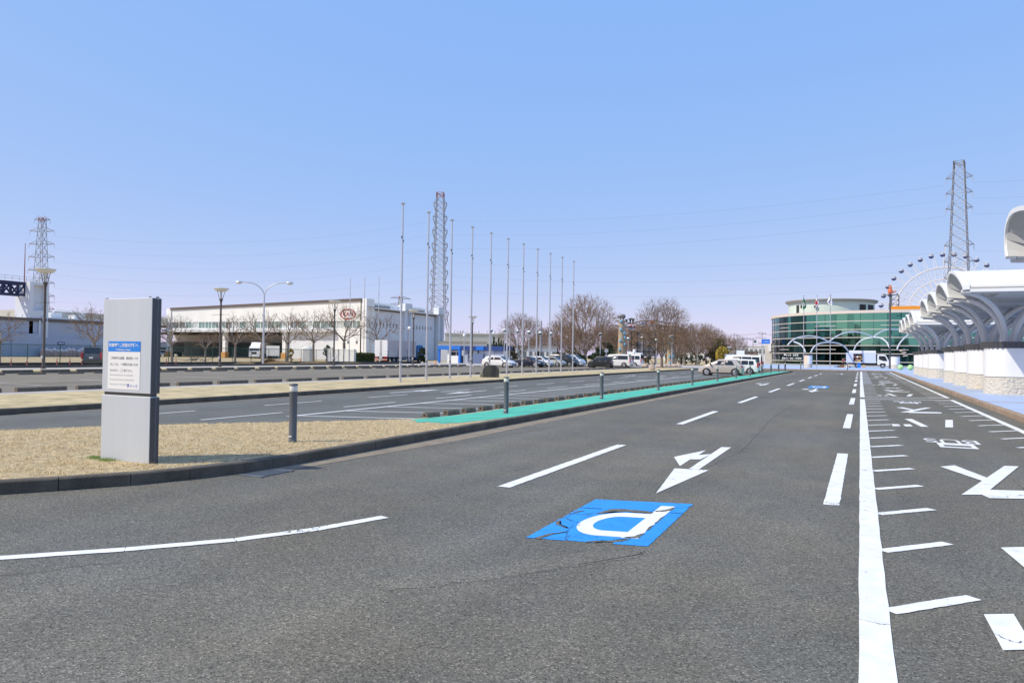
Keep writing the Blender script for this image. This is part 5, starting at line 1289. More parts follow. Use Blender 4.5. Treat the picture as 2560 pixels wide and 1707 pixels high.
archtube([(1480,1190),(1440,1140),(1370,1100),(1255,1085)], 160, 150, col2, 'arm'); archtube([(1538,1190),(1580,1110),(1660,1050),(1765,1030)], 160, 158, col2, 'arm')
archtube([(1765,1028),(1860,965),(1960,938),(2060,940)], 158, 166, col3, 'arch')
z7 = lambda x, y: (2160 + x/3.015, 480 + y/3.015)
def toz6(p): return ((p[0]-1800)*4.6125, (p[1]-620)*4.6125)
archtube([toz6(z7(*p)) for p in ((190,1170),(170,1130),(125,1100),(70,1095))], 152, 158, col3, 'arm'); archtube([toz6(z7(*p)) for p in ((248,1185),(270,1140),(310,1095),(345,1070))], 152, 156, col3, 'arm')
# dark lamp post with orange figure, green balls
p = atY(2224.5, 921.5, 149.); t = thing('dark_lamp_post', 'dark post topped with an orange bird sculpture before the glass hall', 'lamp post', (p.x, 149, .15)); zt = Zh(2226.5, 737, p.x, 149)-.15
MB().lathe([(.16,-.02),(.15,2),(.13,zt-.3)], n=12).build('pole', M['darkmetal'], t, 40)
MB().lathe([(.2,zt-.35),(.35,zt-.2),(.45,zt),(.3,zt+.05)], n=12).build('collar', M['darkmetal'], t, 40); MB().tube([(-1.0,0,zt),(1.1,0,zt)], .05, 6).ball((-1.05,0,zt+.1), .13, 8, 6).ball((1.1,0,zt+.12), .13, 8, 6).build('cross_bar', M['darkmetal'], t)
M['orsc'] = mat('orange_sculpture_paint', (.62,.16,.06), .6)
b = MB(); b.ball((0,0,zt+.6), .48, 10, 8, 0, (.85,.7,1.15)).ball((.02,0,zt+1.25), .26, 10, 8).tube([(.2,0,zt+.45),(.65,0,zt+.5),(1.0,0,zt+.72)], [.2,.14,.05], 8).tube([(.05,0,zt+1.2),(.08,0,zt+1.75)], [.2,.06], 8).tube([(-.2,0,zt+.9),(-.5,0,zt+.85)], [.08,.03], 6); b.build('bird_sculpture', M['orsc'], t, 60)
for i, (px, py) in enumerate(((2251.2, 924.4),(2276, 924.8))):
    p = atY(px, py, 132.5 - i*.8); o = MB(); o.lathe([(.01,.0)] + [(.42*math.sin(PI*(j+1)/18), .41-.42*math.cos(PI*(j+1)/18)) for j in range(17)] + [(.01,.835)], n=24)
    o = o.build('green_ball', mat('pale_green_ball', (.42,.72,.30), .45) if i == 0 else bpy.data.materials['pale_green_ball'], None, 60, (p.x, p.y, .14)); tag(o, 'pale green ball bollard on the blue plaza, %s one' % ('left' if i == 0 else 'right'), 'ball bollard', 'pale green ball bollards')
# flags before the hall
def flag(name, px, tx, ty, base, col, lab, fl_pts, extra=None):
    q = G(*z6(*base), .15); zt = Zh(*z6(tx, ty), *q) - .15
    fp = flagpole(zt, 'white flagpole flying %s before the glass hall' % lab, 'flagpoles before the glass hall', (q[0], q[1], .15), .055)
    # drooping cloth as a folded sheet
    m_ = MB(); rows = len(fl_pts); cols = 6; vs_ = []
    for (xa_, xb_, y_) in fl_pts:
        for c in range(cols+1):
            x_ = xa_ + (xb_-xa_)*c/cols; p = atY(*z6(x_, y_), q[1]-.12 - .16*math.sin(c*1.7 + y_*.05)); vs_.append(p)
    fs, mi_ = [], []
    for r_ in range(rows-1):
        for c in range(cols): fs.append((r_*(cols+1)+c, r_*(cols+1)+c+1, (r_+1)*(cols+1)+c+1, (r_+1)*(cols+1)+c))
    m_.add(vs_, fs)
    ms = [M[c] if isinstance(c, str) else c for c in col]
    if extra:
        for i in range(len(fs)): r_, c = divmod(i, cols); m_.m[i] = extra(r_, c)
    o = m_.build(name, ms); o.modifiers.new('thickness', 'SOLIDIFY').thickness = .02
    tag(o, lab[0].upper()*0 + lab, 'flag', 'flags before the glass hall')
M['fgreen'] = mat('green_flag_cloth', (.02,.22,.11), .8); M['fwhite'] = mat('white_flag_cloth', (.78,.78,.8), .8); M['fred'] = mat('red_flag_disc', (.75,.03,.06), .8); M['flil'] = mat('lilac_flag_print', (.5,.55,.78), .8)
flag('flag', 0, 965, 548, (961,1395), ['fgreen','fwhite'], 'the drooping green and white flag', [(962,967,575),(960,976,605),(958,984,630),(957,990,650),(958,996,668),(957,990,690),(956,966,710)], lambda r,c: 1 if r in (2,3) and c < 4 else 0)
flag('flag', 0, 1116, 545, (1113,1398), ['fwhite','fred'], 'the drooping white flag with a red disc', [(1114,1119,568),(1110,1130,590),(1106,1136,612),(1102,1140,632),(1100,1138,652),(1097,1124,676),(1094,1104,704)], lambda r,c: 1 if r in (2,3) and 0 <= c < 4 else 0)
flag('flag', 0, 1272, 535, (1269,1400), ['fwhite','flil'], 'the spreading white flag with a lilac emblem', [(1268,1274,542),(1260,1284,570),(1246,1292,598),(1236,1298,622),(1250,1304,640),(1272,1302,662)], lambda r,c: 1 if r in (2,3) and 0 < c < 3 else 0)
# ================================================================ trees
M['bark'] = mat('grey_brown_bark', (.20,.165,.135), .9, var=.3, vs=4); M['twig'] = mat('brown_twig', (.205,.135,.085), .9); M['twigr'] = mat('reddish_twig', (.225,.145,.088), .9); M['barkl'] = mat('pale_bark', (.25,.215,.185), .9, var=.25, vs=3)
def bare_tree(seed, hgt, trunk_h, n_main, width, ntip, twig_r=.012, fan=3, fan_l=.6, low=.3, fill=.55, lean=0.):
    """broom crown: twig tips spread through a domed envelope, gathered into ever thicker limbs down to the trunk"""
    rn = random.Random(seed); tr, cr = MB(), MB()
    cz = hgt*(low + (1-low)*.45); rz_, rx_ = (hgt - cz), width/2; rzl = cz - hgt*low
    lob = [(rn.uniform(0,6.28), rn.uniform(.4,1.3), rn.uniform(.75,1.12)) for _ in range(9)]
    tips = []
    while len(tips) < ntip:
        d = Vector((rn.gauss(0,1), rn.gauss(0,1), rn.gauss(.25,1))).normalized(); k = 1.
        az, th = math.atan2(d.y, d.x), math.acos(d.z)
        for a, t, s_ in lob:
            da = math.cos(az-a)*math.sin(th)*math.sin(t) + math.cos(th)*math.cos(t)
            if da > .8: k = k*(1-(da-.8)*5) + s_*(da-.8)*5 if da < 1 else s_
        r = rn.uniform(fill, 1.)**.6 * k
        tips.append(Vector((d.x*rx_*r + lean, d.y*rx_*r, cz + d.z*(rz_ if d.z > 0 else rzl)*r)))
    def limb(a, b, r0, r1, d0, lev):
        L = (b-a).length; c1 = a + d0*L*.38; n = 5 if lev < 2 else 3; pts = []
        w_ = L*(.035 + .02*min(lev,3))
        for i in range(n+1):
            u = i/n; p = a*(1-u)**2 + c1*2*u*(1-u) + b*u*u
            if 0 < i < n: p = p + Vector((rn.uniform(-w_,w_), rn.uniform(-w_,w_), rn.uniform(-w_,w_)))
            pts.append(p)
        (tr if lev <= 2 else cr).tube(pts, [r0 + (r1-r0)*i/n for i in range(n+1)], 7 if lev == 0 else (5 if lev < 3 else 3), 0, False)
        return (pts[-1]-pts[-2]).normalized()
    def rad_(n): return max(twig_r, hgt*.0175*(n/ntip)**.42)
    def kmeans(P, k):
        cs = rn.sample(P, k)
        for _ in range(4):
            gs = [[] for _ in cs]
            for p in P: gs[min(range(len(cs)), key=lambda i: (p-cs[i]).length_squared)].append(p)
            gs = [g for g in gs if g]; cs = [sum(g, Vector())/len(g) for g in gs]
        return gs, cs
    def grow(node, d, P, lev):
        if len(P) <= 2 or lev > 7:
            for p in P:
                dd = limb(node, p, rad_(1)*1.1, twig_r*.8, d, 4)
                for _ in range(fan):
                    v = (dd + Vector((rn.gauss(0,.42), rn.gauss(0,.42), rn.gauss(.12,.38)))).normalized() * fan_l*rn.uniform(.5,1.3); st = p.lerp(node, rn.uniform(0,.5))
                    cr.tube([st, st + v*.55 + Vector((0,0,rn.uniform(-.03,.05))), st + v], [twig_r*.8, twig_r*.7, twig_r*.45], 3, 0, False)
            return
        gs, cs = kmeans(P, n_main if lev == 0 else min(len(P), rn.choice((2,3,3)) if lev > 1 else 3))
        for g, c in zip(gs, cs):
            f = (.40 if lev == 0 else .46) if len(g) > 2 else .5
            b = node.lerp(c, f); nd = limb(node, b, rad_(len(g))*1.08, rad_(len(g)), (d + (c-node).normalized()*.6).normalized(), lev + 1); grow(b, nd, g, lev+1)
    r0 = hgt*.019; top = Vector((rn.uniform(-.1,.1), rn.uniform(-.1,.1), trunk_h))
    tr.tube([(0,0,-.1),(0,0,.15),(top.x*.5,top.y*.5,trunk_h*.5),top], [r0*1.5,r0*1.15,r0,r0*.95], 9, 0, False)
    grow(top, Vector((0,0,1)), tips, 0)
    return tr, cr
TV = {}
def tree_var(key, bark, twig, **k):
    tr, cr = bare_tree(**k)
    zmax = max(v[2] for v in cr.v); a, b = [], []
    TV[key] = (tr, cr, bark, twig, zmax)
tree_var('zel1', 'bark', 'twigr', seed=3, hgt=11, trunk_h=1.6, n_main=10, width=9.8, ntip=1150, twig_r=.012, fan=4, fan_l=.8, low=.24, fill=.3)
tree_var('zel2', 'bark', 'twigr', seed=8, hgt=11, trunk_h=1.4, n_main=11, width=10, ntip=1250, twig_r=.013, fan=4, fan_l=.8, low=.2, fill=.25)
tree_var('zel3', 'bark', 'twig', seed=15, hgt=11, trunk_h=1.7, n_main=9, width=8.5, ntip=700, twig_r=.016, fan=4, fan_l=.8, low=.2, fill=.3)
tree_var('thin1', 'barkl', 'twig', seed=21, hgt=8, trunk_h=2.6, n_main=6, width=6.6, ntip=190, twig_r=.010, fan=4, fan_l=.6, low=.36, fill=.35)
tree_var('thin2', 'barkl', 'twig', seed=27, hgt=8, trunk_h=2.8, n_main=5, width=6.2, ntip=150, twig_r=.010, fan=4, fan_l=.6, low=.34, fill=.35, lean=.4)
proto = {}
def tree(key, loc, hgt, label, rz=0, width=1., grp=None, cat='bare tree'):
    tr, cr, bk, tw, zm = TV[key]; s = hgt/zm
    if key not in proto:
        t = thing('bare_tree', label, cat, loc, rz, grp); tr.build('trunk', M[bk], t, 60); cr.build('crown', M[tw], t); proto[key] = t
    else: t = copy_tree(proto[key], loc, rz, label)
    t.scale = (s*width, s*width, s); t['label'] = label
    if grp: t['group'] = grp
    elif 'group' in t: del t['group']
    return t
def tpx(key, px, pyb, pyt, D, label, rz, width=1., grp=None, zb=0.):
    q = atD(px, pyb, D); h = Zh(px, pyt, q.x, q.y) - zb; return tree(key, (q.x, q.y, zb), h, label, rz, width, grp)
tpx('zel1', 1654.6, 919, 737, 108, 'large bare vase-shaped tree standing before the spotted gate, rightmost of the big trees', .3, 1.02)
tpx('zel2', 1463, 905, 726, 138, 'large bare tree rising behind the black boxy off-roader', 1.2, 1.05)
tpx('zel1', 1304, 904, 777, 150, 'broad bare tree behind the middle flagpoles and the navy saloon', 2.2, 1.15)
FB = [('zel3',1395,795,165,1.2),('zel2',1365,815,170,1.1),('zel3',1345,830,175,1.),('zel3',1425,800,170,1.),('zel2',1505,800,175,1.),('zel3',1530,815,170,1.),('zel1',1570,800,190,1.1),('zel3',1600,805,185,1.1),('zel2',1640,800,190,1.),('zel3',1690,800,150,1.),('zel3',1712,804,160,1.1),('zel1',1740,803,170,1.15),('zel3',1765,802,180,1.),('zel2',1785,815,190,1.),('zel3',1700,815,170,1.2),('zel1',1815,833,230,1.1),('zel3',1845,838,250,1.),('zel2',1795,838,220,1.),('zel3',1330,845,185,1.),('zel3',1450,815,190,1.2),('zel2',1550,808,200,1.2),('zel3',1620,815,200,1.2),('zel3',1665,806,175,1.1)]
for i, (k_, px, pt, D, wd) in enumerate(FB):
    tpx(k_, px, 900, pt, D, 'brown bare tree of the belt behind the parked cars, %s from the left' % ordn(1 + sorted(range(len(FB)), key=lambda j: FB[j][1]).index(i)), i*1.3, wd, 'bare trees of the park belt')
# thin trees before the factories
CT = [('thin1',430,902,770,111),('thin2',513,902,815,114),('thin1',587,900.5,775,124),('thin2',655,896,768,128),('thin1',718,900,765,118),('thin2',783,901,768,126),('thin1',861,898,742,128),('thin2',944,890,775,128),('thin1',236,890,752,104),('thin2',-2,905,770,94)]
for i, (k_, px, pb, pt, D) in enumerate(CT):
    tpx(k_, px, pb, pt, D, 'slender bare tree by the chain link fence, %s from the left' % ordn(1 + sorted(range(len(CT)), key=lambda j: CT[j][1]).index(i)), i*.9+.4, 1.25, 'slender bare trees before the factories')
# trees reflected in the hall, standing behind the photographer
for i, (x, y, h) in enumerate(((-30,-45,12),(-16,-52,14),(-4,-48,12.5),(9,-55,14),(22,-50,13),(36,-46,12),(-44,-50,13))):
    tree(('zel1','zel2','zel3')[i % 3], (x, y, 0), h, 'bare tree mirrored in the green glass hall, %s from the left' % ordn(i+1), i, 1.3, 'bare trees mirrored in the glass')
# leafy plants
M['leafd'] = mat('dark_evergreen_leaf', (.030,.050,.022), .8, var=.5, vs=1.1); M['leafo'] = mat('olive_leaf', (.115,.095,.035), .85, var=.4, vs=.8); M['leafw'] = mat('yellow_willow_leaf', (.36,.27,.045), .85, var=.25, vs=1.5); M['leafh'] = mat('hedge_leaf', (.075,.095,.022), .8, var=.5, vs=1.5); M['leafb'] = mat('rusty_brush', (.24,.135,.055), .9, var=.3, vs=2)
def leaves(mb, n, inside, size, rn, droop=0.):
    for _ in range(n):
        c = inside(rn); s = size*rn.uniform(.5,1.3)
        u = Vector((rn.gauss(0,1), rn.gauss(0,1), rn.gauss(0,1))).normalized()
        if droop: u = (u*.35 + Vector((0,0,-1))).normalized()
        v = u.cross(Vector((rn.gauss(0,1), rn.gauss(0,1), rn.gauss(0,1)))).normalized()
        mb.quad(c - u*s, c - v*s*.5, c + u*s, c + v*s*.5)
def clumpy(rx, ry, rz, cz, nclump, rn, cr_=.34):
    cl = []
    for _ in range(nclump):
        d = Vector((rn.gauss(0,1), rn.gauss(0,1), rn.gauss(0,1))).normalized() * rn.uniform(.5,.95)
        cl.append((Vector((d.x*rx, d.y*ry, cz + d.z*rz)), rn.uniform(.6,1.2)*cr_*min(rx,rz)))
    def f(r_):
        c, rr = r_.choice(cl); d = Vector((r_.gauss(0,1), r_.gauss(0,1), r_.gauss(0,1))).normalized() * rr * r_.uniform(.5,1.)**.5; return c + d
    return f
def evergreen(nm, cat, px, pyb, pyt, wpx, D, m_, label, seed, n=1400, size=.16, trunk=True, grp=None, zb=0., low=.15):
    q = atD(px, pyb, D); h = Zh(px, pyt, q.x, q.y) - zb; w = wpx*D/1950; rn = random.Random(seed)
    t = thing(nm, label, cat, (q.x, q.y, zb), 0, grp); mb = MB()
    leaves(mb, n, clumpy(w/2, w/2, h*(1-low)/2, h*(1+low)/2, 22, rn), size, rn); mb.build('crown', M[m_], t)
    if trunk: MB().tube([(0,0,-.1),(0,0,h*.5)], [.16,.08], 7).build('trunk', M['bark'], t)
    return t
evergreen('round_tree', 'evergreen tree', 1795, 905, 851, 56, 175, 'leafo', 'round olive tree left of the yellow willow', 1, 2600, .2, low=.1)
evergreen('round_tree', 'evergreen tree', 1517, 906, 853, 40, 150, 'leafd', 'dark evergreen tree behind the round traffic sign', 2, 1800, .2, low=.05)
evergreen('round_tree', 'evergreen tree', 1498, 905, 866, 26, 150, 'leafd', 'small dark evergreen left of the round traffic sign', 6, 1200, .2, low=.05)
evergreen('shrub', 'shrub', 1281, 905, 872, 30, 118, 'leafo', 'olive shrub behind the white hatchback bonnet', 3, 1500, .14, False, low=0)
evergreen('shrub', 'shrub', 1055, 905, 866, 26, 126, 'leafd', 'dark ivy covered shrub beside the blue lorry cab', 4, 1800, .14, False, low=0)
evergreen('shrub', 'shrub', 897, 893, 877, 22, 132, 'leafd', 'small dark shrub before the white factory corner', 5, 500, .16, False, low=0)
evergreen('shrub', 'shrub', 822, 893, 862, 26, 130, 'leafd', 'dark layered pine shrub behind the white block wall', 12, 900, .16, True, low=.1)
evergreen('shrub', 'shrub', 728, 884, 866, 14, 124, 'leafw', 'small yellow green shrub against the grey factory wall', 13, 350, .15, True, low=.1)
for i, (px, pt) in enumerate(((1219,861),(1227,858),(1234,843),(1240,856),(1246,845),(1252,850),(1258,852),(1264,858),(1275,862),(1284,866))):
    q = atD(px, 905, 150); h = Zh(px, pt, q.x, q.y); rn = random.Random(40+i); mb = MB()
    def f(r_): u = r_.random()**1.3; a = r_.uniform(0,6.28); rr = (1-u)*.85*r_.random()**.4; return Vector((rr*math.cos(a), rr*math.sin(a), .3 + u*(h-.3)))
    leaves(mb, 420, f, .22, rn); t = thing('conifer', 'small dark pointed conifer above the dark blue fascia, %s from the left' % ordn(i+1), 'conifer', (q.x,q.y,0), 0, 'pointed conifers behind the gatehouse'); mb.build('crown', M['leafd'], t); MB().tube([(0,0,0),(0,0,h*.8)], [.12,.03], 5).build('trunk', M['bark'], t)
# undergrowth of the park belt
for i, (px, w_, pt, D, m_) in enumerate(((1345,30,880,150,'leafd'),(1395,40,876,150,'leafo'),(1430,44,872,148,'leafo'),(1560,40,880,165,'leafd'),(1705,40,884,175,'leafd'),(1740,44,882,180,'leafd'),(1775,40,880,175,'leafd'),(1610,40,884,172,'leafo'))):
    evergreen('shrub', 'shrub', px, 905, pt, w_, D, m_, 'low dark shrub at the foot of the park belt, %s from the left' % ordn(1 + [1345,1395,1430,1560,1610,1705,1740,1775].index(px)), 60+i, 700, .2, False, 'shrubs of the park belt', 0, 0)
for i_, (px_, w_, pt_, D_, m_) in enumerate(((1487,44,880,128,'leafd'),(1450,30,884,132,'leafd'),(1410,40,882,135,'leafo'))): evergreen('shrub', 'shrub', px_, 905, pt_, w_, D_, m_, ['dark shrub just left of the round traffic sign','dark shrub at the foot of the largest bare tree','olive shrub behind the black people carrier'][i_], 90+i_, 900, .2, False, None, 0, 0)
# willow
q = atD(1806, 906, 160); h = Zh(1808, 866, q.x, q.y); rn = random.Random(9); t = thing('willow', 'weeping yellow willow beside the grey hoarding', 'willow', (q.x, q.y, 0)); mb = MB()
def fw(r_):
    a = r_.uniform(0,6.28); u = r_.random()**.5; rr = 1.35*u; top = h*(1-.25*u*u); return Vector((rr*math.cos(a), rr*math.sin(a), top - r_.random()*(top-.3)*(.25+.75*u)))
leaves(mb, 2200, fw, .22, rn, 1.); mb.build('crown', M['leafw'], t); MB().tube([(0,0,0),(0,0,h*.85)], [.16,.06], 6).build('trunk', M['bark'], t)
# hedge
a = atD(887, 906, 118); b = atD(937, 906, 121); t = thing('clipped_hedge', 'clipped green hedge between the white block wall and the box lorry', 'hedge', (a.x, a.y, 0), math.atan2(b.y-a.y, b.x-a.x)); L__ = (b-a).length; rn = random.Random(4); mb = MB()
def fh(r_): s = r_.random(); return Vector((r_.uniform(0,L__), r_.uniform(0,1.6) if s < .6 else 0, (1.45 + .15*math.sin(r_.random()*6)) if s < .45 else r_.uniform(.05,1.5)))
leaves(mb, 4200, fh, .13, rn); mb.build('foliage', M['leafh'], t); MB().box(.1,L__-.1,.15,1.5,0,1.3).build('inner_stems', M['leafd'], t)
# rusty brush heap and rough grass under the twin lamp
for i, (px, pb, pt, w_, D, lab) in enumerate(((676,905,893,44,98,'rusty brown brush heap beside the twin-arm light'),(700,911,901,80,95,'low straw coloured brush right of the twin-arm light'),(790,911,903,110,100,'low straw coloured brush before the white block wall'),(880,911,905,90,106,'low straw coloured brush near the box lorry'),(615,910,905,60,92,'thin dry brush left of the twin-arm light'))):
    q = atD(px, pb, D); w = w_*D/1950; h = max(.3, Zh(px, pt, q.x, q.y)); rn = random.Random(70+i); mb = MB()
    for _ in range(2600 if i else 1800):
        x, y = rn.gauss(0, w*.28), rn.gauss(0,.7); hh = h*rn.uniform(.3,1.)*math.exp(-(x/(w*.45))**2); dx, dy = rn.uniform(-.25,.25), rn.uniform(-.25,.25)
        mb.add([(x,y,0),(x+.03,y+.02,0),(x+dx,y+dy,hh)], [(0,1,2)])
    o = mb.build('brush', M['leafb'] if i == 0 else M['blade2'], None, None, (q.x,q.y,.08), math.atan2(UU.x,1)*0 + rad(55)); tag(o, lab, 'brush')
t = thing('fallen_branch', 'fallen dark branches lying on the dry grass behind the fence', 'branch', tuple(atD(480, 900, 112).xy) + (.15,)); rn = random.Random(2); mb = MB()
for i in range(14):
    p = Vector((rn.uniform(-2.2,2.2), rn.uniform(-.6,.6), .1)); d = Vector((rn.uniform(-1,1), rn.uniform(-1,1), rn.uniform(.0,.35))); mb.tube([p, p+d, p+d*1.8+Vector((0,0,rn.uniform(-.2,.2)))], [.05,.035,.015], 5)
mb.build('twigs', M['bark'], t)
# grass blades on the near median (and a few green tufts)
rn = random.Random(12); mb = MB(); P_poly = MEDP
n = 0
from mathutils import noise as mnoise
while n < 85000:
    x, y = rn.uniform(-17,-7.66), rn.uniform(3.2,17)
    if y < 14.4 or x < -9.8:
        pass
    elif x > -9.8: continue
    if not inpoly(x, y, P_poly) or inpoly(x, y, rg_): continue
    if rn.random() < max(0, (y-9)/14): continue
    cl_ = mnoise.noise((x*3.2, y*3.2, 0)) + .6*mnoise.noise((x*9, y*9, 4))
    if rn.random() > .62 + cl_*1.1: continue
    n += 1; a = rn.uniform(0,6.283); L_b = rn.uniform(.025,.085); up_ = rn.uniform(.006,.042) * (1.5 if cl_ > .25 else .8); w_ = rn.uniform(.0018,.0038); c_, s_ = math.cos(a), math.sin(a)
    z_ = medz(x, y); mb.add([(x - s_*w_, y + c_*w_, z_), (x + s_*w_, y - c_*w_, z_), (x + c_*L_b, y + s_*L_b, z_ + up_)], [(0,1,2)], rn.choices((0,1,2), (6,3,1) if cl_ > -.1 else (2,4,3))[0])
tag(mb.build('dry_grass', [M['blade1'], M['blade2'], M['blade3']]), kind='stuff')
for i, (px, py, w_, lab) in enumerate(((235.5,1145.5,.13,'small green grass tuft left of the notice pillar foot'),(268,1151,.22,'wider green grass tuft at the front foot of the notice pillar'))):
    q = G(px, py, .13); mb = MB(); rn = random.Random(80+i)
    for _ in range(520):
        x, y = rn.gauss(0,w_*.45), rn.gauss(0,.045); a = rn.uniform(0,6.28); L_b = rn.uniform(.02,.05); mb.add([(x-.002,y,0),(x+.002,y,0),(x+math.cos(a)*L_b*.5,y+math.sin(a)*L_b*.5,L_b)], [(0,1,2)])
    tag(mb.build('grass_tuft', M['gblade'], None, None, (q[0],q[1],.13)), lab, 'grass tuft')
# ================================================================ pylons and wires
M['pyl'] = mat('weathered_pylon_steel', (.26,.245,.24), .6, .2, var=.15, vs=.3)
def lattice(mb, levels, r=.11):
    """levels: (z, half width); four legs with cross bracing"""
    for (z0,w0),(z1,w1) in zip(levels, levels[1:]):
        for sx_, sy_ in ((1,1),(-1,1),(-1,-1),(1,-1)): mb.tube([(sx_*w0,sy_*w0,z0),(sx_*w1,sy_*w1,z1)], r, 4)
        for a_, b_ in (((1,1),(-1,1)),((-1,1),(-1,-1)),((-1,-1),(1,-1)),((1,-1),(1,1))):
            mb.tube([(a_[0]*w0,a_[1]*w0,z0),(b_[0]*w1,b_[1]*w1,z1)], r*.62, 3); mb.tube([(b_[0]*w0,b_[1]*w0,z0),(a_[0]*w1,a_[1]*w1,z1)], r*.62, 3); mb.tube([(a_[0]*w1,a_[1]*w1,z1),(b_[0]*w1,b_[1]*w1,z1)], r*.62, 3)
def pylon(label, px, pyt, D, levels_fn, arms, rz, r, topcol='redw', vee=False):
    q = atD(px, pyt, D); Ht = q.z; t = thing('transmission_tower', label, 'pylon', (q.x, q.y, 0), rz)
    mb = MB(); lv = levels_fn(Ht); lattice(mb, lv, r); mb.build('lattice', M['pyl'], t)
    tp = MB(); lattice(tp, [(Ht*.972, lv[-1][1]+.02),(Ht*1.0, lv[-1][1]+.02)], r*1.2); tp.build('top_marking', M[topcol], t)
    pts = []
    for z, L in arms(Ht):
        w_ = next(w0 + (w1-w0)*(z-z0)/(z1-z0) for (z0,w0),(z1,w1) in zip(lv, lv[1:]) if z0 <= z <= z1+.01)
        for s in (-1,1):
            m = MB()
            for sy_ in (-1,1): m.tube([(s*w_,sy_*w_,z),(s*L,0,z+.1)], r*.75, 4); m.tube([(s*w_,sy_*w_,z+1.6),(s*L,0,z+.15)], r*.6, 4)
            if vee:
                for sy_ in (-1,1): m.tube([(s*L,0,z+.1),(s*(w_+(L-w_)*.35),sy_*w_*.6,z-3.6)], r*.8, 4); m.tube([(s*w_,sy_*w_,z-3.0),(s*(w_+(L-w_)*.35),sy_*w_*.6,z-3.6)], r*.6, 4)
            for u in (.33,.66): m.tube([(s*(w_+(L-w_)*u), w_*(1-u), z), (s*(w_+(L-w_)*u), -w_*(1-u), z)], r*.5, 3)
            a = m.build('cross_arm', M['pyl'], t); MB().tube([(s*L,0,z),(s*L,0,z-1.5)], .08, 5).build('insulator', M['galv'], a)
            c, s2 = math.cos(rz), math.sin(rz); pts.append((s, Vector((q.x + s*L*c, q.y + s*L*s2, z-1.9))))
    return pts
def fn_l(Ht): return [(0,3.6),(Ht*.12,3.0),(Ht*.24,2.5)] + [(Ht*(.24+.76*i/12), 2.5-1.55*i/12) for i in range(1,13)]
PLp = pylon('steel pylon with nine pairs of arms at the far left, behind the grey factory', 106, 545, 370, fn_l, lambda H_: [(H_*.985,3.4)] + [(H_*(.90-.097*i), 5.4 + .14*i) for i in range(8)], rad(20), .11)
def fn_c(Ht): return [(0,8.2),(Ht*.10,6.2),(Ht*.2,4.0),(Ht*.3,2.75)] + [(Ht*(.3+.7*i/20), 2.75-1.2*i/20) for i in range(1,21)]
PCp = pylon('tall red topped pylon behind the white factory with stepped arms', 1101, 482, 350, fn_c, lambda H_: [(H_*(.935-.083*i), 3.1 + .2*i) for i in range(9)], rad(20), .13, 'redw', True)
def fn_r(Ht): return [(0,3.6),(Ht*.2,3.1)] + [(Ht*(.2+.8*i/16), 3.1-1.75*i/16) for i in range(1,17)]
PRp = pylon('slim steel pylon rising behind the canopies and the big wheel', 2398, 404, 265, fn_r, lambda H_: [(H_*(.92-.075*i), 3.5) for i in range(3)] + [(H_*(.59-.08*i), 3.9) for i in range(3)], rad(-12), .10, 'brownmetal')
PBp = pylon('distant pylon top showing above the white factory roof', 1002, 742, 560, fn_l, lambda H_: [(H_*.97,9.),(H_*.86,10.)], rad(70), .2)
wn = [0]
def wire(a, b, sag, lab):
    pts = []
    for i in range(25): u = i/24; p = a.lerp(b, u); pts.append((p.x, p.y, p.z - sag*4*u*(1-u)))
    o = MB().tube(pts, .013, 4).build('power_line', M['darkmetal']); tag(o, lab, 'power line', 'power lines between the pylons')
far_r = Vector((190, 150, 0))
Rl = [p for s, p in PRp if s < 0]; Rr = [p for s, p in PRp if s > 0]; Cl = [p for s, p in PCp if s > 0]; Cll = [p for s, p in PCp if s < 0]; Ll = [p for s, p in PLp if s > 0]
for i in range(6): wire(Rl[i], Cl[i+1], 3.5, 'thin power line from the right pylon to the red topped pylon, %s from the top' % ordn(i+1))
for i in range(6): wire(Rr[i], Rr[i] + Vector((150,-40,-2-1.2*i)), 3, 'thin power line leaving the right pylon to the right, %s from the top' % ordn(i+1))
for i in range(6): wire(Cll[i+1], Ll[i+1], 6, 'thin power line from the red topped pylon to the left pylon, %s from the top' % ordn(i+1))
# ================================================================ big wheel
q = atD(2361.5, 780, 400); t = thing('ferris_wheel', 'white ferris wheel with dark blue cabins behind the canopies', 'ferris wheel', (q.x, q.y, 0), math.atan2(-q.x, q.y))
zc_ = q.z; RW = 26.5
M['whl'] = mat('white_wheel_steel', (.78,.76,.76), .5); M['gglz'] = mat('pale_cabin_glazing', (.30,.34,.42), .5); M['gond'] = mat('dark_blue_cabin', (.05,.10,.30), .5)
mb = MB()
for R_ in (20.5, 15., 11.):
    for yy in (-1.,1.): mb.tube([(R_*math.cos(2*PI*i/72), yy, zc_ + R_*math.sin(2*PI*i/72)) for i in range(73)], .2 if R_ > 18 else .15, 5)
mb.build('rim', M['whl'], t)
mb = MB()
for i in range(36):
    a = rad(10*i); 
    for yy in (-1.,1.):
        for da in (-.05,.05): mb.tube([(11*math.cos(a+da*2), yy, zc_ + 11*math.sin(a+da*2)), (RW*math.cos(a+da*.25), yy*.4, zc_ + RW*math.sin(a+da*.25))], .1, 4)
    mb.tube([(11*math.cos(a),-1,zc_+11*math.sin(a)),(11*math.cos(a),1,zc_+11*math.sin(a))], .1, 4)
    for k_ in (17.6,): mb.tube([(k_*math.cos(a-.035),1,zc_+k_*math.sin(a-.035)),(k_*math.cos(a+.035),1,zc_+k_*math.sin(a+.035))], .12, 4)
    mb.tube([(1.5*math.cos(a),0,zc_+1.5*math.sin(a)),(11*math.cos(a),-1 if i % 2 else 1,zc_+11*math.sin(a))], .07, 4)
mb.build('spoke', M['whl'], t); MB().lathe([(1.6,-2.2),(1.6,2.2)], (0,0,zc_), 16, 0, 'y').build('hub', M['whl'], t, 40)
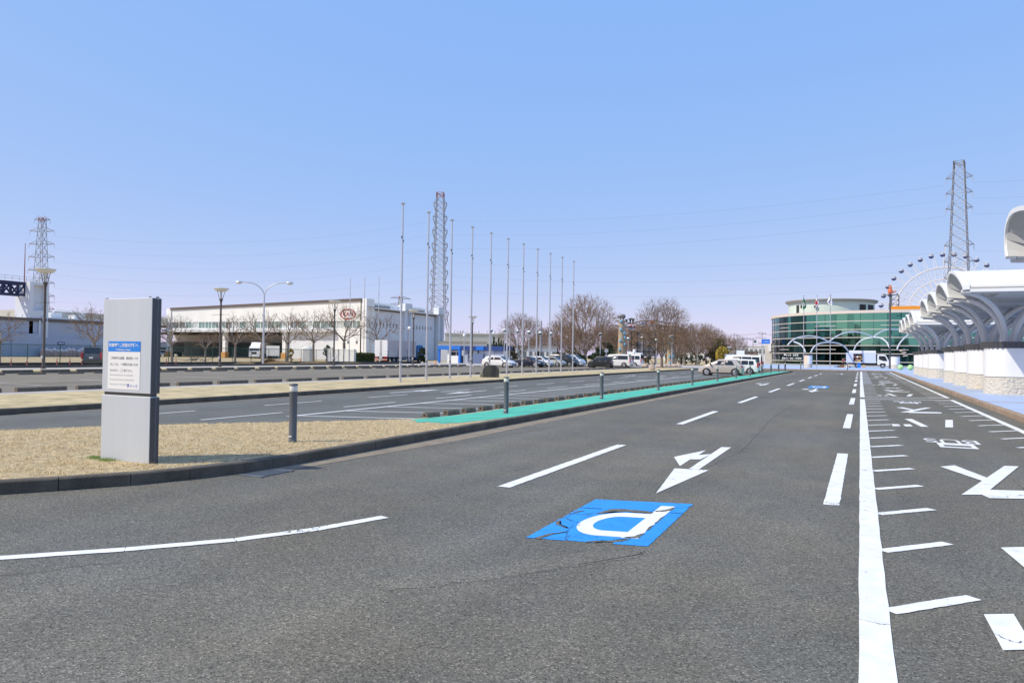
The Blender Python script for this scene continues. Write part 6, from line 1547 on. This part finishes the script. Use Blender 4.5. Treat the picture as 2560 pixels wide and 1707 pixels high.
for s in (-1,1): MB().tube([(s*13,3,0),(0,2.4,zc_)], .5, 8).tube([(s*13,-3,0),(0,-2.4,zc_)], .5, 8).build('support_leg', M['whl'], t)
for i in range(36):
    a = rad(10*i + 2); c = (RW*math.cos(a), 0, zc_ + RW*math.sin(a) - .1)
    if c[2] < 14: continue
    g = MB().lathe([(.01,-1.15)] + [(1.15*math.sin(q_), -1.15*math.cos(q_)) for q_ in (.3,.6,.9,1.2,1.5,1.65)], c, 14).build('gondola', M['gond'], t, 60); MB().lathe([(1.13*math.sin(q_), -1.13*math.cos(q_)) for q_ in (1.7,2.,2.3,2.6,2.9,3.1)], c, 14).build('cabin_glazing', M['gglz'], g, 60); MB().lathe([(1.17,.02),(1.17,.15)], c, 16).build('white_band', M['whl'], g, 40); MB().tube([(c[0]-.35,-.6,c[2]+.5),(c[0],-.3,c[2]+1.5),(c[0]+.35,-.6,c[2]+.5)], .12, 5).build('hanger', M['whl'], g)
MB().tube([(-.2,0,zc_),(.1,0,zc_+31)], .12, 5).build('centre_mast', M['whl'], t)
# ================================================================ gate with spotted pillars
zg_ = lambda x, y: (1520 + x/9.8, 770 + y/9.8)
M['gate'] = mat('sandy_pillar_plaster', (.42,.34,.24), .85, var=.25, vs=1.2); M['drop'] = mat('sky_blue_drop', (.16,.42,.62), .5); M['grstat'] = mat('grey_statue', (.16,.165,.17), .7); M['gred'] = mat('dull_red_ornament', (.42,.10,.06), .7); M['gbrown'] = mat('dark_brown_pipe', (.07,.045,.035), .6); M['gblue'] = mat('blue_ornament', (.05,.16,.42), .6)
def gpillar(px0, px1, pyt, D, lab, spots):
    c = atD((px0+px1)/2, 911, D); r = (px1-px0)/2*D/1935; h = Zh((px0+px1)/2, pyt, c.x, c.y)
    t = thing('gate_pillar', lab, 'gate pillar', (c.x, c.y, 0), 0, 'spotted gate pillars')
    b = MB(); rs = []; rn = random.Random(int(px0))
    for j in range(13):
        z = h*j/12; k_ = r*(1.12 - .3*j/12); rs.append([(k_*(1+rn.uniform(-.05,.05))*math.cos(2*PI*i/16), k_*(1+rn.uniform(-.05,.05))*math.sin(2*PI*i/16), z) for i in range(16)])
    b.rings(rs, True); b.build('shaft', M['gate'], t, 60)
    v = Vector((-c.x, -c.y, 0)).normalized(); side = Vector((-v.y, v.x, 0))
    for (u, zf) in spots:
        k_ = r*(1.12 - .3*zf); s_ = max(-.95, min(.95, u)); p = v*k_*math.sqrt(1-s_*s_) + side*(k_*s_) ; z = zf*h
        d = MB(); d.ball((p.x, p.y, z), .26, 10, 8, 0, (1,1,1.25)); d.tube([(p.x,p.y,z+.2),(p.x,p.y,z+.5)], [.16,.03], 8); d.build('drop_ornament', M['drop'], t, 60)
    return c, h
pL, hL = gpillar(1544.5, 1562.5, 800, 152, 'left sandy gate pillar dotted with blue drops, carrying a grey statue', [(-.25,.96),(-.3,.78),(.75,.70),(.85,.6),(-.35,.53),(.85,.45),(.55,.2),(-.5,.33)])
pRr, hR = gpillar(1667.5, 1687.5, 838, 152, 'right gate pillar dotted with blue drops behind the big tree', [(-.2,.92),(.5,.8),(-.6,.75),(.1,.62),(.6,.45),(-.3,.28),(-.3,.07),(.5,.3)])
t = thing('beast_statue', 'grey four legged beast statue standing on the left gate pillar', 'statue', (pL.x, pL.y, hL)); s = MB(); k_ = 152/1935
L1 = Vector((math.cos(rad(-24.6)*-1), math.sin(rad(24.6)), 0)); 
def sp(x, y): p = atD(*zg_(x, y), 152); return (p.x - pL.x, p.y - pL.y, p.z - hL)
def ang3(P, o=0.): return [Vector(p) + Vector((math.sin(rad(21)), -math.cos(rad(21)), 0))*o for p in P]
s.tube(ang3([sp(232,205),sp(262,212),sp(300,205),sp(350,195),sp(395,205),sp(418,240)]), [.1,.2,.28,.42,.4,.15], 12)
for (x, o) in ((300,.2),(322,-.2),(365,.22),(388,-.22)): s.tube(ang3([sp(x,225), sp(x-3,260), sp(x,285)], o), [.17,.12,.1], 8)
s.tube(ang3([sp(240,200),sp(228,192)], .12), [.08,.03], 6); s.tube(ang3([sp(262,225),sp(256,262)]), [.1,.07], 6); s.tube(ang3([sp(414,225),sp(418,262)]), [.05,.03], 6)
s.build('body', M['grstat'], t, 60)
# beams across
t = thing('gate_beam', 'curved dark beams with red, blue and black ornaments joining the gate pillars', 'gate beam', (pL.x, pL.y, hL*.8))
def bt(P, r, m_, nm='beam', D=152): 
    pts = [atD(*zg_(*p), D) - Vector(t.location) for p in P]; MB().tube(pts, r, 8).build(nm, M[m_], t, 60)
bt([(195,322),(300,325),(430,335),(560,378),(660,360),(800,325),(980,310),(1150,315),(1350,345),(1500,375),(1680,390)], .1, 'gbrown'); bt([(65,420),(200,430),(420,460),(600,475),(800,460),(1000,450),(1200,450),(1400,455),(1680,440)], .1, 'gbrown'); bt([(420,400),(560,378),(700,400),(900,415),(1100,410),(1400,430)], .07, 'gbrown')
for (x, y, hh) in ((455,345,70),(545,375,130),(612,385,135)):
    for dx in (-35,0,35): bt([(x,y),(x+dx*.4,y-hh*.6),(x+dx,y-hh)], .09, 'trimblk', 'antler')
for (x0,x1,y0,y1,m_) in ((520,600,415,465,'gred'),(620,680,420,470,'gred'),(1000,1160,325,395,'gred'),(820,890,340,400,'gblue'),(900,950,345,405,'gbrown'),(500,700,480,510,'gblue'),(415,520,415,440,'whitewall')):
    a = atD(*zg_(x0,(y0+y1)/2),152) - Vector(t.location); b = atD(*zg_(x1,(y0+y1)/2),152) - Vector(t.location); r = (y1-y0)/9.8*152/1935/2
    n_ = 7; MB().tube([a.lerp(b, i/(n_-1)) for i in range(n_)], [r*(.45 + .55*math.sin(PI*i/(n_-1)))*(1 + .2*math.cos(i*2.3)) for i in range(n_)], 8).build('ornament', M[m_], t, 60)
# scaffold frame
a = atD(*zg_(562,1390),160); b = atD(*zg_(1150,1390),160); ztop = Zh(*zg_(562,582), a.x, a.y); t = thing('steel_frame', 'black braced steel frame with grey panels behind the roof box van', 'frame', (a.x,a.y,0), math.atan2(b.y-a.y,b.x-a.x)); LL = (b-a).length; mb = MB(); nx, nz = 4, 5
for yy in (0, 1.2):
    for i in range(nx+1): mb.box(LL*i/nx-.09,LL*i/nx+.09,yy-.09,yy+.09,0,ztop)
    for j in range(nz+1): mb.box(0,LL,yy-.08,yy+.08,ztop*j/nz-.08,ztop*j/nz+.08)
    for i in range(nx):
        for j in range(nz): mb.tube([(LL*i/nx,yy,ztop*(j+(i+j)%2)/nz),(LL*(i+1)/nx,yy,ztop*(j+1-(i+j)%2)/nz)], .06, 4)
for i in range(nx+1):
    for j in range(1,nz+1): mb.box(LL*i/nx-.04,LL*i/nx+.04,0,1.2,ztop*j/nz-.04,ztop*j/nz+.04)
mb.build('lattice', M['trimblk'], t); MB().box(LL/nx+.1,LL-.1,1.35,1.4,ztop*.25,ztop-.1).build('back_panel', M['boxlow'], t)
# traffic sign seen from behind
q = atD(1515.5, 905, 122); t = thing('traffic_sign', 'grey back of a round and triangular traffic sign beyond the off-roader', 'sign', (q.x,q.y,0), rad(22)); zt = Zh(1515.5, 871.5, q.x, q.y)
MB().tube([(0,0,0),(0,0,zt)], .045, 8).build('pole', M['galv'], t); MB().lathe([(.32,-.06),(.32,-.04)], (0,0,zt-.32), 24, 0, 'y').build('round_plate', M['alu'], t); MB().ext([(-.4,-.05,zt-1.55),(.4,-.05,zt-1.55),(0,-.05,zt-.75)], (0,.02,0)).build('triangle_plate', M['alu'], t)
# ================================================================ globe lamps and flat lamps
def globe_lamp(px, pyt, D, lab, r=.28, green=True, grp='globe lamps along the park'):
    q = atD(px, 900, D); zt = Zh(px, pyt, q.x, q.y); t = thing('globe_lamp', lab, 'globe lamp', (q.x,q.y,0), 0, grp)
    MB().lathe([(.1,-.02),(.09,.1),(.065,zt-r*2)], n=10).build('pole', M['alu'], t, 40); MB().ball((0,0,zt-r), r, 14, 10).build('globe', M['whitewall'], t, 60)
    if green: m_ = MB(); m_.lathe([(.02,-r*1.03)] + [(r*1.03*math.sin(a_), -r*1.03*math.cos(a_)) for a_ in (.4,.8,1.2,1.5)], (0,0,zt-r), 14); m_.build('lower_shade', M['globeg'], t, 60)
M['globeg'] = mat('dark_green_shade', (.01,.10,.085), .3)
GL = [(1226.6,821,112),(1260.2,821,114),(1292.3,823.5,118),(1322,826,122),(1349.6,828,126),(1376.4,830,130),(1500.3,830.5,135),(1569.8,842.5,138),(1604.8,841,140),(1640.4,846,140),(1679.5,836.5,135)]
for i, (px, pt, D) in enumerate(GL): globe_lamp(px, pt, D, 'globe lamp with a dark green lower half on a pale pole, %s from the left' % ordn(i+1))
globe_lamp(1022.5, 816, 124, 'white globe lamp standing behind the box lorry', .3, False, 'white globe lamps by the gatehouse'); globe_lamp(1160, 834, 120, 'white globe lamp before the blue gatehouse', .26, False, 'white globe lamps by the gatehouse')
for i, (px, pt, pb) in enumerate(((1708,862,910),(1743,862,905),(1823,866,905))):
    q = atD(px, pb, 165); zt = Zh(px, pt, q.x, q.y); t = thing('flat_lamp', 'park lamp with a flat disc head, %s from the left' % ordn(i+1), 'park lamp', (q.x,q.y,0), 0, 'flat disc lamps in the park')
    MB().lathe([(.09,0),(.07,zt-.3)], n=8).build('pole', M['galv'], t, 40); MB().lathe([(.1,zt-.35),(.5,zt-.12),(.5,zt-.05),(.1,zt)], n=14).build('head', M['lens'], t, 40)
# slim utility poles
def upole(px, pb, pt, D, lab, arms=2, r=.16):
    q = atD(px, pb, D); zt = Zh(px, pt, q.x, q.y); t = thing('utility_pole', lab, 'utility pole', (q.x,q.y,0), rad(25), 'utility poles in the distance')
    MB().tube([(0,0,0),(0,0,zt)], [r,r*.7], 8).build('pole', M['galv'], t)
    for k_ in range(arms): MB().box(-1.1,1.1,-.06,.06,zt-.5-1.3*k_,zt-.38-1.3*k_).lathe([(.07,zt-.38-1.3*k_),(.07,zt-.1-1.3*k_)], (-.9,0,0), 6).lathe([(.07,zt-.38-1.3*k_),(.07,zt-.1-1.3*k_)], (.9,0,0), 6).build('cross_arm', M['galv'], t)
    return Vector((q.x,q.y,zt))
up_ = [upole(1150,905,826,215,'wooden pole with two cross arms before the pale warehouse'), upole(1352,905,802,150,'dark bare pole amid the bare trees behind the middle flagpoles',0,.2), upole(1834,905,833,230,'distant pole left of a pair beyond the willow',1), upole(1842,905,836,240,'distant pole with many arms beyond the willow',3), upole(1867,905,843,250,'distant pole in the middle of the street scene',1), upole(1882,905,846,240,'distant pole with a green sign on the far street',1), upole(1904.5,905,830,225,'tall distant pole left of the glass hall',3), upole(1274,905,822,112,'pale pole with a crossbar between the globe lamps',1,.1)]
for i, (a_, b_, dz) in enumerate(((3,6,0),(3,6,-1.3),(2,4,0),(4,6,-.5),(3,6,-3.2))):
    o = MB().tube([up_[a_].lerp(up_[b_], u/8) - Vector((0,0,-dz + 1.6*u/8*(1-u/8))) for u in range(9)], .03, 4).build('street_wire', M['darkmetal']); tag(o, 'dark street wire strung between far poles left of the glass hall', 'wire', 'street wires between far poles')
o = MB().tube([up_[6] + Vector((0,0,-.5)), up_[6] + Vector((14,4,-1.8))], .03, 4).build('street_wire', M['darkmetal']); tag(o, 'dark street wire running behind the glass hall', 'wire')
# ================================================================ far buildings
def bld(nm, px0, px1, pyt, D, dep, m_, lab, roof=None, win=None, zb=0):
    a = atD(px0, 895, D); b = atD(px1, 895, D); zt = Zh((px0+px1)/2, pyt, (a.x+b.x)/2, (a.y+b.y)/2); t = thing(nm, lab, 'building', (a.x,a.y,zb), math.atan2(b.y-a.y,b.x-a.x)); L_ = (b-a).length
    MB().box(0,L_,0,dep,0,zt).build('wall', M[m_], t); MB().box(-.2,L_+.2,-.25,dep,zt+.005,zt+.4).build('roof', M[roof or 'roofgrey'], t)
    if win:
        n_, z0, z1 = win
        for i in range(n_): MB().box(L_*(i+.2)/n_,L_*(i+.8)/n_,-.04,.02,zt*z0,zt*z1).build('window', M['wing2'], t)
    return t
M['wareh'] = mat('pale_olive_cladding', (.50,.51,.47), .8, var=.05, vs=.2); 
wt_ = bld('warehouse', 1112, 1262, 836, 270, 30, 'wareh', 'long pale olive warehouse behind the blue gatehouse', 'wareh')
for i in range(7): MB().lathe([(.35,9.2),(.35,10.2)], (3+i*2.9,2,0), 8).build('roof_vent', M['greywall'], wt_, 40)
bld('low_building', 1260, 1392, 869, 160, 8, 'whitewall', 'long low white building behind the parked cars', 'roofgrey', (9,.35,.75)); bld('low_shed', 1095, 1215, 858, 175, 8, 'greywall', 'grey flat roofed shed showing above the gatehouse', 'roofgrey')
bld('far_building', 1838, 1930, 866, 300, 15, 'greywall', 'pale grey building with a dark roof band left of the glass hall', 'wht', (8,.55,.85)); bld('far_building', 1820, 1860, 872, 260, 10, 'whitewall', 'small white building beyond the grey hoarding', 'wht', (3,.4,.7)); bld('far_building', 1660, 1760, 880, 330, 12, 'whitewall', 'white building glimpsed through the park trees', 'roofgrey', (8,.3,.7)); bld('far_building', 1490, 1560, 868, 300, 12, 'mint', 'pale house glimpsed through the trees left of the spotted pillar', 'trimbrown', (4,.3,.6))
bld('brown_house', 1860, 1895, 881, 230, 8, 'bkerb', 'low brown wall behind the white billboard', 'trimbrown')
q = atD(1828, 900, 150); t = thing('hoarding', 'grey corrugated hoarding right of the yellow willow', 'hoarding', (q.x-1.2,q.y,0), rad(8)); MB().box(0,4.6,0,.1,0,Zh(1828,885.5,q.x,q.y)).build('panel', M['wallblue'], t)
q = atD(1851, 900, 135); zt = Zh(1851, 876, q.x, q.y); t = thing('billboard', 'white billboard with a small red heart behind the white van', 'billboard', (q.x,q.y,0), rad(9)); MB().box(-.65,.65,-.1,.1,.3,zt).build('panel', M['whitewall'], t); MB().tube([(-.5,0,0),(-.5,0,.3)], .06, 6).tube([(.5,0,0),(.5,0,.3)], .06, 6).build('leg', M['galv'], t)
h_ = [(.16*math.sin(a)**3*1.25, -.11, zt-1.15 + .0125*(13*math.cos(a)-5*math.cos(2*a)-2*math.cos(3*a)-math.cos(4*a))*1.2) for a in [2*PI*i/30 for i in range(30)]]; MB().add(h_, [tuple(range(30))]).build('heart', M['canred'], t)
q = atD(1914, 900, 205); zt = Zh(1914, 848, q.x, q.y); t = thing('blue_road_sign', 'blue sign board on a pole left of the glass hall', 'sign', (q.x,q.y,0), rad(7)); MB().box(-1.,1.,-.06,.06,zt-1.15,zt).build('board', M['bluebin'], t); MB().box(-.85,.85,-.065,-.06,zt-1.45,zt-1.2).build('white_strip', M['whitewall'], t); MB().tube([(-.6,.1,0),(-.6,.1,zt)], .08, 6).build('pole', M['galv'], t); MB().add([(-.7,-.063,zt-.75),(-.3,-.063,zt-.5),(.7,-.063,zt-.55),(.7,-.063,zt-.65),(-.3,-.063,zt-.62)], [(0,4,3,2,1)]).build('white_emblem', M['whitewall'], t)
q = atD(1887.5, 900, 225); t = thing('green_street_sign', 'small green street sign on a far pole', 'sign', (q.x,q.y,Zh(1887.5,856.5,q.x,q.y))); MB().box(-.35,.35,-.05,.05,0,.6).build('board', M['globeg'], t); MB().tube([(0,.08,-8),(0,.08,.6)], .05, 6).build('pole', M['galv'], t)
# ================================================================ person at the lorry
p = atY(2107.5, 913, 154.5); t = thing('person', 'person in a red top and black trousers reaching up at the lorry tail', 'person', (p.x, p.y, .15), rad(-70))
M['skin'] = mat('skin', (.45,.27,.19), .6); M['redtop'] = mat('red_shirt', (.38,.06,.08), .85); M['blkc'] = mat('black_cloth', (.015,.016,.02), .9); M['hair'] = mat('black_hair', (.012,.01,.01), .6)
def skin(nm, chains, m_, parent):
    vs_, es, rr = [], [], []
    idx = {}
    for ch in chains:
        prev = None
        for (x,y,z,r) in ch:
            k_ = (round(x,3),round(y,3),round(z,3))
            if k_ not in idx: idx[k_] = len(vs_); vs_.append((x,y,z)); rr.append(r)
            if prev is not None: es.append((prev, idx[k_]))
            prev = idx[k_]
    me = bpy.data.meshes.new(nm); me.from_pydata(vs_, es, []); o = bpy.data.objects.new(nm, me); C.objects.link(o); o.parent = parent; me.materials.append(m_)
    o.modifiers.new('skin', 'SKIN'); o.modifiers.new('sub', 'SUBSURF').levels = 1; o.modifiers['sub'].render_levels = 1
    if not me.skin_vertices: me.skin_vertices.new() if hasattr(me.skin_vertices, 'new') else None
    for i, sv_ in enumerate(me.skin_vertices[0].data): sv_.radius = (rr[i], rr[i])
    me.skin_vertices[0].data[0].use_root = True
    return o
try:
    hip = (0,0,.92,.13)
    body = skin('body', [[hip,(.0,0,1.1,.13),(.04,0,1.3,.155),(.08,0,1.45,.13),(.10,0,1.53,.06),(.12,0,1.62,.085),(.13,0,1.70,.085)],
        [(.08,0,1.45,.13),(.10,.2,1.43,.06),(.28,.24,1.6,.045),(.5,.2,1.82,.034),(.56,.19,1.88,.03),(.62,.2,1.93,.01)], [(.56,.19,1.88,.03),(.61,.17,1.92,.01)], [(.56,.19,1.88,.03),(.60,.22,1.92,.01)], [(.56,.19,1.88,.03),(.59,.23,1.90,.009)], [(.56,.19,1.88,.03),(.57,.16,1.92,.01)],
        [(.08,0,1.45,.13),(.10,-.2,1.43,.06),(.27,-.24,1.52,.045),(.48,-.2,1.7,.034),(.54,-.19,1.75,.03),(.6,-.2,1.79,.01)], [(.54,-.19,1.75,.03),(.59,-.17,1.79,.01)], [(.54,-.19,1.75,.03),(.58,-.22,1.78,.01)], [(.54,-.19,1.75,.03),(.57,-.23,1.77,.009)], [(.54,-.19,1.75,.03),(.55,-.16,1.79,.01)],
        [hip,(0,.1,.88,.11),(.03,.12,.48,.07),(-.03,.12,.1,.045),(.12,.13,.04,.04)], [hip,(0,-.1,.88,.11),(.1,-.12,.48,.07),(.06,-.12,.1,.045),(.2,-.13,.04,.04)]], M['skin'], t)
    skin('shirt', [[(0,0,.96,.145),(.02,0,1.1,.145),(.04,0,1.3,.17),(.08,0,1.44,.145)],[(.08,0,1.44,.145),(.10,.2,1.43,.072),(.2,.22,1.52,.062)],[(.08,0,1.44,.145),(.10,-.2,1.43,.072),(.19,-.22,1.48,.062)]], M['redtop'], t)
    skin('trousers', [[(0,0,.95,.15),(0,.1,.86,.12),(.03,.12,.48,.085),(-.03,.12,.1,.065)],[(0,0,.95,.15),(0,-.1,.86,.12),(.1,-.12,.48,.085),(.06,-.12,.1,.065)]], M['blkc'], t)
    MB().ball((.11,0,1.69), .105, 12, 10, 0, (1,.9,1.1)).build('hair', M['hair'], t, 60)
except Exception as e:
    print('SKIN FAIL', e)
